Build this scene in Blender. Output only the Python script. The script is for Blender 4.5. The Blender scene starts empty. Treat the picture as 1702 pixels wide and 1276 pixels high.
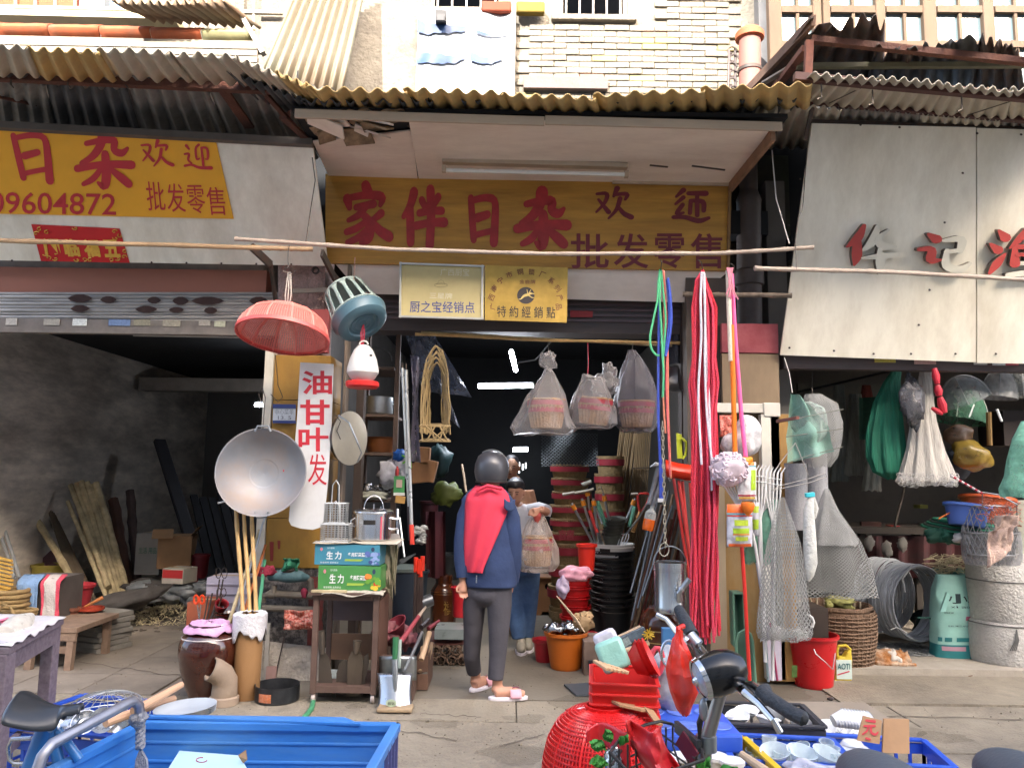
import bpy, bmesh, math, random
from mathutils import Vector as V, Matrix, Euler, noise
R=math.radians; U=random.uniform
C=bpy.context.scene.collection
SC=bpy.context.scene
FPX,CX,CY=1286.0,851.0,638.0
CAMROT=Matrix.Rotation(R(96.7),3,'X')@Matrix.Rotation(R(0.8),3,'Z')
CAMLOC=V((0,0,1.5))
cd=bpy.data.cameras.new('camera'); cam=bpy.data.objects.new('camera',cd); C.objects.link(cam)
cd.sensor_width=36; cd.lens=FPX/1702*36; cd.clip_start=.05; cd.clip_end=800
cam.matrix_world=Matrix.Translation(CAMLOC)@CAMROT.to_4x4(); SC.camera=cam
SUN_EL,SUN_AZ=31,-24      # azimuth: degrees from straight behind the viewer, negative = from the left
wd=bpy.data.worlds.new('World'); SC.world=wd; wd.use_nodes=True
nt=wd.node_tree; bg=nt.nodes['Background']; sk=nt.nodes.new('ShaderNodeTexSky'); sk.sky_type='NISHITA'; sk.sun_disc=False
sk.sun_elevation=R(SUN_EL); sk.sun_rotation=R(180+(-SUN_AZ)*-1); sk.air_density=.7; sk.dust_density=6.0; sk.ozone_density=.4
nt.links.new(sk.outputs[0],bg.inputs[0]); bg.inputs[1].default_value=.15
sl=bpy.data.lights.new('sun','SUN'); so=bpy.data.objects.new('sun',sl); C.objects.link(so)
sl.energy=2.0; sl.angle=R(.5); sl.color=(1,.95,.88)
sd=V((math.sin(R(SUN_AZ))*math.cos(R(SUN_EL)),-math.cos(R(SUN_AZ))*math.cos(R(SUN_EL)),math.sin(R(SUN_EL))))
so.rotation_euler=sd.to_track_quat('Z','Y').to_euler(); so.location=(0,-5,12)
SC.view_settings.view_transform='Standard'; SC.view_settings.look='None'; SC.view_settings.gamma=1
SC.view_settings.exposure=3.1; SC.view_settings.use_curve_mapping=False
SC.cycles.max_bounces=8; SC.cycles.transparent_max_bounces=16; SC.cycles.caustics_reflective=False; SC.cycles.caustics_refractive=False
def ray(px,py): return CAMROT@V(((px-CX)/FPX,(CY-py)/FPX,-1))
def W(px,py,d):
    r=ray(px,py); return CAMLOC+r*(d/r.y)
def HZ(px,py,z=0.):
    r=ray(px,py); return CAMLOC+r*((z-1.5)/r.z)
def mpp(d): return d/FPX
class Plane:
    def __init__(s,a,b,c): s.p=V(a); s.n=(V(b)-s.p).cross(V(c)-s.p).normalized(); s.n=-s.n if s.n.y>0 else s.n
    def hit(s,px,py,off=0.):
        r=ray(px,py); q=s.p+s.n*off; return CAMLOC+r*((q-CAMLOC).dot(s.n)/r.dot(s.n))
def lin(c):
    if isinstance(c,str): c=tuple(int(c[i:i+2],16)/255 for i in (0,2,4))
    return tuple(x/12.92 if x<=.04045 else ((x+.055)/1.055)**2.4 for x in c)
MATS={}
def M(name,c='808080',r=.6,m=0.,v=.12,s=6.,b=0.,bs=30.,d=None,da=.5,ds=2.,st=(1,1,1),a=1.,tr=0.,em=0.,sub=0.,coat=0.,rv=.06,uv=False,spec=None):
    if name in MATS: return MATS[name]
    mt=bpy.data.materials.new(name); mt.use_nodes=True; n=mt.node_tree; L=n.links.new; N=n.nodes.new
    p=n.nodes['Principled BSDF']; col=lin(c)
    tc=N('ShaderNodeTexCoord'); mp=N('ShaderNodeMapping'); mp.inputs['Scale'].default_value=st
    L(tc.outputs['UV' if uv else 'Object'],mp.inputs[0])
    nz=N('ShaderNodeTexNoise'); nz.inputs['Scale'].default_value=s; nz.inputs['Detail'].default_value=6; nz.inputs['Roughness'].default_value=.65; L(mp.outputs[0],nz.inputs[0])
    rp=N('ShaderNodeMapRange'); rp.inputs[1].default_value=.3; rp.inputs[2].default_value=.7; rp.inputs[3].default_value=1-v; rp.inputs[4].default_value=1+v; L(nz.outputs[0],rp.inputs[0])
    oi=N('ShaderNodeObjectInfo'); rr=N('ShaderNodeMapRange'); rr.inputs[3].default_value=1-rv; rr.inputs[4].default_value=1+rv; L(oi.outputs['Random'],rr.inputs[0])
    mu=N('ShaderNodeMath'); mu.operation='MULTIPLY'; L(rp.outputs[0],mu.inputs[0]); L(rr.outputs[0],mu.inputs[1])
    vm=N('ShaderNodeVectorMath'); vm.operation='SCALE'; vm.inputs[0].default_value=col; L(mu.outputs[0],vm.inputs['Scale'])
    out=vm.outputs[0]
    if d is not None:
        n2=N('ShaderNodeTexNoise'); n2.inputs['Scale'].default_value=ds; n2.inputs['Detail'].default_value=8; n2.inputs['Roughness'].default_value=.7; L(mp.outputs[0],n2.inputs[0])
        cr=N('ShaderNodeMapRange'); cr.inputs[1].default_value=.42; cr.inputs[2].default_value=.68; cr.inputs[3].default_value=0; cr.inputs[4].default_value=da; L(n2.outputs[0],cr.inputs[0])
        mx=N('ShaderNodeMix'); mx.data_type='RGBA'; L(cr.outputs[0],mx.inputs[0]); L(out,mx.inputs[6]); mx.inputs[7].default_value=(*lin(d),1); out=mx.outputs[2]
        if m>0:
            mm=N('ShaderNodeMapRange'); mm.inputs[3].default_value=m; mm.inputs[4].default_value=0; L(cr.outputs[0],mm.inputs[0]); L(mm.outputs[0],p.inputs['Metallic'])
    elif m>0: p.inputs['Metallic'].default_value=m
    L(out,p.inputs['Base Color'])
    rg=N('ShaderNodeMapRange'); rg.inputs[3].default_value=max(.03,r-.12); rg.inputs[4].default_value=min(1,r+.12); L(nz.outputs[0],rg.inputs[0]); L(rg.outputs[0],p.inputs['Roughness'])
    if b>0:
        n3=N('ShaderNodeTexNoise'); n3.inputs['Scale'].default_value=bs; n3.inputs['Detail'].default_value=5; L(mp.outputs[0],n3.inputs[0])
        bp=N('ShaderNodeBump'); bp.inputs['Strength'].default_value=b; bp.inputs['Distance'].default_value=.02; L(n3.outputs[0],bp.inputs['Height']); L(bp.outputs[0],p.inputs['Normal'])
    if a<1: p.inputs['Alpha'].default_value=a
    if tr>0: p.inputs['Transmission Weight'].default_value=tr
    if coat>0: p.inputs['Coat Weight'].default_value=coat; p.inputs['Coat Roughness'].default_value=.08
    if em>0: p.inputs['Emission Color'].default_value=(*col,1); p.inputs['Emission Strength'].default_value=em
    if spec is not None: p.inputs['Specular IOR Level'].default_value=spec
    MATS[name]=mt; return mt
def film(name,c='d8d8dc',a=.35,b=.6,bs=9.,r=.25):
    """thin plastic film: part see-through, part pale and glossy, with creases"""
    if name in MATS: return MATS[name]
    mt=M(name,c,r=r,v=.1,s=5,b=b,bs=bs); n=mt.node_tree; L=n.links.new; N=n.nodes.new
    p=n.nodes['Principled BSDF']; lw=N('ShaderNodeLayerWeight'); lw.inputs[0].default_value=.45
    nz=N('ShaderNodeTexNoise'); nz.inputs['Scale'].default_value=bs*1.3; nz.inputs['Detail'].default_value=4; tc=N('ShaderNodeTexCoord'); L(tc.outputs['Object'],nz.inputs[0])
    m1=N('ShaderNodeMapRange'); m1.inputs[1].default_value=.3; m1.inputs[2].default_value=.75; m1.inputs[3].default_value=a*.6; m1.inputs[4].default_value=min(1,a*1.35); L(nz.outputs[0],m1.inputs[0])
    ad=N('ShaderNodeMath'); ad.use_clamp=True; ad.operation='MULTIPLY_ADD'; L(lw.outputs['Facing'],ad.inputs[0]); ad.inputs[1].default_value=.5; L(m1.outputs[0],ad.inputs[2])
    L(ad.outputs[0],p.inputs['Alpha']); return mt
def netmat(name,c,nu=60,nv=40,w=.28,r=.7,diag=True):
    """knotted netting: threads kept, the holes between them see-through (UV lattice)"""
    if name in MATS: return MATS[name]
    mt=M(name,c,r=r,v=.15,s=8); n=mt.node_tree; L=n.links.new; N=n.nodes.new; p=n.nodes['Principled BSDF']
    tc=N('ShaderNodeTexCoord'); sp=N('ShaderNodeSeparateXYZ'); L(tc.outputs['UV'],sp.inputs[0])
    def m_(op,a,b=None):
        q=N('ShaderNodeMath'); q.operation=op
        for i,x in enumerate((a,b)):
            if x is None: continue
            if hasattr(x,'links'): L(x,q.inputs[i])
            else: q.inputs[i].default_value=x
        return q.outputs[0]
    u=m_('MULTIPLY',sp.outputs[0],nu); v=m_('MULTIPLY',sp.outputs[1],nv)
    if diag: u,v=m_('ADD',u,v),m_('SUBTRACT',u,v)
    f=m_('MAXIMUM',m_('LESS_THAN',m_('FRACT',u),w),m_('LESS_THAN',m_('FRACT',m_('ADD',v,1000.)),w))
    L(f,p.inputs['Alpha']); return mt
class MB:
    def __init__(s): s.v=[]; s.f=[]; s.mi=[]; s.uv={}; s.cur=0; s.sm=True
    def add(s,vs,fs,uv=None):
        o=len(s.v); s.v+= [V(x) for x in vs]
        for k,f in enumerate(fs):
            if uv: s.uv[len(s.f)]=uv[k]
            s.f.append([i+o for i in f]); s.mi.append(s.cur)
        return s
    def box(s,c,sz,rot=None,taper=1.):
        x,y,z=[k/2 for k in sz]; t=taper; vs=[(-x,-y,-z),(x,-y,-z),(x,y,-z),(-x,y,-z),(-x*t,-y*t,z),(x*t,-y*t,z),(x*t,y*t,z),(-x*t,y*t,z)]
        Rm=rot if rot is not None else Matrix.Identity(3)
        if isinstance(Rm,(tuple,list)): Rm=Euler([R(k) for k in Rm]).to_matrix()
        return s.add([V(c)+Rm@V(p) for p in vs],[(3,2,1,0),(4,5,6,7),(0,1,5,4),(1,2,6,5),(2,3,7,6),(3,0,4,7)])
    def bb(s,a,b): a,b=V(a),V(b); return s.box((a+b)/2,[abs(k) for k in (b-a)])
    def bar(s,p,q,w,h=None,up=(0,0,1)):
        h=h or w; p,q=V(p),V(q); d=(q-p); l=d.length; d.normalize(); u=V(up)
        if abs(d.dot(u))>.98: u=V((0,1,0))
        x=d.cross(u).normalized(); z=x.cross(d).normalized(); return s.box((p+q)/2,(w,l,h),Matrix((x,d,z)).transposed())
    def tube(s,pts,r,n=8,closed=False,cap=True,jit=0):
        pts=[V(p) for p in pts]; k=len(pts); rs=r if isinstance(r,(list,tuple)) else [r]*k
        vs=[]; prev=None
        for i,p in enumerate(pts):
            a=pts[(i-1)%k] if (closed or i>0) else p; b=pts[(i+1)%k] if (closed or i<k-1) else p
            t=(b-a).normalized() if (b-a).length>1e-9 else V((0,0,1))
            if prev is None: prev=t.orthogonal().normalized()
            x=prev-t*prev.dot(t); x=x.normalized() if x.length>1e-6 else t.orthogonal().normalized(); prev=x; y=t.cross(x)
            for j in range(n): an=2*math.pi*j/n; vs.append(p+(x*math.cos(an)+y*math.sin(an))*rs[i])
        fs=[];uv=[]
        m=k if closed else k-1
        for i in range(m):
            for j in range(n):
                i2=(i+1)%k; j2=(j+1)%n; fs.append((i*n+j,i*n+j2,i2*n+j2,i2*n+j)); uv.append([(j/n,i/m),((j+1)/n,i/m),((j+1)/n,(i+1)/m),(j/n,(i+1)/m)])
        if cap and not closed:
            fs.append(tuple(range(n))[::-1]); fs.append(tuple((k-1)*n+j for j in range(n))); uv+=[[(0,0)]*n]*2
        return s.add(vs,fs,uv)
    def lathe(s,prof,n=24,loc=(0,0,0),rot=None,sc=(1,1,1),a0=0,a1=360,capb=False,capt=False,wob=0):
        Rm=rot if rot is not None else Matrix.Identity(3)
        if isinstance(Rm,(tuple,list)): Rm=Euler([R(k) for k in Rm]).to_matrix()
        full=abs(a1-a0)>=359.9; nn=n if full else n+1; vs=[]
        for i,(r,z) in enumerate(prof):
            for j in range(nn):
                an=R(a0+(a1-a0)*j/n); w=1+wob*noise.noise((math.cos(an)*2,math.sin(an)*2,z*4+i*.3)) if wob else 1
                vs.append(V(loc)+Rm@V((r*w*math.cos(an)*sc[0],r*w*math.sin(an)*sc[1],z*sc[2])))
        fs=[];uv=[]; m=len(prof)-1
        for i in range(m):
            for j in range(n):
                j2=(j+1)%nn if full else j+1; fs.append((i*nn+j,i*nn+j2,(i+1)*nn+j2,(i+1)*nn+j)); uv.append([(j/n,i/m),((j+1)/n,i/m),((j+1)/n,(i+1)/m),(j/n,(i+1)/m)])
        if capb: fs.append(tuple(range(nn))[::-1]); uv.append([(0,0)]*nn)
        if capt: fs.append(tuple(m*nn+j for j in range(nn))); uv.append([(0,0)]*nn)
        return s.add(vs,fs,uv)
    def grid(s,f,nu,nv):
        vs=[f(i/nu,j/nv) for j in range(nv+1) for i in range(nu+1)]; w=nu+1
        fs=[];uv=[]
        for j in range(nv):
            for i in range(nu):
                fs.append((j*w+i,j*w+i+1,(j+1)*w+i+1,(j+1)*w+i)); uv.append([(i/nu,j/nv),((i+1)/nu,j/nv),((i+1)/nu,(j+1)/nv),(i/nu,(j+1)/nv)])
        return s.add(vs,fs,uv)
    def prism(s,poly,vec):
        n=len(poly); a=[V(p) for p in poly]; b=[p+V(vec) for p in a]
        return s.add(a+b,[tuple(range(n)),tuple(range(2*n-1,n-1,-1))]+[(i,i+n,(i+1)%n+n,(i+1)%n) for i in range(n)])
    def blob(s,c,r,n=12,rot=None,nz=0,seed=0):
        r=(r,r,r) if not isinstance(r,(tuple,list)) else r; Rm=Euler([R(k) for k in rot]).to_matrix() if rot else Matrix.Identity(3); pr=[]
        n=int(n*1.5); m=max(4,n//2); vs=[]; s.soft=True
        for i in range(m+1):
            t=math.pi*i/m
            for j in range(n):
                an=2*math.pi*j/n; u=V((math.sin(t)*math.cos(an),math.sin(t)*math.sin(an),-math.cos(t))); k=1+nz*noise.noise(u*(1.5 if nz<.5 else 2.)+V((seed*7.1,seed*3.3,0))) if nz else 1
                vs.append(V(c)+Rm@V((u.x*r[0]*k,u.y*r[1]*k,u.z*r[2]*k)))
        fs=[];uv=[]
        for i in range(m):
            for j in range(n): fs.append((i*n+j,i*n+(j+1)%n,(i+1)*n+(j+1)%n,(i+1)*n+j)); uv.append([(j/n,i/m),((j+1)/n,i/m),((j+1)/n,(i+1)/m),(j/n,(i+1)/m)])
        return s.add(vs,fs,uv)
    def mat(s,i): s.cur=i; return s
    def xf(s,mx): s.v=[mx@p for p in s.v]; return s
WL={}   # world position of things/parts (they carry no rotation while being built)
def link(o,parent=None,loc=(0,0,0)):
    C.objects.link(o); loc=V(loc)
    if parent is not None: o.parent=parent; o.location=loc-WL[parent.name]
    else: o.location=loc
    WL[o.name]=loc; return o
def tag(o,label=None,cat=None,group=None,kind=None):
    if label: o['label']=label
    if cat: o['category']=cat
    if group: o['group']=group
    if kind: o['kind']=kind
    return o
def thing(name,label,cat,loc,group=None): return tag(link(bpy.data.objects.new(name,None),None,loc),label,cat,group)
def ob(name,mb,mats,parent=None,loc=None,label=None,cat=None,group=None,kind=None,smooth=True,bev=0,solid=0,sub=0,remesh=0,sang=35,seam=False):
    if loc is None:
        if parent is not None: loc=WL[parent.name]
        else:
            n=len(mb.v); xs=[p.x for p in mb.v]; ys=[p.y for p in mb.v]; loc=V(((min(xs)+max(xs))/2,(min(ys)+max(ys))/2,min(p.z for p in mb.v)))
    loc=V(loc); me=bpy.data.meshes.new(name); me.from_pydata([tuple(p-loc) for p in mb.v],[],mb.f)
    mats=mats if isinstance(mats,(list,tuple)) else [mats]
    for m in mats: me.materials.append(m)
    if len(mats)>1: me.polygons.foreach_set('material_index',[min(k,len(mats)-1) for k in mb.mi])
    if mb.uv:
        ul=me.uv_layers.new(name='UVMap').data; k=0
        for i,f in enumerate(mb.f):
            u=mb.uv.get(i)
            for j in range(len(f)):
                if u: ul[k].uv=u[j]
                k+=1
    me.validate()
    if smooth:
        me.shade_smooth()
        if not getattr(mb,'soft',False): me.set_sharp_from_angle(angle=R(sang))
    o=bpy.data.objects.new(name,me); link(o,parent,loc)
    if remesh:
        q=o.modifiers.new('remesh','REMESH'); q.mode='VOXEL'; q.voxel_size=remesh; q.use_smooth_shade=True
        q=o.modifiers.new('smooth','SMOOTH'); q.factor=.6; q.iterations=4
    if solid: q=o.modifiers.new('solid','SOLIDIFY'); q.thickness=solid; q.offset=0
    if bev: q=o.modifiers.new('bevel','BEVEL'); q.width=bev; q.segments=2; q.limit_method='ANGLE'
    if sub: q=o.modifiers.new('subd','SUBSURF'); q.levels=sub; q.render_levels=sub
    return tag(o,label,cat,group,kind)
def kids(o): return [c for c in bpy.data.objects if c.parent==o]
KID={}
def dup(root,loc=None,rot=None,sc=None,label=None,group=None,parent=None):
    def cp(o,par):
        c=o.copy(); C.objects.link(c)
        if par is not None: c.parent=par
        for k in ch.get(o.name,[]): cp(k,c)
        return c
    ch={}
    for o in bpy.data.objects:
        if o.parent: ch.setdefault(o.parent.name,[]).append(o)
    c=cp(root,parent)
    if loc is not None: c.location=loc; WL[c.name]=V(loc)
    if rot is not None: c.rotation_euler=[R(k) for k in rot] if not hasattr(rot,'order') else rot
    if sc is not None: c.scale=(sc,)*3 if not isinstance(sc,(tuple,list)) else sc
    if label: c['label']=label
    if group: c['group']=group
    return c
TX={}
def textmb(txt,bold=.0,res=3):
    k=(txt,bold)
    if k in TX: return TX[k]
    cu=bpy.data.curves.new('t','FONT'); cu.body=txt; cu.resolution_u=res; cu.offset=bold; cu.fill_mode='FRONT'
    o=bpy.data.objects.new('t',cu); C.objects.link(o); dg=bpy.context.evaluated_depsgraph_get(); dg.update()
    me=bpy.data.meshes.new_from_object(o.evaluated_get(dg)); vs=[v.co.copy() for v in me.vertices]; fs=[tuple(p.vertices) for p in me.polygons]
    bpy.data.objects.remove(o); bpy.data.curves.remove(cu); bpy.data.meshes.remove(me)
    if not vs: TX[k]=([],[]); return TX[k]
    x0=min(v.x for v in vs);x1=max(v.x for v in vs);y0=min(v.y for v in vs);y1=max(v.y for v in vs)
    TX[k]=([((v.x-x0)/(x1-x0+1e-9),(v.y-y0)/(y1-y0+1e-9)) for v in vs],fs); return TX[k]
def write(mb,fn,txt,bold=0.):
    """fn(u,v)->world point; u right, v up, in the text's own box"""
    vs,fs=textmb(txt,bold)
    if vs: mb.add([fn(u,v) for u,v in vs],fs)
    return mb
def pbox(pl,x0,y0,x1,y1,off=.004,sh=0.,sl=0.):
    """map the unit square to a rectangle of the photo lying on plane pl; sh = extra x at the top, sl = extra y at right"""
    return lambda u,v: pl.hit(x0+(x1-x0)*u+sh*v, y1+(y0-y1)*v+sl*u, off)
def brush(mb,fn,strokes,wd=1.,z=None):
    for q,st in enumerate(strokes):
        pts=[]
        for i in range(len(st)-1):
            a,b=st[i],st[i+1]
            for k in range(4): t=k/4; pts.append([a[j]+(b[j]-a[j])*t for j in range(3)])
        pts.append(list(st[-1]))
        for _ in range(3): pts=[pts[0]]+[[(pts[i-1][j]+2*pts[i][j]+pts[i+1][j])/4 for j in range(3)] for i in range(1,len(pts)-1)]+[pts[-1]]
        L_=[];R_=[]
        for i,p in enumerate(pts):
            a=pts[max(0,i-1)];b=pts[min(len(pts)-1,i+1)]; dx,dy=b[0]-a[0],b[1]-a[1]; l=math.hypot(dx,dy) or 1; nx,ny=-dy/l,dx/l; w=p[2]*wd*.5
            L_.append((p[0]+nx*w,p[1]+ny*w)); R_.append((p[0]-nx*w,p[1]-ny*w))
        def capp(p,a,w):  # round end
            an=math.atan2(p[1]-a[1],p[0]-a[0]); return [(p[0]+math.cos(an+t)*w,p[1]+math.sin(an+t)*w) for t in (.9,.3,-.3,-.9)]
        e=capp(pts[-1],pts[-2],pts[-1][2]*wd*.5); s0=capp(pts[0],pts[1],pts[0][2]*wd*.5)
        vs=[fn(*p,q) for p in L_]+[fn(*p,q) for p in R_]; n=len(L_)
        fs=[(i,i+n,i+1+n,i+1) for i in range(n-1)]
        mb.add(vs,fs); mb.add([fn(*L_[-1],q)]+[fn(*p,q) for p in e]+[fn(*R_[-1],q)],[(5,4,3,2,1,0)]); mb.add([fn(*R_[0],q)]+[fn(*p,q) for p in s0]+[fn(*L_[0],q)],[(5,4,3,2,1,0)])
    return mb
def bbox(pl,x0,y0,x1,y1,off=.004,sh=0.,sl=0.): return lambda u,v,q: pl.hit(x0+(x1-x0)*u+sh*v, y1+(y0-y1)*v+sl*u, off+q*.0006)
CH={
'ri':[[(.12,.95,.12),(.16,.5,.14),(.2,.06,.13)],[(.14,.9,.1),(.5,.97,.11),(.86,.95,.13),(.84,.5,.15),(.8,.0,.17)],[(.3,.52,.14),(.62,.6,.12)],[(.22,.14,.1),(.5,.2,.09),(.78,.24,.1)]],
'za':[[(.5,.98,.16),(.46,.75,.13),(.3,.55,.11),(.1,.45,.07)],[(.2,.78,.08),(.5,.84,.1),(.72,.85,.12),(.66,.66,.1),(.82,.6,.12),(.92,.7,.05)],[(.02,.36,.11),(.5,.44,.1),(.98,.42,.13)],[(.52,.6,.12),(.54,.3,.15),(.5,.03,.14),(.38,.12,.05)],[(.44,.36,.08),(.3,.18,.1),(.12,.1,.07)],[(.62,.34,.08),(.8,.2,.13),(.92,.1,.12)]],
'jia':[[(.5,.99,.13),(.54,.88,.14)],[(.12,.76,.13),(.16,.62,.08)],[(.14,.78,.08),(.5,.84,.09),(.88,.82,.12),(.8,.66,.06)],[(.3,.62,.08),(.66,.68,.1)],[(.52,.66,.09),(.36,.48,.09),(.14,.4,.06)],[(.42,.52,.08),(.6,.36,.13),(.56,.08,.15),(.4,.02,.06)],[(.5,.38,.07),(.32,.26,.09),(.1,.2,.08)],[(.54,.26,.07),(.36,.1,.09),(.12,.02,.07)],[(.82,.52,.1),(.64,.4,.07)],[(.6,.4,.08),(.78,.22,.12),(.98,.12,.13)]],
'ban':[[(.28,.92,.13),(.2,.68,.11),(.04,.5,.07)],[(.18,.66,.12),(.2,.3,.13),(.2,.06,.12)],[(.46,.78,.1),(.54,.66,.09)],[(.84,.84,.1),(.72,.68,.08)],[(.4,.56,.09),(.66,.6,.09),(.92,.6,.1)],[(.32,.34,.1),(.66,.4,.09),(.98,.4,.12)],[(.66,.96,.13),(.68,.5,.13),(.64,.0,.13)]],
'huan':[[(.04,.8,.07),(.36,.84,.1),(.26,.5,.08),(.02,.22,.05)],[(.08,.62,.06),(.36,.22,.11)],[(.6,.98,.12),(.5,.72,.06)],[(.54,.78,.08),(.92,.82,.11),(.82,.62,.06)],[(.68,.66,.1),(.6,.3,.09),(.36,.02,.05)],[(.62,.4,.07),(.78,.16,.11),(.98,.06,.13)]],
'ying':[[(.14,.9,.11),(.22,.78,.08)],[(.04,.58,.07),(.24,.62,.09),(.12,.36,.08),(.26,.24,.06)],[(.0,.14,.09),(.26,.2,.08),(.5,.06,.1),(.98,.06,.13)],[(.62,.94,.08),(.46,.82,.08),(.46,.34,.08),(.58,.42,.05)],[(.7,.82,.07),(.94,.84,.1),(.9,.36,.08),(.8,.4,.04)],[(.7,.82,.08),(.7,.16,.09)]],
'hua':[[(.34,1.,.05),(.22,.7,.14),(.0,.52,.03)],[(.2,.7,.1),(.2,.3,.15),(.14,.1,.03)],[(.64,.98,.05),(.56,.62,.13),(.36,.42,.03)],[(.84,.9,.03),(.62,.7,.08),(.72,.5,.12),(.96,.52,.04)],[(.36,.26,.03),(.7,.3,.1),(1.,.34,.06)],[(.68,.46,.05),(.7,.16,.14),(.66,-.1,.02)]],
'ji':[[(.2,.98,.05),(.34,.86,.14)],[(.02,.6,.06),(.3,.64,.1),(.2,.3,.13),(.42,.34,.04)],[(.48,.82,.05),(.86,.9,.13),(.78,.56,.09)],[(.52,.54,.06),(.8,.58,.08)],[(.54,.58,.06),(.5,.16,.14),(.8,.08,.12),(.98,.26,.04)]],
'yu':[[(.16,.98,.04),(.26,.84,.13)],[(.02,.7,.04),(.14,.58,.12)],[(.0,.1,.04),(.12,.3,.12),(.26,.5,.03)],[(.6,1.,.05),(.5,.8,.1),(.34,.62,.03)],[(.54,.84,.05),(.82,.86,.1),(.72,.66,.06)],[(.42,.62,.06),(.42,.3,.12)],[(.44,.64,.06),(.9,.66,.11),(.84,.3,.1)],[(.46,.48,.05),(.86,.5,.07)],[(.64,.64,.08),(.64,.34,.08)],[(.44,.3,.05),(.86,.32,.08)],[(.3,.06,.06),(.7,.12,.09),(1.,.12,.1)]],
}
rnd=random.Random(7)
def VB(x0,x1,y0,y1,d,th): return MB().bb((W(x0,60,d).x,d,W(x0,y0,d).z),(W(x1,60,d).x,d+th,W(x0,y1,d).z))
cream=M('cream_board','f2eede',r=.55,v=.05,s=2,d='a89c80',da=.42,ds=1.6,st=(1.6,1.6,.3))
plaster=M('plaster_panel','ece0d2',r=.8,v=.07,s=3,b=.15,bs=6,d='9c8470',da=.4,ds=1.8,st=(.4,1,1))
wood_old=M('old_wood','75685b',r=.85,v=.35,s=12,b=.5,bs=30,st=(1,1,.12),d='4a4038',da=.5)
wood_h=M('old_wood_long','8d7a68',r=.85,v=.3,s=10,b=.4,bs=30,st=(.12,1,1),d='54463a',da=.5)
wood_brown=M('brown_wood','6b4c39',r=.6,v=.25,s=10,b=.2,bs=30,st=(1,1,.15))
bamboo=M('bamboo','c9a56c',r=.5,v=.15,s=14,d='8c6a40',da=.4,ds=6)
bamboo_old=M('bamboo_old','c4b38c',r=.7,v=.25,s=14,d='574a36',da=.6,ds=5)
bamboo_grey=M('bamboo_grey','a99a8c',r=.6,v=.15,s=20,d='7a6a5c',da=.4,ds=6)
rust=M('rust','5a3426',r=.85,v=.4,s=18,b=.4,bs=60,d='2e211c',da=.7,ds=9)
rust_red=M('rust_red','7a4a3c',r=.8,v=.25,s=14,d='46302a',da=.6,ds=8)
iron=M('dark_iron','3b3632',r=.6,v=.3,s=20,d='5a3a28',da=.5,ds=12)
wire_m=M('wire','5a544e',r=.4,m=.6,v=.2)
concrete=M('concrete','a39b8d',r=.85,v=.14,s=3.5,b=.25,bs=45,d='6d655b',da=.55,ds=.9)
steel=M('steel','c4c7ca',r=.28,m=1,v=.12,s=5,b=.03,bs=5)
galv=M('galvanised','a8adb0',r=.38,m=.9,v=.15,s=9,b=.05,bs=20)
alu=M('aluminium','dcdddf',r=.2,m=1,v=.06)
silver_card=M('silver_foil','b8bcc0',r=.18,m=1,v=.1,b=.4,bs=14)
black_pl=M('black_plastic','1d1e20',r=.4,v=.15)
red_pl=M('red_plastic','cf2a26',r=.38,v=.07,d='a01818',da=.3,ds=5)
redtool=M('red_handle_paint','c7352e',r=.4,v=.08)
blue_pl=M('blue_plastic','3a63c8',r=.4,v=.08,d='6a86c0',da=.25,ds=7)
white_pl=M('white_plastic','dcdcd8',r=.4,v=.05)
white_ce=M('white_ceramic','e6e6e2',r=.15,v=.03,coat=.4)
card=M('cardboard','a5805b',r=.85,v=.1,s=8,b=.1,bs=30)
red_ink=M('sign_red','c22a30',r=.5,v=.1,s=12)
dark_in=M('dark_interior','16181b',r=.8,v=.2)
def slab(name,pts,z0,z1,mat,**k):
    m=MB(); m.prism([V((x,y,z0)) for x,y in pts],(0,0,z1-z0)); return ob(name,m,mat,kind='structure',smooth=0,**k)
ground_m=M('pavement_concrete','968c79',r=.88,v=.22,s=2.3,b=.6,bs=55,d='5f574c',da=.75,ds=1.1)
def floor_mat(name,c,joint,sx,sy,off=.5):
    mt=M(name,c,r=.8,v=.14,s=3,b=.3,bs=50,d='6b6256',da=.55,ds=1.3); return mt
m=MB(); m.prism([V((-60,-60,-.25)),V((60,-60,-.25)),V((60,60,-.25)),V((-60,60,-.25))],(0,0,.215)); ob('ground',m,M('joint_dirt','7a7265',r=.95,v=.2,s=5,b=.3),kind='structure',smooth=0)
pv=bpy.data.objects.new('pavement',None); link(pv,None,(0,5,0)); tag(pv,kind='structure')
random.seed(4)
ys=[-8,-5,-2.5,-.4,1.3,2.5,3.42,4.02,4.5,4.95,5.42]
for i in range(len(ys)-1):
    x=-14 if i<6 else -6.3; k=0; xe=14 if i<6 else 6.6
    while x<xe:
        w=U(1.7,2.6); dz=U(-.006,.004) if i>5 else 0; ww=min(w,xe-x)
        mm=MB().box((x+ww/2,(ys[i]+ys[i+1])/2,-.04+dz),(ww-.006,ys[i+1]-ys[i]-.006,.08),rot=(U(-.12,.12),0,0))
        ob('paving_slab',mm,ground_m,pv,smooth=0,bev=.006); x+=w
slab('centre_floor',[(-1.95,5.42),(2.25,5.42),(2.25,13.4),(-1.95,13.4)],-.1,.0,M('shop_floor','7d7567',r=.75,v=.18,s=3,b=.2,bs=30,d='4a453f',da=.6,ds=1.5))
random.seed(77); m=MB()
for i in range(900):
    p=HZ(U(60,1700),U(1085,1276)); p.z=.003; r_=U(.0015,.005)*(2.2 if i%40==0 else 1); m.box(p,(r_*2,r_*1.4,r_),rot=(U(-20,20),U(-20,20),U(0,180)))
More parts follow.
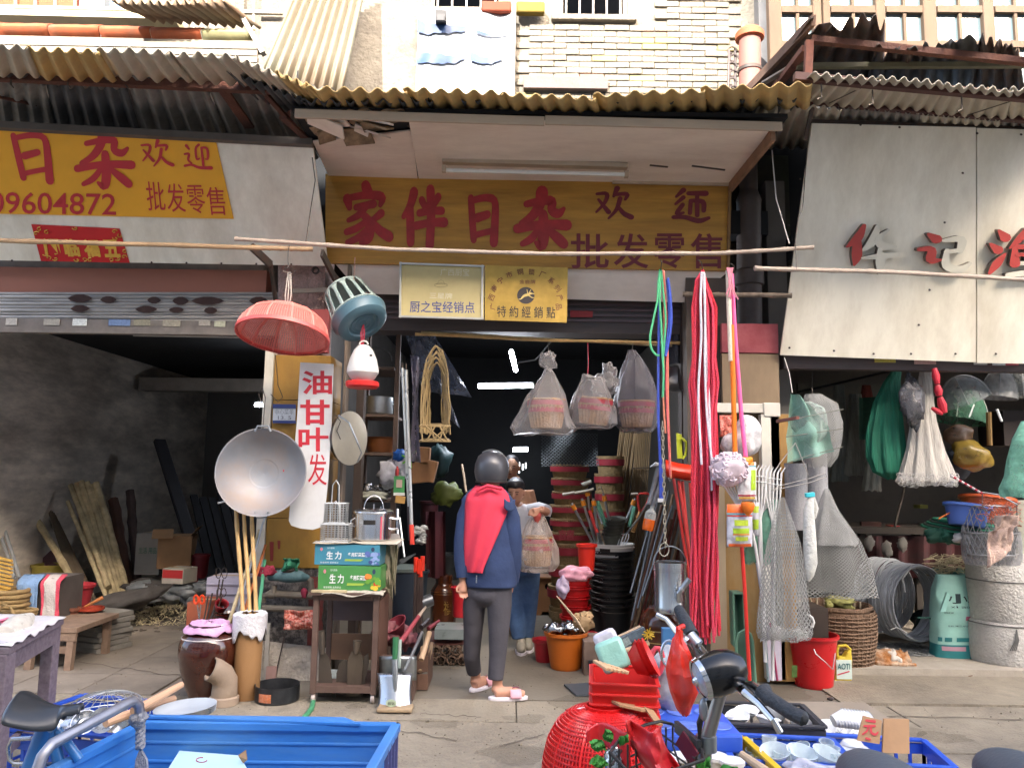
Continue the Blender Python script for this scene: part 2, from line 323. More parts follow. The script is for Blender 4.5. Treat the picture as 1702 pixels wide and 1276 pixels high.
tag(ob('pavement_grit',m,M('grit_pv','7f7564',r=.95,v=.5,s=30),smooth=0),'loose grit and crumbs scattered over the pavement','grit',kind='stuff')
for i,(x0,y0,x1,y1) in enumerate(((700,1186,800,1192),(1180,1240,1480,1160),(1120,1180,1700,1196),(1480,1125,1560,1200),(560,1196,760,1230),(830,1240,905,1220),(130,1100,330,1128))):
    a,b_=HZ(x0,y0,.0),HZ(x1,y1,.0); n=26; m=MB(); P_=[a.lerp(b_,j/n)+V((.02*noise.noise((j*.5,i,0)),.05*noise.noise((j*.3,i,3)),.0035)) for j in range(n+1)]
    w=[.004+.005*abs(noise.noise((j*.7,i,8))) for j in range(n+1)]; m.add([p+V((0,q,0)) for p,q in zip(P_,w)]+[p-V((0,q,0)) for p,q in zip(P_,w)],[(j+n+1,j+n+2,j+1,j) for j in range(n)])
    ob('crack',m,M('crack_dk','4a4238',r=.95),pv,smooth=0)
for i in range(12):
    c_=HZ(U(500,1600),U(1150,1260),.0); m=MB(); r_=U(.05,.16); s_=U(0,9); m.add([c_+V((r_*(1+.7*noise.noise((math.cos(a*.3927)+s_,math.sin(a*.3927),s_)))*math.cos(a*.3927)*1.6,r_*(1+.7*noise.noise((math.cos(a*.3927)+s_,math.sin(a*.3927),s_)))*math.sin(a*.3927),.0045+.0002*i)) for a in range(16)],[tuple(range(16))])
    ob('stain',m,M('stain','6a5f4e',r=.7,v=.3,a=.18),pv,smooth=0)
slab('right_floor',[(2.25,6.17),(8,6.17),(8,12),(2.25,12)],-.1,.06,concrete)
slab('right_step',[(2.25,5.42),(8,5.42),(8,6.165),(2.25,6.165)],-.1,.012,ground_m)
m=MB()
fl=bpy.data.objects.new('left_floor',None); link(fl,None,(-4,8,0)); tag(fl,kind='structure')
x=-6.6
for i in range(9):
    for j in range(12):
        mm=MB().box((-6.3+i*.52,5.68+j*.52,-.035),(.512,.512,.07));
        if i==8: continue
        o=ob('floor_tile',mm,M('floor_tile','857c70',r=.75,v=.16,s=4,b=.15,d='5a5249',da=.6,ds=1.6),fl,smooth=0)
slab('left_floor_base',[(-7,5.43),(-1.96,5.43),(-1.96,13),(-7,13)],-.2,-.012,M('floor_screed','7a7166',r=.85,v=.2,s=3,d='4d463e',da=.6))
m=MB().box((3.3,6.85,.066),(.75,.5,.006));
for i in range(10):
    for j in range(8): m.box((2.97+i*.073,6.63+j*.062,.072),(.045,.014,.006),rot=(0,0,45 if (i+j)%2 else -45))
ob('floor_grate',m,M('check_plate','8b8d8c',r=.5,m=.4,v=.15),kind='structure',smooth=0)
wall_in=M('interior_wall','77736e',r=.9,v=.3,s=2,b=.2,bs=10,d='1d1d1d',da=.6,ds=1)
wall_brick=M('left_shop_plaster','ece2d4',r=.92,v=.25,s=4,b=.9,bs=7,d='6c6258',da=.75,ds=1.1,st=(1,.5,1.6))
def wall(name,a,b,z0,z1,th,mat):
    a,b=V((*a,0)),V((*b,0)); m=MB().bar(a+V((0,0,(z0+z1)/2)),b+V((0,0,(z0+z1)/2)),th,z1-z0); return ob(name,m,mat,kind='structure',smooth=0)
wall('left_shop_side_wall',(-5.15,5.9),(-5.15,13),-.1,3.4,.2,wall_brick)
wall('left_shop_back_wall',(-5.05,12.9),(-2.1,12.9),-.1,3.4,.2,wall_in)
wall('party_wall_left',(-1.93,6.3),(-1.93,13.3),-.1,3.9,.16,M('party_wall','55524f',r=.9,v=.3,s=2))
wall('party_wall_right',(2.2,6.3),(2.2,13.3),-.1,4.0,.16,M('party_wall2','77736d',r=.9,v=.3,s=2,d='2a2a2a',da=.5))
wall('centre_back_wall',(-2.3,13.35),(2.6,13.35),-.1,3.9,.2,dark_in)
wall('right_shop_back_wall',(2.3,10.5),(8,10.5),-.1,4.0,.2,wall_in)
wall('right_shop_side_wall',(7.6,5.9),(7.6,10.4),-.1,4.0,.2,wall_in)
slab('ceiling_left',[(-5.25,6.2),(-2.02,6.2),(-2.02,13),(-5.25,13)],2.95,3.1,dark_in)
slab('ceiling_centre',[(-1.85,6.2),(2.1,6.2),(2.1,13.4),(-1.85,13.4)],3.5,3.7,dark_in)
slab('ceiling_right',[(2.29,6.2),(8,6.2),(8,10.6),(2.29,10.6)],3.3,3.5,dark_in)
ob('ceiling_beam',MB().bb((-4.95,10.2,2.55),(-2.1,10.45,2.72)),M('beam_grey','8c857c',r=.8,v=.2),kind='structure',smooth=0)
YB=6.95
ub=thing('old_shophouse','whitewashed old brick shophouse rising above the tin awnings','building',(0,YB,0))
wm_w=M('whitewash','7f796d',r=.9,v=.2,s=9,b=.9,bs=22,d='544c43',da=.6,ds=2.4)
def wallhole(x0,x1,z0,z1,holes,y,th,parent,mat,name='wall'):
    m=MB(); xs=sorted({x0,x1,*[h[0] for h in holes],*[h[1] for h in holes]}); zs=sorted({z0,z1,*[h[2] for h in holes],*[h[3] for h in holes]})
    for i in range(len(xs)-1):
        for j in range(len(zs)-1):
            cx,cz=(xs[i]+xs[i+1])/2,(zs[j]+zs[j+1])/2
            if any(h[0]<cx<h[1] and h[2]<cz<h[3] for h in holes): continue
            m.bb((xs[i],y,zs[j]),(xs[i+1],y+th,zs[j+1]))
    return ob(name,m,mat,parent,smooth=0)
def wx(px,py): return W(px,py,YB).x
w1=(wx(715,5),wx(835,5),W(775,15,YB).z,W(775,15,YB).z+1.3); w2=(wx(930,10),wx(1043,10),W(985,27,YB).z,W(985,27,YB).z+1.3)
wallhole(-2.45,2.45,4.0,9,[w1,w2],YB,.24,ub,wm_w)
ob('dark_room',MB().bb((-2,YB+1.2,5),(2.4,YB+1.25,8)),dark_in,ub)
wood_lt=M('window_wood','a89a8c',r=.8,v=.2,s=8,st=(1,1,.3),d='7c6a5c',da=.4)
for wdw in (w1,w2):
    m=MB(); x0,x1,z0,z1=wdw
    for a,b in (((x0,z0),(x1,z0)),((x0,z1),(x1,z1)),((x0,z0),(x0,z1)),((x1,z0),(x1,z1))): m.bar((a[0],YB+.06,a[1]),(b[0],YB+.06,b[1]),.07,.06)
    wn=ob('window',m,wood_lt,ub,smooth=0,loc=((x0+x1)/2,YB,z0))
    for k in range(5): ob('window_bar',MB().tube([(x0+(k+.5)/5*(x1-x0),YB+.03,z0),(x0+(k+.5)/5*(x1-x0),YB+.03,z1)],.009,6),M('bar_white','d0ccc4',r=.6),wn)
    ob('sill',MB().bb((x0-.08,YB-.06,z0-.07),(x1+.08,YB+.05,z0-.012)),wm_w,ub,smooth=0,bev=.01)
brk=[M('brick_white','7d776b',r=.9,v=.16,s=12,b=.5,bs=50,d='6a6256',da=.5,ds=8),M('brick_ochre','8f865e',r=.9,v=.15,s=12),M('brick_red','8a6a58',r=.9,v=.15,s=12),M('brick_grey','7f796e',r=.9,v=.15,s=12)]
bm=[]
random.seed(11); nb=0; z=W(900,165,YB).z
row=0
while nb<288 and row<26:
    x=wx(862,100)+(.12 if row%2 else 0)-.02
    while x<wx(1225,100)-.1 and nb<288:
        L_=.231; c=(x+L_/2,YB+.006,z+.03)
        if not any(h[0]-.3<c[0]<h[1]+.3 and c[2]>h[2]-.1 for h in (w1,w2)):
            if nb<24:
                me=ob('brick',MB().box((0,0,0),(L_,.05,.055),rot=(0,U(-1,1),0)),brk[0 if nb%6 else (1,2,3,1)[nb//6]],ub,loc=WL[ub.name],smooth=0,bev=.006); me.location=V(c)-WL[ub.name]; me.data.transform(Matrix.Translation(WL[ub.name])); bm.append(me)
            else:
                q=dup(bm[random.choice([k for k in range(24) if k%6 or random.random()<.35])],parent=ub); q.location=V(c)-WL[ub.name]+V((0,U(-.01,.008),0))
            nb+=1
        x+=L_+.008
    z+=.0625; row+=1
ob('ledge',MB().bb(W(870,148,YB-.05)-V((0,.03,0)),W(1010,131,YB-.05)+V((0,.04,0))),M('ledge_mauve','6f605c',r=.85,v=.15,b=.3),ub,smooth=0)
tp=M('tarp_white','a4a8ac',r=.5,v=.04,s=3,b=.25,bs=5)
tb=M('tarp_blue','0d3560',r=.5,v=.15,s=8,b=.25,bs=5)
t=thing('tarpaulin','white tarpaulin with ragged blue stripes hung on the upper wall','tarpaulin',W(775,160,YB-.07))
cs=[W(695,14,YB-.08),W(857,22,YB-.08),W(855,172,YB-.12),W(690,172,YB-.12)]
def bil(c,u,v): a=c[0].lerp(c[1],u); b=c[3].lerp(c[2],u); return a.lerp(b,v)
fr=lambda u,v: bil(cs,u,v)+V((0,.03*noise.noise((u*4,v*3,0))+.012*math.sin(u*17+v*4),0))
ob('sheet',MB().grid(fr,26,18),tp,t,solid=.003)
for k,(v0,u0,u1,w) in enumerate([(.2,0,.5,.13),(.52,0,.5,.13),(.52,.55,.88,.1),(.93,0,.95,.07),(.24,.6,.98,.035)]):
    g=lambda u,v: fr(u0+(u1-u0)*u, v0+w*(v-.5)*(1-.55*u+.4*noise.noise((u*7,v*2+k,k)))+.03*math.sin(u*3))+V((0,-.022,0))
    ob('stripe',MB().grid(g,24,4),tb,t)
tag(ob('wall_box',MB().box(W(733,30,YB-.16),(.1,.1,.1),rot=(5,0,3)).box(W(733,30,YB-.22),(.07,.03,.06)),M('dark_box','1a1a1e',r=.5)),'small dark box hanging on the white tarpaulin','box')
m=MB().bb(W(800,18,YB-.12),W(850,10,YB-.04)); tag(ob('ridge_tile',m,M('tile_orange','7a3018',r=.8,v=.2),bev=.015),'orange clay tile on the sill above the tarpaulin','tile')
tag(ob('ridge_tile',MB().bb(W(858,20,YB-.12),W(905,11,YB-.04)),M('tile_yellow','6d5a18',r=.8,v=.2),bev=.015),'yellow clay tile on the sill above the tarpaulin','tile')
def corr(mb,c,n,amp,nv=2,ends=None,nz=0,per=8):
    nrm=(c[1]-c[0]).cross(c[3]-c[0]).normalized(); nu=n*per
    def f(u,v):
        e=0
        if ends and v in (0,): e=ends*noise.noise((u*9,.3,c[0].x))
        p=bil(c,u,min(1,max(0,v+e))); return p+nrm*(amp*math.sin(2*math.pi*n*u)+nz*noise.noise((u*5,v*3,c[0].x)))
    return mb.grid(f,nu,nv)
sheet_w=M('tin_white','7d7b6a',r=.6,v=.08,s=4,d='6d4424',da=.6,ds=2.2,st=(1,1,.35))
tag(ob('corrugated_sheet',corr(MB(),[W(503,-40,6.55),W(612,-40,6.75),W(570,152,6.35),W(430,128,6.15)],9,.022,4),sheet_w,solid=.003),'tall white ribbed roofing sheet leaning against the upper wall','roofing sheet')
tw=thing('timber_window_bay','row of old timber windows with pale panes over the right awning','windows',W(1480,130,6.6))
glass_m=M('window_glass','66767a',r=.12,v=.12,s=3,spec=.8)
fr_m=M('frame_wood','594838',r=.85,v=.25,s=9,st=(1,1,.3),d='6a584a',da=.5)
ob('wall',VB(1262,1285,140,-120,6.72,.13),M('slate','5f5f60',r=.8,v=.2),tw,smooth=0)
for px,w in ((1290,22),(1360,14),(1376,12),(1466,16),(1548,22),(1646,18),(1735,18)):
    ob('mullion',VB(px-w/2,px+w/2,150,-130,6.6,.08),fr_m,tw,smooth=0,bev=.008)
for a,b in ((1300,1354),(1382,1458),(1474,1537),(1559,1637),(1655,1726)):
    mid=(a+b)/2
    for q,(yt,yb_) in enumerate(((-120,14),(20,72),(78,150))):
        sa=[(a,b)] if b-a>70 and q else [(a,mid-2),(mid+2,b)]
        for (x0,x1) in sa:
            ob('pane',VB(x0,x1,yb_,yt,6.655,.007),glass_m,tw,smooth=0)
    for y in (17,75): ob('rail',MB().bb(W(a,y+3,6.61),W(b,y-3,6.65)),fr_m,tw,smooth=0)
    ob('stile',VB(mid-2.5,mid+2.5,150,-120,6.62,.028),fr_m,tw,smooth=0)
ob('back',VB(1275,1760,160,-130,6.74,.04),M('win_back','3f4a4c',r=.9),tw,smooth=0)
p0=W(1246,165,6.5); pt=W(1246,62,6.5)
t=thing('drainpipe','pinkish clay drainpipe with a flared top on the upper wall','pipe',p0)
pm=M('pipe_pink','8a5a50',r=.7,v=.12,d='8d6a60',da=.4)
ob('pipe',MB().tube([p0-V((0,0,.3)),pt],.095,20),pm,t)
ob('collar',MB().lathe([(.1,0),(.125,.01),(.125,.06),(.1,.09),(.0,.1)],20,loc=pt-V((0,0,.03))),M('pipe_orange','96502f',r=.7,v=.1),t)
ob('bracket',MB().lathe([(.1,0),(.104,.0),(.104,.03),(.1,.03)],20,loc=W(1246,120,6.5)),iron,t)
m=MB()
for k in range(6):
    c=W(1216+k%2*3,85+k*13,6.6); m.tube([c+V((.05*math.cos(a)*(1-a/9),0,.05*math.sin(a)*(1-a/9))) for a in [i*.7 for i in range(8)]],.009,6)
m.tube([W(1212,85,6.6),W(1210,165,6.6)],.012,6); m.tube([W(1222,80,6.62),W(1222,165,6.62)],.012,6)
tag(ob('iron_scroll',m,M('scroll','5a4e4b',r=.6)),'rusty scrolled ironwork strip left of the clay drainpipe','ironwork')
t=thing('balcony_house','house with orange plaster balcony behind a pale railing, upper left','building',(-4.3,7.2,4))
ob('orange_wall',MB().bb(W(-120,80,7.3),W(146,-160,7.4)),M('orange_plaster','8a4a2e',r=.85,v=.12,s=3),t,smooth=0)
ob('grey_shutter',MB().bb(W(148,80,7.25),W(196,-160,7.35)),M('shutter_gray','8d9294',r=.7,v=.15,st=(6,1,1)),t,smooth=0)
ob('pale_wall',MB().bb(W(198,160,7.3),W(470,-160,7.4)),wm_w,t,smooth=0)
rl=M('rail_white','9a9384',r=.6,v=.1)
ob('rail',MB().bar(W(-120,10,6.9),W(470,22,6.9),.035,.03),rl,t)
for k in range(15):
    px=-40+k*33; ob('baluster',MB().bar(W(px,55,6.9),W(px,-110,6.9),.02,.02),rl,t)
ob('floor_slab',MB().bar(W(-120,32,6.85),W(300,42,6.85),.3,.06),M('pipe_cream','a09878',r=.6,v=.1),t,smooth=0)
t=thing('eave_tiles','row of half-round orange clay tiles along the left upper eave','roof tiles',W(170,60,6.4))
tm=[M('clay_tile','984a28',r=.85,v=.2,s=10,d='7d5a44',da=.5,ds=6),M('clay_tile_mossy','8a8560',r=.9,v=.2,s=10,d='5d5c44',da=.5)]
for k in range(6):
    a=W(-80+k*84,50-1+k*2.3,6.45); b=W(2+k*84,50+k*2.3,6.45); m=MB()
    m.grid(lambda u,v: a.lerp(b,u)+V((0,-.09*math.cos(math.pi*(v-.5))+.02,.075*(v-.5)*2))+V((0,0,.006*noise.noise((u*5,v,k)))),6,8); ob('tile',m,tm[1 if k==5 else 0],t,solid=.014)
ob('tile_bed',MB().bar(W(-120,68,6.5),W(430,80,6.5),.16,.04),M('mortar','8b8376',r=.9,v=.2),t,smooth=0)
t=thing('eave_boards','weathered grey timber boards under the clay eave tiles','boards',W(170,100,6.3))
for k in range(3):
    y=72+k*11; ob('board',MB().bar(W(-120,y-4,6.38-k*.03),W(428,y+6,6.38-k*.03),.02,.052),M('grey_timber','8c8477',r=.9,v=.2,s=8,b=.4,st=(.15,1,1),d='6a6258',da=.4),t,smooth=0,bev=.003)
tag(ob('corrugated_sheet',corr(MB(),[W(186,5,6.1),W(375,0,6.2),W(435,46,6.5),W(245,32,6.5)],13,.022,3,nz=.03),M('asbestos_old','877a68',r=.9,v=.15,s=6,d='8a6248',da=.55,ds=4),solid=.008),'old warped asbestos roofing sheet lying askew above the left eave','roofing sheet')
tag(ob('white_post',MB().bar(W(438,90,6.4),W(404,30,6.4),.07,.04),M('post_peel','8f8b85',r=.8,v=.25,s=14),smooth=0),'short peeling white post slanting beside the leaning sheet','post')
yel=M('tin_ochre','c2a468',r=.75,v=.16,s=3,d='8f7f64',da=.5,ds=2.6); tin_g=M('tin_grey','83807a',r=.8,v=.2,s=4,d='45413c',da=.6,ds=2.5,b=.2,bs=20)  # ochre set pale: sunlight passing through and bounced up is in the colour
tin_d=M('tin_dark','4a4c4d',r=.7,v=.25,s=5,d='2c2826',da=.6,ds=3); tin_c=M('tin_cream','b9b2a0',r=.75,v=.1,s=4,d='8c8070',da=.4,ds=2.5)
tin_r=M('tin_rusty','4c4743',r=.8,v=.3,s=6,d='5c3626',da=.8,ds=5,b=.3,bs=25)
def sheets(par,c,n,amp,mats,k,gapj=.0,name='corrugated_sheet',ends=.0,nz=.008,lap=.012):
    """one run of corrugated sheets, each its own piece, lapped sideways"""
    for i in range(k):
        u0=i/k; u1=(i+1)/k+(.04/k if i<k-1 else 0); cc=[bil(c,u0,0),bil(c,u1,0),bil(c,u1,1),bil(c,u0,1)]
        up=V((0,0,lap if i%2 else 0))+V((0,U(-.03,.03)*(gapj>0),0)); cc=[p+up for p in cc]
        if gapj: cc[0]+=V((0,U(-gapj,gapj),0)); cc[1]+=V((0,U(-gapj,gapj),0))
        ob(name,corr(MB(),cc,max(2,round(n/k)),amp,5 if ends else 3,ends=ends,nz=nz),mats[i%len(mats)],par,solid=.006)
random.seed(3)
la=thing('left_awning','awning of grey and ochre corrugated sheets over the left shop','awning',W(200,130,4.9))
sheets(la,[W(-200,74,4.35),W(392,93,4.5),W(440,140,4.95),W(-200,122,4.8)],26,.018,[yel,tin_c,yel,tin_c,tin_c],5)
sheets(la,[W(-200,112,4.78),W(360,125,4.9),W(392,150,5.15),W(-200,135,5.1)],22,.018,[tin_g,tin_d],4)
sheets(la,[W(-200,122,5.0),W(470,142,5.0),W(530,262,6.3),W(-200,228,6.3)],30,.02,[tin_g,tin_g,tin_d],5)
sheets(la,[W(388,94,4.5),W(520,150,4.75),W(560,190,5.1),W(430,138,4.95)],8,.018,[tin_c,yel],2)
sheets(la,[W(375,118,4.75),W(510,168,4.95),W(540,205,5.3),W(420,160,5.2)],8,.018,[tin_d],1)
ob('front_beam',MB().bar(W(-200,118,4.98),W(478,150,4.98),.05,.055),rust,la,smooth=0)
for a,b,w in (((370,148),(415,212),.07),((476,150),(480,205),.03),((470,195),(515,236),.05),((440,155),(520,245),.035),((-100,140),(60,175),.02)):
    ob('strut',MB().bar(W(*a,5.0),W(*b,5.5),w,.02),rust,la,smooth=0)
ob('back_beam',MB().bar(W(-200,198,5.42),W(520,238,5.42),.06,.05),M('beam_dk','5b554f',r=.8,v=.2),la,smooth=0)
for k in range(6):
    a=W(20+k*95,118,4.96); ob('hook_bolt',MB().tube([a,a-V((0,0,.1)),a-V((-.02,0,.12))],.005,6),wire_m,la)
for px in (60,200,330): ob('rafter',MB().bar(W(px,135,5.0)+V((0,0,.02)),W(px+70,205,6.2)+V((0,0,.02)),.04,.03),iron,la,smooth=0)
ca=thing('centre_awning','ochre corrugated awning edge running above the pale soffit','awning',W(900,180,5))
sheets(ca,[W(508,146,4.7),W(990,163,4.75),W(1000,192,5.1),W(530,180,5.1)],18,.017,[yel,yel,yel],3)
sheets(ca,[W(985,158,4.75),W(1350,142,4.6),W(1345,180,5.05),W(990,192,5.1)],13,.017,[yel,yel],2)
sheets(ca,[W(500,168,4.9),W(1345,166,4.9),W(1330,232,6.8),W(520,232,6.8)],40,.018,[tin_d,tin_d,tin_d],4)
ra=thing('right_awning','rusty torn upper awning and cream corrugated lower awning, right','awning',W(1500,150,5))
sheets(ra,[W(1345,34,4.75),W(1470,30,4.75),W(1470,140,6.55),W(1245,160,6.55)],6,.024,[tin_r],1,ends=.25,nz=.03)
sheets(ra,[W(1462,70,4.8),W(1790,52,4.8),W(1790,160,6.5),W(1440,140,6.5)],14,.024,[tin_r,tin_d,tin_r],4,ends=.3,nz=.035,gapj=.12)
ob('rake_board',MB().bar(W(1352,34,4.78),W(1238,155,6.45),.03,.07),M('rake','6d5446',r=.85,v=.3,s=9),ra,smooth=0)
ob('slat',MB().bar(W(1325,105,5.4),W(1270,138,5.8),.05,.015),M('slat_w','a09284',r=.85,v=.3,s=9),ra,smooth=0)
ob('beam',MB().bar(W(1348,66,4.95),W(1790,112,4.95),.045,.045),rust,ra,smooth=0)
ob('beam',MB().bar(W(1325,110,5.3),W(1790,108,5.3),.04,.035),M('beam_green','6b6a58',r=.7,v=.2),ra,smooth=0)
ob('post',MB().bar(W(1345,68,4.9),W(1341,165,4.95),.05,.035),rust_red,ra,smooth=0)
ob('strut',MB().bar(W(1340,80,5.0),W(1288,148,5.9),.06,.04),rust_red,ra,smooth=0)
sheets(ra,[W(1350,122,4.55),W(1790,160,4.55),W(1790,205,5.1),W(1300,168,5.1)],26,.014,[tin_c],4)
ob('beam',MB().bar(W(1320,128,4.66),W(1790,170,4.66),.045,.05),M('beam_maroon','4e302a',r=.7,v=.2),ra,smooth=0)
sheets(ra,[W(1262,172,5.12),W(1790,208,5.12),W(1790,250,6.5),W(1230,245,6.5)],30,.014,[tin_c,tin_g],4)
ob('beam',MB().bar(W(1312,166,5.12),W(1790,206,5.12),.045,.04),M('beam_maroon'),ra,smooth=0)
ob('hanger',MB().bar(W(1352,170,5.15),W(1338,232,5.35),.025,.025),iron,ra,smooth=0)
ob('board_rail',MB().bar(W(1345,203,5.34),W(1790,218,5.34),.03,.03),iron,ra,smooth=0)
for a in ((1365,140),(1450,150),(1598,160)):
    p=W(*a,4.64); ob('hook_bolt',MB().tube([p,p-V((0,0,.09)),p-V((.03,0,.1))],.005,6),wire_m,ra)
ob('tie_wire',MB().tube([W(1378,172,5.0),W(1432,146,4.7)],.004,5),wire_m,ra)
ob('tie_wire',MB().tube([W(1608,192,5.0),W(1682,168,4.7)],.004,5),wire_m,ra)
sf=thing('soffit_canopy','boxed canopy with pale plywood soffit over the centre sign','canopy',W(900,200,5))
fas=M('fascia','b9a994',r=.75,v=.15,s=7,st=(.2,1,1),d='8d7a62',da=.4)
ob('fascia_board',MB().bar(W(490,189,4.93),W(905,202,4.93),.02,.062),fas,sf,smooth=0,bev=.003)
ob('fascia_board',MB().bar(W(906,200,4.93),W(1300,211,4.93),.02,.062),fas,sf,smooth=0,bev=.003)
SP=[W(520,236,5.35),W(690,196,4.97),W(1280,212,4.98),W(1216,306,6.0),W(545,290,6.0)]
def soffit(poly,nm):
    m=MB(); m.prism(poly,(0,0,.012)); return ob(nm,m,plaster,sf,smooth=0)
soffit([W(520,236,5.40),W(684,218,5.22),W(694,297,6.02),W(546,292,6.02)],'soffit_panel')
soffit([W(679,197,4.96),W(1282,213,4.96),W(1215,306,6.02),W(696,297,6.02)],'soffit_panel')
tornm=M('torn_plaster','9b8468',r=.95,v=.35,s=9,b=1,bs=14,d='43352a',da=.8,ds=5)
random.seed(5)
m=MB(); m.grid(lambda u,v: bil([W(500,196,4.98),W(672,196,4.98),W(680,222,5.24),W(522,236,5.42)],u,v)+V((0,0,.05+.05*noise.noise((u*9,v*5,1)))),24,8); ob('torn_ceiling',m,tornm,sf,solid=.01)
for k in range(9):
    c=bil([W(500,200,5.0),W(672,200,5.0),W(680,222,5.2),W(522,234,5.38)],random.random(),random.random()); m=MB().box(c-V((0,0,.0)),(U(.1,.28),U(.06,.16),.012),rot=(U(-30,30),U(-25,25),U(-20,20))); ob('plaster_flake',m,tornm if k%2 else plaster,sf,smooth=0)
ob('side_board',MB().bar(W(1285,214,4.99)-V((0,0,.03)),W(1214,302,6.0)-V((0,0,.03)),.03,.11),M('side_ply','8b6a52',r=.85,v=.25,s=7),sf,smooth=0)
ob('canopy_top',MB().bb((W(510,236,5.4).x,5.0,3.93),(W(1216,306,6).x+.1,6.9,3.96)),dark_in,sf,smooth=0)
for k,(a,b) in enumerate((((1080,274),(1110,277)),((1150,275),(1205,282)),((1212,262),(1228,258)),((723,214),(765,216)))):
    ob('crack',MB().bar(W(*a,5.55 if k<3 else 5.15)-V((0,0,.004)),W(*b,5.55 if k<3 else 5.15)-V((0,0,.004)),.02,.006),iron if k<3 else M('patch','ddd5c8'),sf,smooth=0)
t=thing('tube_light','unlit fluorescent tube fitting under the pale soffit','light',W(890,275,5.6))
a,b=W(735,268,5.65),W(1043,277,5.65); ob('housing',MB().bar(a,b,.07,.035),M('fixture','b7a893',r=.5,v=.1,d='8a6a4a',da=.3),t,smooth=0,bev=.004)
ob('tube',MB().tube([W(742,283,5.62),W(1038,290,5.62)],.016,12),M('tube_off','dadad4',r=.25,v=.03),t)
for p in ((738,281),(1041,290)): ob('end_cap',MB().box(W(*p,5.63),(.03,.04,.05)),M('fixture'),t)
SG=Plane(W(541,289,6.02),W(1212,306,6.02),W(541,436,6.0))
sgm=M('sign_wood','b88a38',r=.5,v=.28,s=5,st=(.25,1,2.4),d='865720',da=.55,ds=1.6,b=.1,bs=20)
cs_=[SG.hit(541,289),SG.hit(1213,306),SG.hit(1210,450),SG.hit(541,437)]
t=thing('centre_sign','weathered brown wooden shop sign with faded red Chinese characters','sign',cs_[3])
def quadslab(c,th,name,mat,parent,**k):
    n=(c[1]-c[0]).cross(c[3]-c[0]).normalized(); n=n if n.y>0 else -n; m=MB().prism([p for p in c],n*th); return ob(name,m,mat,parent,smooth=0,**k)
quadslab(cs_,.03,'board',sgm,t)
m=MB()
for ch,x0,x1,y0,y1 in (('jia',568,648,308,405),('ban',668,740,312,408),('ri',776,832,326,402),('za',858,944,318,415)): brush(m,bbox(SG,x0,y0,x1,y1,.005,sl=0),CH[ch],1.5)
ob('lettering',m,M('sign_crimson','a52c30',r=.5,v=.22,s=9,d='7a2a24',da=.4,ds=6),t,smooth=0)
m=MB(); brush(m,bbox(SG,990,312,1050,364,.005),CH['huan'],1.35)
brush(m,bbox(SG,1118,315,1178,370,.005),[[(.3,.98,.12),(.1,.78,.06)],[(.3,.76,.1),(.08,.56,.06)],[(.28,.54,.1),(.06,.22,.1),(.3,.3,.06)],[(.02,.16,.09),(.35,.18,.1),(.72,.02,.13),(1.,.14,.08)],[(.44,.88,.1),(.92,.88,.13)],[(.5,.64,.09),(.48,.28,.09)],[(.5,.66,.09),(.88,.66,.12),(.86,.36,.1)],[(.68,.86,.09),(.68,.22,.1)]],1.3)
for ch,x0,x1 in (('批',948,1012),('发',1020,1078),('零',1086,1140),('售',1148,1202)): write(m,pbox(SG,x0,388,x1,446,.005),ch,.012)
ob('lettering_small',m,M('sign_maroon','74252f',r=.5,v=.2,s=9),t,smooth=0)
ob('trim',MB().bar(SG.hit(1018,302,.02),SG.hit(1212,306,.02),.02,.03),M('trim_w','b7a58f',r=.8,v=.15),t,smooth=0)
ob('trim',MB().bar(SG.hit(1213,300,.02),SG.hit(1210,448,.02),.02,.03),M('trim_d','8a6a44',r=.8,v=.2),t,smooth=0)
t=thing('header_board','pale weathered board under the brown sign above the shop door','board',W(880,500,6.05))
quadslab([W(556,437,6.04),W(1212,450,6.04),W(1150,503,6.1),W(600,488,6.1)],.03,'panel',plaster,t)
ob('shutter_box',MB().bb(W(600,548,6.25),W(1145,492,6.5)),M('shutter_in','4c4544',r=.6,v=.2,s=6,st=(.2,1,6)),t,smooth=0)
for k in range(4): ob('shutter_slat',MB().bar(W(600,500+k*9,6.24),W(1145,508+k*9,6.24),.012,.02),M('slat_mauve','5c4f52',r=.5,v=.2),t,smooth=0)
tag(ob('sticker',MB().bb(W(948,527,6.22),W(985,517,6.225)),M('st_red','9a2a2c',r=.5),smooth=0),'small red oval sticker on the centre shutter box','sticker')
P1=Plane(W(662,435,5.9),W(805,440,5.9),W(662,528,5.86)); t=thing('dealer_plate','pale yellow plate with silver frame and blue characters','sign',P1.hit(733,530))
quadslab([P1.hit(664,436),P1.hit(805,441),P1.hit(804,531),P1.hit(663,527)],.012,'panel',M('plate_y','c8ba84',r=.4,v=.06,s=5,d='b0a070',da=.4),t)
fm=M('plate_frame','b9b9b4',r=.35,m=.5,v=.1)
for a,b in (((664,438),(805,443)),((663,526),(804,530)),((666,436),(665,528)),((802,441),(801,531))): ob('frame',MB().bar(P1.hit(*a,.008),P1.hit(*b,.008),.014,.022,up=(0,1,0)),fm,t,smooth=0)
m=write(MB(),pbox(P1,681,500,789,519,.003,sl=1.5),'厨之宝经销点',.006); ob('lettering',m,M('ink_blue','3d4a8c',r=.5),t,smooth=0)
m=write(MB(),pbox(P1,714,486,752,496,.003,sl=1),'三星牌',.01); write(m,pbox(P1,732,446,780,458,.003,sl=1),'广西厨宝',.0)
ob('lettering_pale',m,M('ink_pale','d8d2b4',r=.5),t,smooth=0,kind='stuff')
m=MB(); e=lambda a,b,rx,ry,n=16:[P1.hit(a+rx*math.cos(i*6.283/n),b+ry*math.sin(i*6.283/n),.004) for i in range(n)]
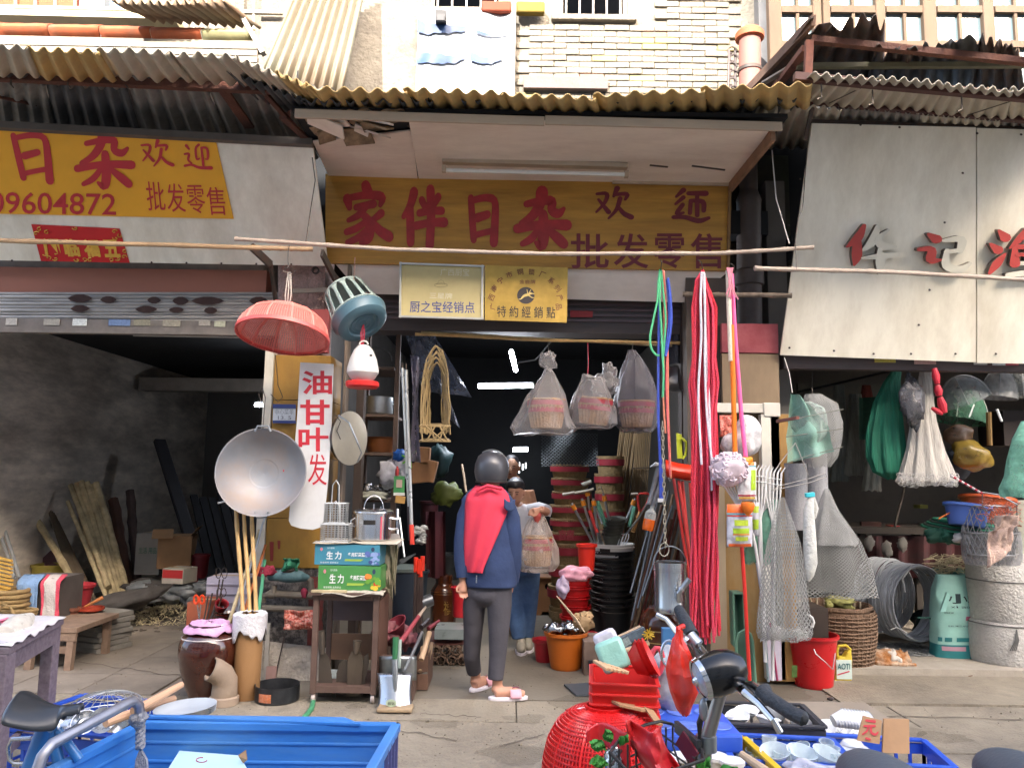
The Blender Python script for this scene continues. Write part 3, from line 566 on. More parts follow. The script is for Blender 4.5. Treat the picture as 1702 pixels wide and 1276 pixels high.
m.tube(e(733,474,11,3.2),.0014,4,closed=True); m.tube([P1.hit(727,472,.004),P1.hit(729,467,.004),P1.hit(733,465,.004),P1.hit(737,467,.004),P1.hit(739,472,.004)],.0014,4); ob('emblem',m,M('ink_tan','8f8560'),t)
P2=Plane(W(805,441,5.9),W(943,445,5.9),W(805,529,5.86)); t=thing('brass_plate','brass plate with leaping antelope emblem in a dark disc','sign',P2.hit(874,535))
quadslab([P2.hit(806,441),P2.hit(944,445),P2.hit(942,536),P2.hit(806,532)],.01,'panel',M('brass','b7974c',r=.32,m=.75,v=.18,s=7,b=.12,bs=6,d='8a6c34',da=.35),t)
ink=M('ink_black','262320',r=.5,v=.1)
m=MB();
for i,ch in enumerate('特約經銷點'): write(m,pbox(P2,826+i*20.5,508+i*.5,841+i*20.5,527+i*.5,.003),ch,.006)
ob('lettering',m,ink,t,smooth=0)
m=MB()
for i,ch in enumerate('广西南宁市铜锁厂系列产品'):
    a=R(196-i*(212/11)); cx,cy=874+57*math.cos(a),500-46*math.sin(a)-3; s_=5.2
    write(m,(lambda cx,cy,rt: lambda u,v: P2.hit(cx+(u-.5)*2*s_*math.cos(rt)+(v-.5)*2*s_*math.sin(rt),cy+(u-.5)*2*s_*math.sin(rt)-(v-.5)*2*s_*math.cos(rt),.003))(cx,cy,(R(90)-a)*.75),ch,.015)
write(m,pbox(P2,863,465,890,472,.003),'金鹿牌',.01)
ob('arched_lettering',m,M('ink_brown','7a4a2c',r=.5),t,smooth=0,kind='stuff')
m=MB().add([P2.hit(874+14.5*math.cos(i*6.283/28),491+14*math.sin(i*6.283/28),.003) for i in range(28)],[tuple(range(28))[::-1]]); ob('disc',m,M('ink_disc','3a3232',r=.45),t,smooth=0)
m=MB(); brush(m,bbox(P2,861,480,888,502,.005),[[(.2,.3,.05),(.4,.5,.2),(.62,.55,.2),(.8,.7,.08)],[(.72,.6,.1),(.9,.66,.08),(1,.6,.04)],[(.42,.5,.12),(.16,.2,.07),(.05,.22,.04)],[(.66,.5,.08),(.9,.3,.06),(.98,.34,.03)],[(.6,.62,.06),(.55,.95,.03)],[(.66,.64,.06),(.8,.95,.03)]],1.); ob('antelope',m,M('brass_lt','d8c07a',r=.4,m=.4),t,smooth=0)
LB=Plane(W(517,237,5.44),W(0,205,5.44),W(543,441,5.9))
t=thing('left_sign_board','large cream sheet-metal board above the left shop','board',LB.hit(250,440))
quadslab([LB.hit(-160,197),LB.hit(519,237),LB.hit(545,442),LB.hit(-160,430)],.02,'panel',cream,t)
m=MB()
for i in range(9):
    for (px,py) in ((20+i*58,(433+i*.8)),): m.lathe([(0,.004),(.008,.002),(.008,0)],8,loc=LB.hit(px,py,.002),rot=(90,0,0))
for i in range(4): m.lathe([(0,.004),(.008,.002),(.008,0)],8,loc=LB.hit(380+i*42,232+i*3,.002),rot=(90,0,0))
ob('screws',m,iron,t)
t=thing('yellow_sign','yellow shop sign with red Chinese characters and phone number','sign',LB.hit(200,362))
quadslab([LB.hit(-160,202,.012),LB.hit(357,228,.012),LB.hit(388,364,.012),LB.hit(-160,352,.012)],.008,'panel',M('sign_yellow','f0ae26',r=.5,v=.06,s=4),t)
m=MB(); brush(m,bbox(LB,25,222,97,300,.016,sh=-12),CH['ri'],1.15); brush(m,bbox(LB,128,217,222,316,.016,sh=-4),CH['za'],1.15); brush(m,bbox(LB,-90,212,-5,300,.016),CH['ban'],1.15)
brush(m,bbox(LB,238,233,288,277,.016,sh=-6),CH['huan'],1.1); brush(m,bbox(LB,308,238,352,282,.016,sh=-5),CH['ying'],1.1)
for i,ch in enumerate('批发零售'): write(m,pbox(LB,246+i*33.5,302+i*3,276+i*33.5,350+i*2.5,.016,sh=-5),ch,.0)
write(m,pbox(LB,-62,318,193,354,.016,sl=4),'1309604872',.008)
ob('lettering',m,M('sign_red2','bf2a34',r=.5,v=.06),t,smooth=0)
t=thing('red_door_banner','red and gold new-year banner pasted below the yellow sign','banner',LB.hit(130,436))
quadslab([LB.hit(52,373,.01),LB.hit(198,380,.01),LB.hit(215,437,.01),LB.hit(68,434,.01)],.006,'paper',M('paper_red','c81a1e',r=.6,v=.06),t)
gold=M('gold_foil','d8ab4a',r=.35,m=.5,v=.2,s=14)
m=MB()
for i,ch in enumerate('门临福五'): write(m,pbox(LB,76+i*33,396+i*.8,102+i*33,426+i*.6,.013,sh=-6),ch,.045)
ob('lettering',m,gold,t,smooth=0)
m=MB(); random.seed(2)
for cx,cy in ((66,381),(78,386),(60,388),(190,385),(200,392),(192,396),(125,379),(80,428),(92,430),(76,422),(196,430),(206,427),(184,431),(140,431),(128,432),(150,432),(208,418)):
    a0=random.random()*6; m.tube([LB.hit(cx+(1+k*.75)*math.cos(a0+k*.9),cy+(1+k*.6)*.8*math.sin(a0+k*.9),.014) for k in range(7)],.0045,4)
ob('gold_clouds',m,gold,t)
t=thing('left_shutter','rolled-up galvanised shutter with stickers over the left shop','shutter',W(220,545,6.1))
ob('lintel',MB().bb(W(-200,474,6.12),W(450,444,6.3)),M('lintel_grey','968c82',r=.8,v=.2,s=6,d='4a423c',da=.4),t,smooth=0)
ob('red_beam',MB().bb(W(-200,486,6.08),W(456,460,6.28)),M('red_beam','94604e',r=.7,v=.12,s=4,st=(.3,1,1)),t,smooth=0)
shm=M('shutter_zinc','b4b2ae',r=.5,m=.25,v=.22,s=7,st=(.4,1,4),d='5c5450',da=.5,ds=6)
for k in range(9):
    y=488+k*5.6
    m=MB(); A=W(-200,y,6.06+.02*abs(k-4)/4); B=W(462,y,6.06+.02*abs(k-4)/4); m.tube([A,B],.0165 if k%2 else .012,8); ob('slat',m,shm,t)
ob('bottom_rail',MB().bb(W(-200,549,6.03),W(462,537,6.09)),M('rail_zinc','77706a',r=.5,m=.1,v=.25,s=9),t,smooth=0,bev=.004)
hm=M('rust_patch','3f2c28',r=.85,v=.2)
for cx,cy,rx,ry in ((133,496,18,7),(180,498,12,6),(256,499,10,6),(300,500,12,7),(345,500,24,7),(133,513,14,6),(243,514,16,6),(293,515,11,5),(350,516,10,6),(430,500,14,7),(425,517,8,5)):
    ob('wear_patch',MB().add([W(cx+rx*math.cos(i*6.283/10)*(1 if i%5 else 1.15),cy+ry*math.sin(i*6.283/10),6.035) for i in range(10)],[tuple(range(10))[::-1]]),hm,t,smooth=0)
for i,(x0,x1,y0,y1,c) in enumerate(((120,145,530,541,'d8dcd8'),(180,217,531,541,'7088b0'),(9,29,529,540,'b8b4ac'),(72,100,530,540,'a8a49a'),(356,375,534,543,'b4b6a0'),(222,250,531,541,'908c78'),(270,300,532,542,'9a9484'),(330,350,533,541,'a09a90'))):
    ob('sticker',MB().bb(W(x0,y1,6.02),W(x1,y0,6.024)),M('sticker_'+c,c,r=.6,v=.25,s=60),t,smooth=0)
tag(ob('white_conduit',MB().tube([W(222,556,6.3),W(452,560,6.3)],.014,8),M('conduit_w','b0ada8',r=.5)),'thin grey conduit just under the left shutter','conduit')
def pole(name,px,r,mat,label,cat='pole',n=7,group=None,**k):
    pts=[W(*p) for p in px]; P=[];RR=[]; m=MB()
    tot=sum((pts[i+1]-pts[i]).length for i in range(len(pts)-1))
    nn=max(6,int(tot/.3))*6
    for i in range(nn+1):
        t_=i/nn*(len(pts)-1); j=min(int(t_),len(pts)-2); p=pts[j].lerp(pts[j+1],t_-j); P.append(p+V((0,0,.003*noise.noise((p.x*3,p.y,0))))); RR.append(r*(1.16 if i%6==0 else (1.0 if i%6 in(1,5) else .97)))
    m.tube(P,RR,10); return tag(ob(name,m,mat,**k),label,cat,group)
pole('bamboo_pole',[(-200,394,5.3),(430,412,5.35),(520,414,5.4)],.017,M('bamboo_pale','a58a6a',r=.5,v=.12,s=12,d='8c7452',da=.3),'tan bamboo pole across the left cream board')
pole('bamboo_pole',[(390,397,5.15),(650,414,5.2),(900,422,5.2),(1200,421,5.15),(1352,411,5.1)],.014,bamboo_grey,'long greyish bamboo pole across the brown sign')
pole('bamboo_pole',[(1254,446,5.05),(1480,452,5.1),(1790,470,5.2)],.015,bamboo_grey,'grey pole across the raised 华记 letters on the right board')
pole('timber_batten',[(1135,489,5.7),(1316,491,5.55)],.018,wood_old,'grey timber batten jutting out behind the hanging ropes')
pole('bamboo_pole',[(690,555,6.25),(900,565,6.25),(1130,570,6.25)],.013,bamboo,'thin bamboo pole inside the doorway with bagged baskets on it')
pole('bamboo_pole',[(700,552,6.28),(1125,575,6.3)],.011,bamboo_old,'thinner darker bamboo pole tied beneath its twin in the doorway')
def wirething(pts,r,label,mat=wire_m,name='wire',cat='wire'): return tag(ob(name,MB().tube([W(*p) for p in pts],r,6),mat),label,cat)
wirething([(519,262,5.3),(524,300,5.3),(516,350,5.3),(508,405,5.2)],.004,'twisted black wire hanging on the left cream board')
wirething([(1283,250,5.3),(1290,330,5.2),(1312,405,5.12)],.004,'loose white wire hanging in the dark gap by the right board',M('wire_w','b8b4ae',r=.5))
wirething([(1345,205,5.2),(1335,335,5.15),(1333,350,5.1),(1327,362,5.1),(1322,400,5.1),(1324,448,5.05)],.003,'twisted loop of wire tying the pole to the right board')
for nm,pts,lab in (('bracket',[(418,410,5.5),(450,440,5.7),(458,500,5.95)],'dark iron bracket at the right end of the left shutter'),('bracket',[(535,420,5.5),(555,460,5.8),(580,492,6.0)],'dark iron bracket above the blue poultry feeder')):
    m=MB();
    for i in range(2): m.bar(W(*pts[i]),W(*pts[i+1]),.02,.06)
    tag(ob(nm,m,iron,smooth=0),lab,'bracket')
RB=Plane(W(1350,205,5.31),W(1702,216,5.31),W(1300,590,5.9))
t=thing('right_sign_board','big cream metal signboard over the right shop with a rust-streaked seam','board',RB.hit(1500,600))
quadslab([RB.hit(1350,205),RB.hit(1622,212),RB.hit(1622,602),RB.hit(1297,590)],.02,'panel',cream,t)
quadslab([RB.hit(1624,213),RB.hit(1800,218),RB.hit(1800,606),RB.hit(1624,603)],.02,'panel',cream,t)
m=MB()
for px,py in ((1430,208),(1495,212),(1624,222),(1697,224),(1600,288),(1570,370),(1330,298),(1311,375),(1545,482),(1312,578),(1386,583),(1452,588),(1514,588),(1588,588),(1655,588),(1527,540)): m.lathe([(0,.006),(.009,.003),(.009,0)],8,loc=RB.hit(px,py,.002),rot=(75,0,0))
ob('screws',m,iron,t)
t=thing('raised_lettering','raised red and white characters peeling on the right cream board','lettering',RB.hit(1560,470))
def raised(bx,strokes,mat,wd=1.,dep=.05,name='character'):
    for q,st in enumerate(strokes):
        fn=bbox(RB,*bx,dep,sh=0); m=MB(); brush(m,lambda u,v,z: fn(u,v,q*1.7),[st],wd);
        o=ob('stroke',m,[mat,M('letter_side','6d655c',r=.8)],t,smooth=0); s=o.modifiers.new('solid','SOLIDIFY'); s.thickness=dep*.8; s.offset=1 if 0 else -1; s.material_offset_rim=1
lr=M('letter_red','b5443f',r=.6,v=.1,s=8); lw=M('letter_white','d9d6c6',r=.6,v=.06)
raised((1408,375,1492,448),CH['hua'][:2],lr,1.6); raised((1400,375,1492,448),CH['hua'][2:],lw,1.6)
raised((1526,388,1615,455),CH['ji'][:2],lr,1.6); raised((1526,388,1615,455),CH['ji'][2:],lw,1.5)
raised((1645,382,1745,462),CH['yu'][:8],lr,1.5); raised((1645,382,1745,462),CH['yu'][8:],lw,1.5)
t=thing('right_shutter_rail','dusty shutter rail with stickers over the right shop opening','shutter',W(1500,612,6.05))
ob('rail',MB().bb(W(1303,612,6.0),W(1800,586,6.1)),M('rail_dusty','564a48',r=.6,v=.25,s=8,st=(.4,1,4)),t,smooth=0)
for x0,x1,y0,y1,c in ((1454,1488,594,602,'b8a848'),(1520,1555,597,605,'c09a90'),(1619,1640,598,606,'c0beb8'),(1650,1670,598,607,'c4c6c8'),(1672,1692,600,607,'b04050')): ob('sticker',MB().bb(W(x0,y1,5.985),W(x1,y0,5.99)),M('sticker_'+c,c,r=.6,v=.2,s=60),t,smooth=0)
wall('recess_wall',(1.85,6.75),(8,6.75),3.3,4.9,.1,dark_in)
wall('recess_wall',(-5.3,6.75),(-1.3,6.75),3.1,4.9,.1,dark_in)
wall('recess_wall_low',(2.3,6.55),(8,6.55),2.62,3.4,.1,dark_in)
t=thing('rain_pipe','dark cast-iron rain pipe with a bell joint beside the centre sign','pipe',W(1245,540,6.2))
pipe_m=M('cast_iron','4f4744',r=.6,v=.25,s=6,b=.2,bs=15,d='6a5c52',da=.4)
a=W(1244,285,6.25); b=W(1246,560,6.25); ob('pipe',MB().tube([a+V((0,0,.3)),a.lerp(b,.12)],.075,16).tube([a.lerp(b,.12),a.lerp(b,.18),a.lerp(b,.2),b],[.075,.105,.1,.1],18),pipe_m,t)
ob('bell',MB().lathe([(.1,0),(.118,.01),(.118,.12),(.1,.14)],18,loc=a.lerp(b,.7)),pipe_m,t)
ob('backing_wall',MB().bb(W(1200,545,6.45),W(1300,270,6.6)),M('blotched_dark_wall','3b3833',r=.9,v=.3,s=5,d='4a5a40',da=.4),t,smooth=0)  # dark grey backing with greenish blotches
t=thing('left_pillar','left brick pillar with pink pebbledash top and ochre painted lower part','pillar',W(490,1130,5.9))
peb=M('pebbledash','a88f88',r=.95,v=.35,s=70,b=.8,bs=70,d='6f5f5a',da=.5,ds=3)
ob('pebble_top',MB().bb(W(462,600,6.05),W(556,436,6.35)),peb,t,smooth=0)
for px,w in ((478,26),(528,26)):
    ob('half_column',MB().tube([W(px,600,6.1),W(px,440,6.1)],.075,18),peb,t)
ob('iron_strap',MB().bar(W(482,484,5.93),W(545,482,5.93),.02,.035),M('strap','7a736c',r=.6,m=.3,v=.2),t,smooth=0)
ob('pipe_hole',MB().lathe([(.03,0),(.03,.02),(.02,.02),(.018,-.01)],16,loc=W(525,450,5.99),rot=(90,0,0)),iron,t)
ochre=M('ochre_tile','8f6a28',r=.55,v=.22,s=4,st=(1,1,.5),d='c0963c',da=.45,ds=2.4)
A=W(438,1140,5.95); B=W(556,585,6.0)
zs=[-.02,.52,.62,.78,1.15,1.6,2.05,W(500,590,5.95).z]
xl,xr=W(447,600,5.95).x,W(556,600,5.95).x
xl=-1.845; xr=-1.41
for i in range(3,len(zs)-1):
    ob('painted_panel',MB().bb((xl,5.95,zs[i]+.002),(xr,6.35,zs[i+1]-.002)),ochre,t,smooth=0,bev=.003)
terr=M('terrazzo','3e3a38',r=.6,v=.3,s=40,d='a39c94',da=.75,ds=26,b=.2,bs=60)
ob('base',MB().bb((xl,5.96,-.02),(xr,6.35,.78)),terr,t,smooth=0)
ob('red_stain',MB().grid(lambda u,v: V((-1.50+.11*u+.02*noise.noise((u*3,v*6,1)),5.952,.22+v*.5)),4,10),M('red_paint_worn','7d3a34',r=.8,v=.3,s=30,d='4a3c38',da=.7,ds=14),t)
ob('red_patch',MB().bb(W(505,585,5.94),W(550,517,6.0)),M('red_old','9a4a4a',r=.8,v=.15),t,smooth=0)
m=MB()
for x0,y0,w,h in ((448,900,7,32),(461,898,5,14)): m.add([W(x0,y0,5.945),W(x0+w,y0,5.945),W(x0+w-1,y0+h,5.945),W(x0+1,y0+h,5.945)],[(3,2,1,0)])
ob('red_daub',m,M('daub','8a3028',r=.8,v=.2),t,smooth=0)
ob('corner_trim',MB().bb((xl-.07,5.93,.75),(xl-.004,6.02,2.45)),M('trim_white','cfcabb',r=.7,v=.08,d='a89c84',da=.4,ds=4),t,smooth=0)
ob('rough_footing',MB().grid(lambda u,v: V((xl+.02+.52*u,5.95-.13*(1-v)**.6-.02*noise.noise((u*6,v*4,2)),-.01+.26*v-.05*u*v)),16,8),M('footing','a8a094',r=.95,v=.2,s=14,b=1,bs=30),t)
t=thing('notice','small white handwritten notice with blue edges on the left pillar','notice',W(470,703,5.92)); ob('paper',MB().bb(W(453,702,5.92),W(492,673,5.93)),M('paper_w','cfd4d8',r=.7,v=.08,s=30),t,smooth=0)
for y0,y1 in ((678,672),(703,699)): ob('blue_band',MB().bb(W(453,y0,5.912),W(492,y1,5.92)),M('ink_navy','33427c',r=.6),t,smooth=0)
PN=Plane(W(453,702,5.908),W(492,702,5.908),W(453,673,5.908)); m=write(MB(),pbox(PN,457,680,488,689,.001),'中心菜单',-.01); write(m,pbox(PN,462,691,484,697,.001),'13. 5',0); ob('handwriting',m,M('ink_grey','6a7076'),t,smooth=0,kind='stuff')
t=thing('wooden_post','weathered grey wooden door post behind the hanging white sign','post',W(588,1000,6.15))
ob('post',MB().bb(W(556,1130,6.0),W(583,446,6.12)),wood_old,t,smooth=0,bev=.006)
ob('inner_post',MB().bb(W(588,1120,6.2),W(601,540,6.3)),M('post_dk','3d322c',r=.8,v=.25,s=10,st=(1,1,.2)),t,smooth=0)
t=thing('right_pillar','right pillar with red band, brown boarding and worn ochre lower panel','pillar',W(1250,1130,5.9))
x0,x1=W(1204,800,5.95).x,W(1300,800,5.95).x
def zz(py,px=1250,d=5.95): return W(px,py,d).z
ob('dark_core',MB().bb((x0-.02,6.0,-.02),(x1,6.4,zz(540))),M('core_dk','3a3430',r=.9,v=.3),t,smooth=0)
ob('red_band',MB().bb((x0,5.95,zz(586)),(x1,6.0,zz(538))),M('red_band','9c454e',r=.75,v=.12,s=5,d='b87a7c',da=.35,ds=5),t,smooth=0)
ob('brown_boarding',MB().bb((x0,5.955,zz(694)),(x1,6.0,zz(588))),M('boarding','7f6c54',r=.7,v=.15,s=4,st=(1,1,.3),d='9c8a70',da=.3),t,smooth=0)
ob('ochre_panel',MB().bb((x0,5.955,0),(x1,6.0,zz(696))),M('ochre_worn','86693a',r=.6,v=.2,s=4,st=(1,1,.3),d='a89a80',da=.6,ds=1.6),t,smooth=0)
ob('wood_stripe',MB().bb((x0-.13,5.93,0),(x0-.005,6.05,zz(800))),M('stripe_w','9b8c74',r=.85,v=.2,s=8,st=(1,1,.2),d='6a5a48',da=.6,ds=4),t,smooth=0)
ob('door_post',MB().bb(W(1148,1120,6.05),W(1198,470,6.2)),M('post_mid','5b5149',r=.85,v=.25,s=10,st=(1,1,.2)),t,smooth=0)
ob('inner_jamb',MB().bb(W(1138,1100,6.22),W(1150,500,6.35)),M('post_dk'),t,smooth=0)
pvc=M('pvc_white','d6d3c8',r=.4,v=.05,d='b0a890',da=.2)
t=thing('pvc_conduit','square white plastic conduit bent round the right pillar','conduit',W(1282,1130,5.9))
ob('run',MB().bb(W(1190,685,5.88),W(1275,672,5.95)),pvc,t,smooth=0,bev=.004)
ob('elbow',MB().bb(W(1270,692,5.87),W(1291,671,5.95)),pvc,t,smooth=0,bev=.006)
ob('drop',MB().bb(W(1275,1130,5.88),W(1290,690,5.95)),pvc,t,smooth=0,bev=.004)
tag(ob('edge_board',MB().bb(W(1291,1132,5.88),W(1308,690,5.98)),M('edge_b','97743f',r=.7,v=.2,s=8,st=(1,1,.2)),smooth=0,bev=.004),'narrow varnished board on the right edge of the right pillar','board')
t=thing('opposite_house','long plain rendered row across the street behind the viewer','building',(0,-7,0))
m=MB(); m.bb((-30,-15,0),(30,-7,13.1)); ob('wall',m,M('opp_render','d4ccc0',r=.9,v=.1,s=.6,b=.1,bs=3),t,smooth=0)
for k in range(12):
    for f in range(4): ob('window',MB().bb((-27+k*4.6,-6.99,1.2+f*3.0),(-25.4+k*4.6,-6.93,2.7+f*3.0)),M('opp_glass','4a5458',r=.2,v=.1),t,smooth=0)
def gy(px,py): return HZ(px,py).y
def rodpts(*p): return [W(*q) for q in p]
def rod(name,pts,r,mat,label=None,cat=None,group=None,parent=None,n=8,**k):
    return ob(name,MB().tube(rodpts(*pts),r,n),mat,label=label,cat=cat,group=group,parent=parent,**k)
def cloth(fn,nu,nv,amp,seed,ax=(0,1,0)):
    A=V(ax); return MB().grid(lambda u,v: fn(u,v)+A*amp*(noise.noise((u*3.1+seed,v*2.3,seed))+.5*noise.noise((u*9,v*7+seed,seed))),nu,nv)
def fr(px,py,d,w,h):  # centre-bottom frame on the photo plane at depth d : returns fn(a,b) a px right, b px up
    pass
pot_br=M('glazed_brown','3c1a12',r=.12,v=.25,s=3,d='6a3a22',da=.3,ds=3,coat=.6)
pot_m=M('glazed_amber','4a2410',r=.15,v=.3,s=3,st=(1,1,.2),coat=.5)
t=thing('painted_table','speckled purple-grey wooden table with plastic cloth, front left','table',W(40,1276,3.4))
tbm=M('table_purple','6d5f66',r=.6,v=.3,s=50,b=.15,d='8f8588',da=.5,ds=40)
a=W(106,1052,3.95); b=W(18,1096,3.2); top=.765
def z_(v,z): return V((v.x,v.y,z))
c1=z_(W(104,1062,3.95),top);c0=z_(W(14,1098,3.3),top);c2=c1+V((-1.4,.2,0));c3=c0+V((-1.2,0,0))
ob('table_top',MB().prism([c3,c0,c1,c2],(0,0,-.03)),tbm,t,smooth=0,bev=.004)
ob('apron',MB().bar(c0-V((.03,0,.07)),c1-V((.03,0,.07)),.03,.08),tbm,t,smooth=0)
ob('leg',MB().bar(c0-V((.04,-.03,.03)),V((c0.x-.04,c0.y+.03,0)),.065),tbm,t,smooth=0,bev=.004)
ob('leg',MB().bar(c1-V((.04,.03,.03)),V((c1.x-.04,c1.y-.03,0)),.06),tbm,t,smooth=0,bev=.004)
ob('leg_brace',MB().bar(c0-V((.04,-.03,.45)),c1-V((.04,.03,.45)),.03,.05),tbm,t,smooth=0)
ob('shelf_rail',MB().bar(V((c1.x-.1,c1.y-.4,.3)),V((c1.x+.25,c1.y-.2,.3)),.05,.03),tbm,t,smooth=0)
pc=M('oilcloth','d9d5d2',r=.3,v=.1,s=6,b=.2,bs=14,d='b8a8a8',da=.4)
m=MB().grid(lambda u,v: bil([c3,c0,c1,c2],u,v)*1+V((.01*u,0,.006+.012*abs(noise.noise((u*4,v*6,2)))-.03*(u>.97)*noise.noise((v*9,1,1)))),24,24); tag(ob('oilcloth',m,pc,solid=.002),'crumpled pale oilcloth spread on the speckled purple table','cloth')
m=MB().tube([W(5,1068,3.55)+V((0,0,.02)),W(30,1052,3.7)+V((0,0,.03)),W(50,1042,3.8)+V((0,0,.05))],[.055,.06,.02],12); tag(ob('plastic_roll',m,M('roll_pl','c8c2b4',r=.3,v=.2,s=14,b=.5,bs=20)),'rolled clear plastic bag lying on the oilcloth of the front-left table','plastic roll')
for i,(c,px,py) in enumerate((('c8567a',15,1046),('4a8a60',28,1060),('d07890',2,1052))):
    m=cloth(lambda u,v: z_(W(px+22*(u-.5),py,3.75),top+.02)+V((0,.1*(v-.5),.012*u)),6,5,.01,i,(0,0,1)); tag(ob('printed_cloth',m,M('cl_'+c,c,r=.7,v=.3,s=30),solid=.002),('pink','green','rose')[i]+' printed cloth scrap on the front-left table','cloth')
t=thing('low_bench','low weathered wooden bench behind the speckled purple table','bench',HZ(85,1125))
bw=M('bench_wood','8a7360',r=.85,v=.25,s=10,b=.3,d='5d4d42',da=.4)
A=HZ(118,1113); d0=A.y
top=W(118,1042,d0).z
xL=W(30,1100,d0).x;
ob('seat',MB().bb((xL-.9,d0-.02,top-.04),(A.x+.03,d0+.62,top)),bw,t,smooth=0,bev=.005)
for x in (A.x-.02,A.x-.32): ob('leg',MB().bar((x,d0+.02,top-.04),(x,d0-.0,0),.05),bw,t,smooth=0)
ob('leg',MB().bar((A.x-.03,d0+.55,top-.04),(A.x-.03,d0+.55,0),.05),bw,t,smooth=0)
ob('stretcher',MB().bar((A.x-.35,d0+.03,top*.45),(A.x,d0+.03,top*.45),.03,.05),bw,t,smooth=0)
ob('apron',MB().bar((A.x-1.2,d0+.0,top-.07),(A.x+.02,d0+.0,top-.07),.025,.06),bw,t,smooth=0)
d1=d0+.28
m=MB().bb((W(28,1036,d1+.1).x,d1+.06,top),(W(100,1036,d1+.1).x,d1+.4,W(60,962,d1).z)); tag(ob('tool_crate',m,M('grey_crate','5b5552',r=.7,v=.2),smooth=0),'grey wooden crate under the hanging towels','crate')
def towel(x0,x1,y0,y1,c,lab,seed,m2=None):
    f=lambda u,v: W(x0+(x1-x0)*u+2*math.sin(u*9+v*3),y0+(y1-y0)*v,d1+.01-.03*v)+V((0,.10*(1-min(1,v*7)),0))
    mb=cloth(f,18,16,.02,seed);
    if m2:
        for i in range(len(mb.f)): mb.mi[i]=1 if (i%18) in m2 else 0
    tag(ob('towel',mb,[c,M('towel_pink','c94a5c',r=.95,v=.15,b=.4,bs=90)],solid=.006),lab,'towel')
towel(27,63,957,1033,M('towel_blue','7896ba',r=.95,v=.1,s=30,b=.4,bs=90),'pale blue towel hanging over the grey crate, left shop',1)
towel(66,100,957,1031,M('towel_white','b9b2ac',r=.95,v=.1,s=30,b=.4,bs=90),'white towel with pink edges beside the pale blue towel',5,(0,1,2,13,14,15,16,17))
def tub(name,px,py,d,wt,wb,h,mat,label,cat,rim=.012,tilt=(0,0,0),handle=None,group=None,ribs=0,zbase=None,solid=.004):
    """open round tub: photo px of base centre, distance, widths/height in px"""
    k=mpp(d); base=W(px,py,d); rt,rb,hh=wt*k/2,wb*k/2,h*k
    if zbase is not None: base.z=zbase
    pr=[(0,0),(rb*.96,0),(rb,.008)]
    n=10
    for i in range(1,n+1):
        r=rb+(rt-rb)*i/n
        pr.append((r+(.006 if ribs and i%ribs==0 else 0),hh*i/n))
    pr+=[(rt+rim,hh),(rt+rim,hh-.018),(rt+rim*.4,hh-.02)]
    inner=[(rt-.002,hh-.004),(rb-.004,.012),(0,.012)]
    t=thing(name,label,cat,base,group); Rm=Euler([R(x) for x in tilt]).to_matrix()
    ob('body',MB().lathe(pr[:-2]+[(rt+rim,hh+.004),(rt-.003,hh+.004)]+[(rt-.005,hh-.01),(rb-.005,.014),(0,.014)],32,loc=base,rot=Rm),mat,t)
    ob('rim',MB().lathe([(rt,hh-.02),(rt+rim,hh-.018),(rt+rim,hh+.003),(rt,hh+.006)],32,loc=base,rot=Rm),mat,t)
    if handle:
        m=MB().tube([base+Rm@V((rt*1.02*math.cos(R(a)),handle*math.sin(R(a))*0+ -.2*rt*math.sin(R(a)),hh-.02+handle*math.sin(R(a)))) for a in range(0,181,15)],.004,6); ob('bail_handle',m,wire_m,t)
    return t
ts=HZ(150,1085); d2=ts.y
stk=thing('slab_stack','stack of grey stone slabs beside the low bench','slabs',ts)
slm=M('slab_grey','76736c',r=.85,v=.15,s=6,b=.2,d='9a968c',da=.3)
zt=W(150,1022,d2).z; n=7
for i in range(n):
    z=zt*i/n; ob('slab',MB().box((ts.x+U(-.02,.02)-.02,d2+.18+U(-.02,.02),z+zt/n/2),(.36,.34,zt/n-.006),rot=(0,0,-22+U(-5,5))),slm,stk,smooth=0,bev=.003)
tub('red_basin',118,1024,d2+.3,62,44,50,M('basin_red','a8313a',r=.45,v=.08),'big dull red plastic tub behind the slab stack','basin')
tub('clay_pot',120,1026,d2+.02,22,18,10,M('clay_br','7a4c3a',r=.5,v=.15),'small brown clay pot on the slab stack','pot',zbase=zt+.003)
tub('clay_dish',150,1021,d2+.1,36,20,8,M('clay_red','9a3c28',r=.35,v=.15),'shallow reddish clay dish on the slab stack','dish',zbase=zt+.003)
tag(ob('wooden_spoon',MB().tube([V((ts.x-.1,d2+.05,zt+.06)),V((ts.x+.02,d2+.1,zt+.13))],[.008,.016],8),M('spoon_w','b8743c',r=.5)),'orange wooden spoon resting in the clay pot','spoon')
t=thing('straw_mats','stack of round woven straw mats at the left edge','mats',W(5,1040,d0+.2))
for i in range(7):
    z=top+.0+.035*i; c=V((W(2,1040,d0+.2).x+.01*(i%2),d0+.2,z+.02)); ob('mat',MB().tube([c+V((.17*math.cos(k*.3),.14*math.sin(k*.3),0)) for k in range(21)],.018,8,closed=True).lathe([(0,.0),(.17,.0)],24,loc=c),M('straw','9a8156',r=.9,v=.25,s=20,b=.6,bs=60,st=(1,1,4)),t)
t=thing('bamboo_clappers','fan of short yellow bamboo strips tied in a bundle above the straw mats','bamboo strips',W(8,985,d0+.25))
for i in range(9):
    y=928+i*6.5; ob('strip',MB().bar(W(-20,y-6,d0+.3),W(18+U(-3,3),y+4,d0+.2),.02,.016),M('strip_y','c49a44',r=.6,v=.2),t,smooth=0)
t=thing('rope_basket','coiled rope-handled straw basket at the left edge by the bench','basket',W(15,1040,d0+.05))
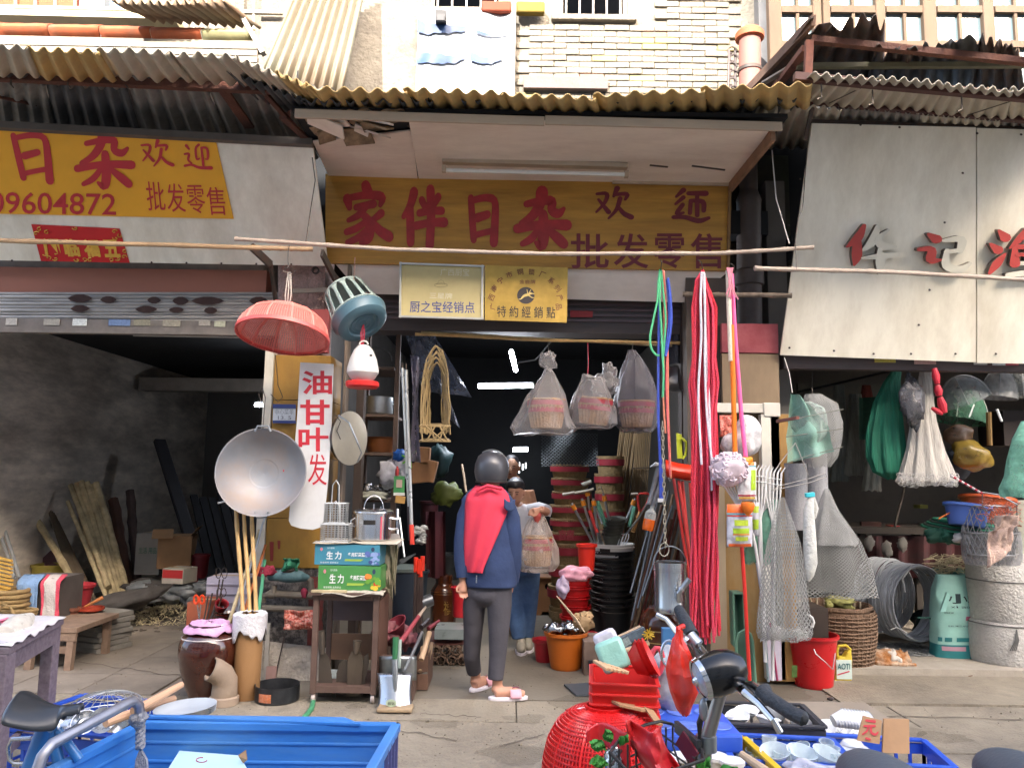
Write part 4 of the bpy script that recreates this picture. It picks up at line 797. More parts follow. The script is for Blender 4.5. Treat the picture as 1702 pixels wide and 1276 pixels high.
for k in range(5): ob('coil',MB().tube([V((W(12,1040,d0).x+.12*math.cos(a*.35)*(1+.04*k),d0+.12+.08*math.sin(a*.35),top+.012+.022*k)) for a in range(18)],.012,7,closed=True),M('straw'),t)
ob('handle',MB().tube([W(-2,1014,d0),W(6,1004,d0),W(18,1008,d0),W(22,1020,d0)],.01,7),M('straw'),t)
def lean(name,a,b,r,mat,label,cat='pole',group=None,flat=False,parent=None):
    """a,b=(px,py,depth)"""
    p,q=W(*a),W(*b); m=MB()
    if flat: m.bar(p,q,r*2.4,r)
    else:
        n=14; m.tube([p.lerp(q,i/n)+V((r*.09*math.sin(i*.7+p.x*9),0,0)) for i in range(n+1)],[r*(1.12 if i%3==0 else .96) for i in range(n+1)],9)
    return ob(name,m,mat,label=label,cat=cat,group=group,parent=parent,smooth=not flat)
t=thing('bamboo_bundle','bundle of thick old bamboo lengths leaning on the left shop wall','bamboo bundle',W(200,990,8.3))
for i,(xa,ya,xb,yb,r) in enumerate(((118,806,180,975,.03),(128,803,186,992,.03),(136,800,193,994,.034),(146,801,200,994,.03),(152,806,205,993,.032),(160,802,214,992,.036),(125,826,178,990,.026))): lean('bamboo_length',(xb,yb,8.1+.05*i),(xa,ya,8.7),r,bamboo_old,None,None,parent=t)
lean('bamboo_length',(124,968,8.0),(42,830,8.6),.034,bamboo_old,'single bamboo length leaning far left of the bamboo bundle')
lean('bamboo_length',(182,1005,7.9),(113,833,8.6),.022,bamboo_old,'thin bamboo length leaning just left of the bamboo bundle')
t=thing('split_bamboo','split bamboo slats tied together left of the bamboo bundle','bamboo slats',W(140,1000,8.1))
for i in range(5): lean('slat',(128+i*8,990+i*3,8.1),(75+i*5,826+i*10,8.7),.014,M('split_b','6f6250',r=.8,v=.3),None,None,flat=True,parent=t)
lean('plank',(100,985,8.3),(74,910,8.7),.05,M('plank_pk','6d4c4c',r=.8,v=.2),'dull plank leaning on the left wall behind the towels','plank',flat=True)
lean('metal_bar',(25,960,7.4),(0,885,7.9),.016,M('bar_gr','8a8d8e',r=.5),'grey metal bar leaning at the left edge above the towels')
lean('metal_bar',(33,960,7.4),(8,880,7.9),.016,M('bar_gr'),'second grey metal bar leaning just right of its twin at the left edge')
lean('log',(214,975,8.8),(188,830,9.2),.06,M('log_br','5d4238',r=.85,v=.3),'short brown log standing behind the bamboo bundle','log')
lean('log',(228,965,9.0),(216,815,9.3),.05,M('log_br2','544440',r=.85,v=.3),'darker thin log with a knotted head right of the brown log','log')
lean('beam',(345,985,8.6),(265,732,9.6),.055,M('beam_black','26262b',r=.7,v=.3),'long dark timber beam leaning to the wall in the left shop','beam',flat=True)
random.seed(8)
for i in range(9):
    x=322+i*15; lean('dark_post',(x+38+i,985-i*2,8.6),(x,822+random.randint(-6,14),9.6),.035,M('post_blk','1e1f24',r=.75,v=.3),('leftmost','second from the left','third from the left','fourth from the left','middle','fourth from the right','third from the right','second from the right','rightmost')[i]+' of nine dark posts leaning at the back of the left shop','post','dark posts leaning at the back of the left shop',flat=True)
tub('yellow_crate_tub',80,965,8.4,50,48,26,M('dull_yellow','8f8238',r=.6,v=.15),'dull yellow tub behind the red tub','tub')
def carton(name,px,py,d,w,h,dep,mat,label,cat='box',rot=0,print_=None,tilt=0,zb=None,flaps=False):
    k=mpp(d); b=W(px,py,d);
    if zb is not None: b.z=zb
    t=thing(name,label,cat,b); Rm=Euler((R(tilt),0,R(rot))).to_matrix(); m=MB()
    m.box(b+Rm@V((0,dep/2,h*k/2)),(w*k,dep,h*k),rot=Rm); ob('carton',m,mat,t,smooth=0,bev=.004)
    ob('tape',MB().box(b+Rm@V((0,dep/2,h*k+.001)),(w*k*1.002,.05,.002),rot=Rm),M('tape','a88a5a',r=.3),t,smooth=0)
    if flaps:
        ob('flap',MB().box(b+Rm@V((-w*k*.35,-.04,h*k+.03)),(w*k*.6,.14,.004),rot=Rm@Euler((R(40),0,R(6))).to_matrix()),mat,t,smooth=0)
        ob('flap',MB().box(b+Rm@V((w*k*.5,dep/2,h*k+.03)),(.16,dep*.9,.004),rot=Rm@Euler((0,R(-50),0)).to_matrix()),mat,t,smooth=0)
    return t,b,Rm,k
def face(b,Rm,w,h,off=.003): return lambda u,v: b+Rm@V(((u-.5)*w,-off,v*h))
t,b,Rm,k=carton('white_carton',243,955,8.6,42,66,.35,M('card_white','8f8d88',r=.8,v=.1),'white printed carton at the back of the left shop',rot=-4)
ob('print',write(MB(),lambda u,v: b+Rm@V(((u-.5)*30*k,-.003,(34+v*10)*k)),'生活 用品',.01),M('ink_green','3c6a58'),t,smooth=0)
carton('open_carton',288,945,8.5,52,52,.4,card,'brown open carton with raised flaps in the left shop',rot=14,flaps=True)
t,b,Rm,k=carton('red_white_box',286,970,8.0,38,24,.25,M('card_cream','b5b0a4',r=.6),'flat white and red printed box below the open carton',rot=-10)
ob('red_label',MB().grid(lambda u,v: b+Rm@V(((u-.5)*36*k,-.003,(9+v*13)*k)),1,1),M('lab_red','b32a2c',r=.4),t,smooth=0)
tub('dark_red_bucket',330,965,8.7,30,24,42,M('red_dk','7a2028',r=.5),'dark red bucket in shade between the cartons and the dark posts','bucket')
m=MB(); random.seed(21)
for i in range(9): m.blob((W(235+i*13,985+random.randint(-14,14),8.1)),(.14,.1,.07),10,nz=.6,seed=i)
tag(ob('plastic_litter',m,M('litter_pl','6c7072',r=.3,v=.3,s=8,b=.6,bs=10)),'heap of grey crumpled plastic litter behind the straw pile','litter',kind='stuff')
tag(ob('dark_sack',MB().blob(W(200,1002,7.7),(.42,.2,.1),16,nz=.5,seed=4,rot=(0,-16,0)),M('sack_dk','4a4643',r=.8,v=.3,b=.5,bs=12)),'dark sack lying at the foot of the bamboo bundle','sack')
tag(ob('dark_sack',MB().blob(W(262,985,8.2),(.3,.2,.12),16,nz=.6,seed=9,rot=(0,12,0)),M('sack_dk')),'second dark sack slumped behind the straw heap','sack')
m=MB(); random.seed(3); c=HZ(256,1040); c.z=0
for i in range(1500):
    a=random.random()*6.283; rr=random.random()**.6; x=c.x+.42*rr*math.cos(a); y=c.y+.55+.6*rr*math.sin(a); z=.16*(1-rr**1.5)+.01
    d_=V((U(-1,1),U(-1,1),U(-.5,.6))).normalized()*U(.02,.05); m.bar((x,y,z),V((x,y,z))+d_,.006,.003)
tag(ob('straw_heap',m,M('straw_pale','cfc3a0',r=.9,v=.35,s=40),smooth=0),'low heap of pale chopped straw on the left shop floor','straw',kind='stuff')
m=MB()
for i in range(50):
    p=HZ(U(180,330),U(1015,1050)); p.z=.004; m.box(p,(U(.02,.1),U(.02,.05),.012),rot=(U(-10,10),U(-10,10),U(0,180)))
tag(ob('floor_rubble',m,M('rubble','5f574e',r=.9,v=.3),smooth=0),'broken bits and dust around the straw heap','rubble',kind='stuff')
def jar(px,py,w,h,mat,label,prof,d=None,name='glazed_jar',parent=None,zb=None):
    b=HZ(px,py) if d is None else W(px,py,d)
    if d is None: d=b.y; b.z=0
    if zb is not None: b.z=zb
    k=mpp(d); t=thing(name,label,'jar',b)
    ob('body',MB().lathe([(r*w*k/2,z*h*k) for r,z in prof],36,loc=b,wob=.015),mat,t); return t,b,k
JP=[(0,0),(.52,0),(.56,.02),(.74,.2),(.92,.42),(1,.62),(.98,.74),(.9,.83),(.74,.9),(.62,.93),(.66,.97),(.7,1),(.62,1.005),(.56,.95),(.6,.9),(.5,.3),(0,.2)]
t,b,k=jar(342,1160,92,116,pot_br,'big dark brown glazed jar with pink cloth over its mouth',JP)
ob('shine_band',MB().tube([b+V((.91*46*k*math.cos(a),.91*46*k*math.sin(a),.83*116*k)) for a in [i*.2618 for i in range(24)]],.004,6,closed=True),M('band_lt','c4bcb8',r=.2),t)
m=MB().grid(lambda u,v: b+V(((.15+.85*v)*46*k*math.cos(u*6.283)*(1-.12*v),(.15+.85*v)*46*k*.85*math.sin(u*6.283),(116*k)+.008-.055*max(0,v-.6)*2.2*(1+.7*noise.noise((math.cos(u*6.28)*2,math.sin(u*6.28)*2,3)))+.02*noise.noise((math.cos(u*6.28)*3,v*5,math.sin(u*6.28)*3)))),40,10)
tag(ob('pink_cloth',m,M('cloth_pink','c99ac0',r=.9,v=.12,s=16,b=.3,bs=60,d='e0c0d0',da=.3),solid=.004),'pink patterned cloth draped over the big brown jar','cloth')
t,b2,k=jar(376,1095,70,72,pot_br,'second brown glazed jar half hidden behind the first',JP,d=5.75)
clay=M('clay_grey','94826f',r=.8,v=.15,s=6,b=.2,d='b09a84',da=.4); clay_y=M('clay_tan','a0774a',r=.75,v=.15,s=4,b=.15,d='8a6a4c',da=.5,st=(1,1,.6))
b=HZ(372,1170); d=b.y; k=mpp(d); t=thing('clay_elbow','short clay drain elbow pipe standing before the big brown jar','pipe',b)
pts=[b+V((0,0,0)),b+V((0,0,24*k)),b+V((0,0,36*k)),b+V((-4*k,-.02,47*k)),b+V((-12*k,-.04,54*k)),b+V((-19*k,-.06,58*k))]
ob('pipe',MB().tube(pts,[20*k,18*k,18*k,17.5*k,17*k,17*k],24,cap=False),clay,t,solid=.012)
ob('socket',MB().lathe([(21*k,0),(23*k,.004),(23*k,12*k),(18*k,16*k)],24,loc=b),clay,t)
b=HZ(409,1160); d=b.y; k=mpp(d); t=thing('clay_pipe','tall tan clay drain pipe standing upright by the left pillar','pipe',b)
H_=(1160-1030)*k
ob('pipe',MB().lathe([(19*k,0),(20*k,.01),(21*k,.5*H_),(21*k,H_-.04),(24*k,H_-.03),(24*k,H_),(20*k,H_),(19.5*k,H_-.05),(18*k,.05)],28,loc=b),clay_y,t)
m=MB().grid(lambda u,v: b+V(((13+10.5*min(1,v*3))*k*math.cos(u*6.283)*1.12,(13+10.5*min(1,v*3))*k*math.sin(u*6.283)*1.12,H_+.012-.0*v-(.13+.09*noise.noise((math.cos(u*6.28)*2.5,math.sin(u*6.28)*2.5,5)))*max(0,v-.3)/.7)) + V((0,0,.012*noise.noise((u*20,v*6,1)))),48,12)
tag(ob('white_rag',m,M('rag_white','d0ced0',r=.95,v=.1,s=20,b=.5,bs=40),solid=.004),'torn white rag around the top of the tall clay pipe','rag')
for i,(x0,y0,x1,y1,r) in enumerate(((408,1075,392,842,.014),(419,1075,405,850,.013),(428,1060,418,850,.014))):
    lean('bamboo_stick',(x0,y0,d+.02*i),(x1,y1,d+.25),r,bamboo,('left','middle','right')[i]+' of three upright bamboo handles under the big wok','handle')
for i,(x0,y0,x1,y1,r,mt,lb) in enumerate(((388,1040,440,860,.008,galv,'thin steel rod leaning behind the bamboo handles'),(380,1035,432,880,.013,bamboo_old,'greyer bamboo stick leaning across behind the handles'),(402,1030,442,905,.01,M('stick_or','b5652f',r=.6),'thin orange-brown stick by the left pillar'),(430,1015,440,930,.012,M('green_hose_m','4fa07a',r=.5),'short mint green tube hanging beside the left pillar'))):
    lean('stick',(x0,y0,d+.2),(x1,y1,d+.45),r,mt,lb,'stick')
t,b,Rm,k=carton('ribbed_box',375,1042,6.3,70,78,.3,M('lilac_box','b3acb8',r=.5,v=.06),'pale lilac ribbed plastic box behind the brown jars')
for i in range(5): ob('rib',MB().box(b+V((0,-.006,(8+i*15)*k)),(68*k,.014,.012)),M('lilac_box'),t,smooth=0)
t,b,Rm,k=carton('orange_crate',326,1043,6.0,34,40,.3,M('crate_or','9a5236',r=.7,v=.15),'small orange-brown wooden crate left of the brown jars')
oh=M('scissor_orange','e0481e',r=.35)
t=thing('scissors','open scissors with bright orange handles standing in the crate','scissors',W(331,1035,5.85))
for s_ in (-1,1): ob('grip',MB().tube([W(331+s_*5+4*math.cos(a*.6),996+7*math.sin(a*.6),5.85) for a in range(10)],.008,7,closed=True),oh,t); ob('blade',MB().bar(W(331+s_*3,1003,5.85),W(331-s_,1038,5.86),.008,.004),steel,t,smooth=0)
t=thing('fire_tongs','black iron fire tongs with looped handles standing left of the pillar','tongs',W(358,1035,5.8))
for s_ in (-1,1): ob('loop',MB().tube([W(368+s_*5+4.5*math.cos(a*.6),952+9*math.sin(a*.6),5.85) for a in range(10)],.0035,6,closed=True),iron,t); ob('arm',MB().tube([W(368+s_*3,962,5.85),W(356+s_*2,1036,5.8)],.006,6),iron,t)
t=thing('fire_tongs','shorter dark tongs with looped handles beside the red funnel','tongs',W(350,1035,5.75))
for s_ in (-1,1): ob('loop',MB().tube([W(368+s_*4+4*math.cos(a*.6),984+7*math.sin(a*.6),5.75) for a in range(10)],.0035,6,closed=True),iron,t); ob('arm',MB().tube([W(366+s_*3,990,5.75),W(350+s_*2,1040,5.75)],.006,6),iron,t)
tag(ob('red_scoop',MB().lathe([(.035,0),(.045,.05),(.048,.06)],14,loc=W(366,1012,5.75),rot=(30,25,0)),M('scoop_red','a02830',r=.4),solid=.003),'small red scoop between the black tongs','scoop')
for k_,(a_,b_) in enumerate((((338,1034),(346,990)),((342,1036),(353,985)),((346,1038),(360,1000)))): rod('tong_arm',[(a_[0],a_[1],5.8),(b_[0],b_[1],5.82)],.006,iron,('leftmost','middle','rightmost')[k_]+' of three thin iron rods standing before the lilac box','rod')
b=HZ(451,1172); d=b.y; k=mpp(d); t=thing('round_tin','shallow round black tin with a peeling orange label on the pavement','tin',b)
ob('tin',MB().lathe([(0,.002),(34*k,.002),(35.5*k,.01),(35.5*k,25*k),(36.3*k,26*k),(35*k,26.5*k),(34.5*k,.014),(0,.014)],40,loc=b+V((0,.12,0))),M('tin_black','2d2f32',r=.45,m=.4,v=.25,s=8,d='5c5a58',da=.3),t)
ob('label',MB().grid(lambda u,v: b+V((0,.12,0))+V((36*k*math.cos(R(-125+36*u)),36*k*math.sin(R(-125+36*u)),(5+13*v)*k)),6,1),M('lab_orange','b5673c',r=.7,v=.4,s=40,d='cfa090',da=.5,ds=30),t)
ob('grit',MB().blob(b+V((0,.12,.03)),(.06,.05,.014),10,nz=.8),M('grit','8f9294',r=.9,v=.4,s=50),t)
d=5.45; k=mpp(d); c=W(434,784,d); t=thing('wok','big raw-steel wok hung face-out on the left pillar','wok',c)
wokm=M('wok_steel','8e9298',r=.5,m=.3,v=.12,s=3,d='a0866f',da=.6,ds=2.2,b=.05,bs=8)
ob('bowl',MB().lathe([(0,-.165),(.1,-.155),(.18,-.122),(.24,-.078),(.285,-.02),(71*k,.0),(73*k,.002),(73*k,-.004),(.292,-.03),(.18,-.135),(0,-.178)],56,loc=c,rot=(86,0,10)),wokm,t)
ob('ear',MB().tube([W(424,717,d),W(428,708,d),W(446,708,d),W(450,717,d)],.008,8),galv,t)
ob('ear',MB().tube([W(424,851,d),W(428,860,d),W(442,860,d),W(446,850,d)],.008,8),galv,t)
wirething([(437,712,d),(441,660,d+.02),(436,645,d+.05),(430,655,d+.05),(434,668,d)],.004,'bent wire hook holding the big wok')
wirething([(458,590,5.6),(462,640,5.7),(470,660,5.75),(462,668,5.75),(450,655,5.75)],.0035,'thin bent wire hanging from the pink colander')
tag(ob('nail_rod',MB().tube([W(362,836,5.5),W(380,831,5.52)],.006,8),white_pl),'short white peg sticking out below the big wok','peg')
c=W(582,728,5.75); t=thing('wok','smaller lidded pan hung edge-on on the wooden door post','pan',c)
ob('bowl',MB().lathe([(0,-.12),(.12,-.1),(.17,-.05),(.2,0),(.203,0),(.173,-.055),(0,-.13)],40,loc=c,rot=(90,-14,62)),M('pan_dk','4a4846',r=.35,m=.7,v=.2),t)
ob('lid',MB().lathe([(0,.012),(.19,.004),(.2,0)],40,loc=c,rot=(90,-14,62)),M('pan_face','a9a496',r=.5,m=.3,v=.12,s=6),t)
ob('bail_handle',MB().tube([W(563,690,5.6),W(580,702,5.55),W(594,735,5.55),W(601,752,5.6),(W(594,768,5.65))],.006,7),galv,t)
d=5.3; k=mpp(d); c=W(470,560,d); Rm=Euler((R(-14),R(2.8),0)).to_matrix()
t=thing('colander','big pink plastic sieve basket hung upside down on the left','colander',c)
pr=[(0,.0),(.16,.0)]; rt=76*k; hh=.2
prof=[(rt,0),(rt*.985,.03),(rt*.95,.07),(rt*.87,.12),(rt*.74,.16),(rt*.56,.19),(rt*.5,.195)]
pinkm=M('pink_plastic','e88a7e',r=.4,v=.04,sub=.1);
n=72; m=MB(); m.lathe(prof,n,loc=c,rot=Rm)
mm=MB(); cells=30
P_=[];
def prof_at(v):
    x=v*(len(prof)-1); i=min(int(x),len(prof)-2); f=x-i; return (prof[i][0]*(1-f)+prof[i+1][0]*f, prof[i][1]*(1-f)+prof[i+1][1]*f)
for j in range(26):
    v0=.04+.94*j/26; r,z=prof_at(v0); mm.tube([c+Rm@V((r*math.cos(a*6.283/48),r*math.sin(a*6.283/48),z)) for a in range(48)],.0032,5,closed=True)
ob('hoops',mm,pinkm,t)
mm=MB()
for j in range(110):
    a=6.283*j/110; w=.0034 if j%9 else .009
    mm.tube([c+Rm@V((prof_at(v)[0]*math.cos(a),prof_at(v)[0]*math.sin(a),prof_at(v)[1])) for v in (0,.15,.3,.45,.6,.75,.9,1)],w,4)
o=ob('ribs',mm,pinkm,t); o['kind']='stuff'
ob('rim',MB().lathe([(rt-.006,-.006),(rt+.008,-.006),(rt+.008,.018),(rt-.004,.02),(rt-.008,.0)],64,loc=c,rot=Rm),M('pink_rim','e0605a',r=.35),t)
ob('crown',MB().lathe([(0,hh),(rt*.3,hh-.002),(rt*.51,.194)],48,loc=c,rot=Rm),pinkm,t,solid=.003)
wirething([(479,445,5.2),(479,420,5.2),(481,408,5.2)],.003,'thin wire from the bamboo pole to the pink sieve')
m=MB();
for s_ in (-1,0,1): m.tube([W(481+s_*2,452,5.25),W(479+s_*5,490,5.28),W(477+s_*2,514,5.3)],.004,6)
tag(ob('cord',m,M('cord_w','cfcac0',r=.8)),'looped white cord tied to the pink sieve','cord')
wirething([(470,450,5.22),(480,442,5.22),(492,451,5.24),(481,455,5.24),(470,450,5.22)],.003,'small wire triangle above the pink sieve')
d=5.35; k=mpp(d); c=W(600,532,d); Rm=Euler((R(-22),R(-33),0)).to_matrix()
t=thing('poultry_drinker','blue-grey plastic poultry feeder with arched slots, hung tilted','feeder',c)
fb=M('feeder_pale','8a9c96',r=.45,v=.06,d='c4cfc6',da=.4,ds=3); fd=M('feeder_blue','4c6a76',r=.4,v=.08)
r0=46*k
ob('tray',MB().lathe([(0,-.035),(r0*.55,-.035),(r0*.6,-.05),(r0*.8,-.05),(r0*.95,-.03),(r0*1.02,.02),(r0*1.06,.03),(r0*1.06,.038),(r0*.99,.04),(r0*.93,-.01),(0,-.02)],48,loc=c,rot=Rm),fd,t)
for i,rr in enumerate((.15,.3,.45)): ob('ring',MB().tube([c+Rm@V((r0*rr*math.cos(a*.3927/1.5),r0*rr*math.sin(a*.3927/1.5),-.037)) for a in range(24)],.003,5,closed=True),fd,t)
ob('lower_rim',MB().lathe([(r0,.038),(r0*1.07,.042),(r0*1.05,.055),(r0*.97,.055)],48,loc=c,rot=Rm),fb,t)
ht=.285
for i in range(14):
    a=6.283*i/14; m=MB().grid(lambda u,v: c+Rm@V(((r0*(.99-.2*v))*math.cos(a+(u-.5)*.15*(1+2.2*max(0,v-.82)/.18)),(r0*(.99-.2*v))*math.sin(a+(u-.5)*.15*(1+2.2*max(0,v-.82)/.18)),.05+(ht-.05)*v)),3,8); ob('slat',m,fb,t,solid=.004)
ob('crown',MB().lathe([(r0*.81,ht-.012),(r0*.8,ht+.004),(r0*.68,ht+.02),(r0*.1,ht+.03),(0,ht+.03)],48,loc=c,rot=Rm),fb,t,solid=.004)
wirething([(588,465,5.3),(589,445,5.25),(590,428,5.2)],.003,'pinkish wire holding the blue-grey poultry feeder',M('wire_pk','b08a78',r=.5))
d=5.35; k=mpp(d); c=W(602,645,d); t=thing('poultry_drinker','white dome poultry drinker on a red tray, hung by red string','drinker',c)
ob('dome',MB().lathe([(15*k,5*k),(15*k,12*k),(20*k,16*k),(26.5*k,26*k),(26*k,34*k),(22*k,50*k),(16*k,64*k),(9*k,72*k),(0,74*k)],36,loc=c),M('dome_white','cfcfcb',r=.4,v=.04),t)
ob('tray',MB().lathe([(0,-.002),(24*k,0),(27.5*k,3*k),(28*k,9*k),(26*k,11*k),(24*k,8*k),(0,5*k)],36,loc=c),red_pl,t)
ob('ring_handle',MB().tube([c+V((7*k*math.cos(a),0,74*k+6*k*math.sin(a))) for a in [i*.35 for i in range(10)]],.006,7),M('dome_white'),t)
ob('mark',MB().bb(W(614,592,d-.11),W(619,589,d-.105)),ink,t,smooth=0)
m=MB();
for a_ in (-3,0,3): m.tube([W(602+a_*.6,573,d),W(603+a_,552,d),W(604,538,d)],.004,6)
tag(ob('red_string',m,M('string_red','a8283c',r=.6)),'red string holding the white poultry drinker','string')
HS=Plane(W(500,602,5.6),W(554,605,5.6),W(482,880,5.62)); t=thing('hanging_sign','long white hanging sign with red vertical characters','sign',HS.hit(520,880))
pts=[HS.hit(*p) for p in ((499,602),(554,605),(551,700),(545,800),(538,866),(533,876),(520,880),(500,878),(484,873),(480,865),(487,780),(494,690))]
ob('board',MB().prism(pts,(0,.012,0)),M('sign_white','cdcfd0',r=.5,v=.05,s=4,d='a9a69c',da=.35,ds=3),t,smooth=0)
m=MB()
for ch,x0,x1,y0,y1,bd in (('油',502,552,616,655,.025),('甘',499,548,664,706,.03),('叶',496,546,710,750,.025),('批',470,507,754,800,-.005),('发',512,543,754,806,.0)): write(m,pbox(HS,x0,y0,x1,y1,.002),ch,bd)
ob('lettering',m,M('sign_red3','bf2a38',r=.5,v=.08),t,smooth=0)
wirething([(558,690,5.6),(566,700,5.6),(560,716,5.6),(566,730,5.6)],.004,'small wire hook right of the hanging white sign')
pm2=M('water_pipe','6d665c',r=.7,m=.2,v=.25,s=10,d='8a8070',da=.5)
t=thing('water_meter','grimy water pipes with a teal-wrapped meter at the pillar base','pipes',W(480,1015,5.85))
ob('meter_body',MB().tube([W(448,958,5.82),W(462,956,5.8),W(480,956,5.8),(W(500,958,5.8)),W(512,960,5.84)],[.03,.04,.055,.04,.022],14),M('meter_blue','4f6e74',r=.6,v=.25,s=8,b=.3),t)
ob('meter_dial',MB().lathe([(.05,0),(.055,.015),(.045,.03),(0,.032)],18,loc=W(480,950,5.8)),iron,t)
ob('pipe_run',MB().tube([W(508,960,5.84),W(516,964,5.84),W(518,985,5.85),W(516,990,5.85)],.024,10),pm2,t)
ob('pipe_run',MB().tube([W(436,1000,5.86),W(438,990,5.86),W(450,986,5.85),W(520,990,5.85)],.026,10),pm2,t)
ob('pipe_run',MB().tube([W(436,1010,5.86),W(470,1011,5.85),W(522,1013,5.85)],.024,10),pm2,t)
ob('pipe_joint',MB().lathe([(.03,-.02),(.034,-.02),(.034,.02),(.03,.02)],14,loc=W(452,987,5.85),rot=(0,90,0)),pm2,t)
ob('valve',MB().tube([W(455,985,5.83),W(456,972,5.83)],[.016,.02],10),pm2,t)
tag(ob('green_rag',cloth(lambda u,v: W(470+26*u,928+20*v,5.76)+V((0,.03*math.sin(u*7+v*4),.0)),14,8,.05,2),M('rag_green','2f7a5c',r=.9,v=.25,b=.5),solid=.006),'bunched green rag tied on the water meter','rag')
tag(ob('red_rag',MB().blob(W(443,948,5.76),(.06,.03,.035),12,nz=.8,seed=3),M('rag_red','8f2a40',r=.9,v=.3,b=.5)),'dark red rag knotted left of the water meter','rag')
tag(ob('speckled_bag',cloth(lambda u,v: W(472+52*u,1014+32*v,5.78),16,10,.04,6),M('speckle','c44a34',r=.5,v=.5,s=90,d='e8c8b4',da=.9,ds=70),solid=.005),'red and white speckled plastic bag stuffed under the water pipes','bag')
tag(ob('red_tag',MB().blob(W(506,985,5.76),(.02,.015,.035),10,nz=.9,seed=5),M('rag_red')),'small scrap of red cloth on the elbow of the water pipe','rag')
lean('plank_strip',(441,1140,5.8),(446,1035,5.88),.012,M('strip_w','a8a49c',r=.7,v=.2),'narrow whitish strip of board at the foot of the left pillar','board',flat=True)
tag(ob('pink_tile',MB().box(W(451,1120,5.8),(.07,.03,.11),rot=(-8,0,4)),M('tile_pk','a98880',r=.7,v=.2),smooth=0),'small pinkish tile leaning at the left pillar foot','tile')
rod('thin_rod',[(455,1135,5.8),(474,1052,5.9)],.005,iron,'thin dark rod leaning on the black speckled pillar base','rod')
b=HZ(516,1168); d=b.y; k=mpp(d); t=thing('open_cabinet','open brown metal-framed cabinet on castors holding grey spade blades','cabinet',b)
cbm=M('cab_brown','5b463c',r=.65,v=.2,s=8,d='77655a',da=.35)
xl_,xr_=W(518,1100,d).x,W(626,1100,d).x; zt=W(570,988,d).z; zb=.06; dep=.42
def P_c(x,y,z): return V((x,y,z))
for x in (xl_+.015,xr_-.015):
    for y in (d,d+dep): ob('post',MB().bb((x-.018,y-.015,zb),(x+.018,y+.02,zt)),cbm,t,smooth=0,bev=.003)
for x0,x1 in ((xl_+.035,xr_-.035),):
    for y in (d,d+dep):
        ob('rail',MB().bb((x0,y-.012,zt-.035),(x1,y+.016,zt-.002)),cbm,t,smooth=0)
        ob('rail',MB().bb((x0,y-.012,zb+.01),(x1,y+.016,zb+.05)),cbm,t,smooth=0)
ob('top',MB().bb((xl_-.03,d-.05,zt),(xr_+.02,d+dep+.04,zt+.02)),cbm,t,smooth=0,bev=.003)
ob('bottom',MB().bb((xl_+.01,d+.02,zb+.02),(xr_-.01,d+dep-.01,zb+.035)),cbm,t,smooth=0)
ob('back_panel',MB().bb((xl_+.02,d+dep-.01,W(570,1095,d+dep).z),(xr_-.02,d+dep+.003,W(570,1052,d+dep).z)),M('ply','8a6a50',r=.7,v=.12,s=4,st=(.3,1,2)),t,smooth=0)
ob('back_panel',MB().bb((xl_+.02,d+dep-.01,W(570,1030,d+dep).z),(xr_-.02,d+dep+.003,zt-.04)),M('ply_mauve','5f5252',r=.7,v=.1),t,smooth=0)
ob('side_panel',MB().bb((xr_-.003,d+.03,zb+.05),(xr_+.006,d+dep-.02,zt-.04)),M('cab_side','5d4032',r=.7,v=.15),t,smooth=0)
for x in (xl_+.02,xr_-.02): ob('castor',MB().lathe([(0,-.012),(.028,-.012),(.03,-.008),(.03,.008),(.028,.012),(0,.012)],16,loc=(x,d+.01,.031),rot=(0,90,0)),M('castor','b8aca4',r=.5),t)
ob('top_batten',MB().bb((xl_-.01,d-.055,zt+.02),(xl_+.22,d-.02,zt+.035)),bamboo_old,t,smooth=0)
spm=M('spade_grey','5d564e',r=.5,m=.45,v=.2,s=5,d='6d5c4a',da=.5)
def blade(name,outline,d,mat,lab,seed=0,bow=.02,socket=None):
    pts=[W(px,py,d+bow*((py-1100)/60)) for px,py in outline]; t=thing(name,lab,'spade head',pts[0]); ob('blade',MB().prism(pts,(0,.006,0)),mat,t,smooth=0,bev=.001)
    if socket: ob('socket',MB().tube([W(*socket[0],d-.01),W(*socket[1],d-.01)],socket[2],12),mat,t)
    return t
blade('spade_head',[(528,1158),(554,1158),(551,1120),(547,1095),(541,1085),(531,1083),(530,1100)],d+.12,spm,'narrow grey spade head leaning at the cabinet’s left side',socket=((535,1086),(533,1048),[.02,.028]))
blade('spade_head',[(558,1158),(580,1158),(582,1105),(575,1095),(565,1100),(559,1118)],d+.14,spm,'grey spade head standing behind the widest one in the cabinet')
blade('spade_head',[(576,1158),(598,1158),(603,1110),(603,1092),(598,1082),(585,1082),(579,1092),(577,1115)],d+.08,M('spade_tan','6b6053',r=.45,m=.5,v=.15,st=(4,1,1)),'widest grey spade head in the middle of the cabinet',socket=((592,1086),(594,1064),[.018,.028]))
blade('spade_head',[(599,1158),(602,1158),(613,1100),(612,1085),(605,1090)],d+.1,spm,'grey spade head seen edge-on at the cabinet’s right')
tag(ob('paper_scrap',MB().bb(W(545,1142,d+.25),W(562,1112,d+.26)),M('scrap','b5c0be',r=.8,v=.3,s=30),smooth=0),'printed paper scrap behind the spade heads in the cabinet','paper')
m=cloth(lambda u,v: V((xl_+.06+(xr_-xl_)*u*.95,d-.06+.1*v,zt+.026))+V((0,0,-.02*max(0,.3-v)*3)),18,6,.02,4,(0,0,1)); tag(ob('newspaper',m,M('newsp','b0a898',r=.9,v=.3,s=60),solid=.003),'crumpled newspaper lining the cabinet top','newspaper')
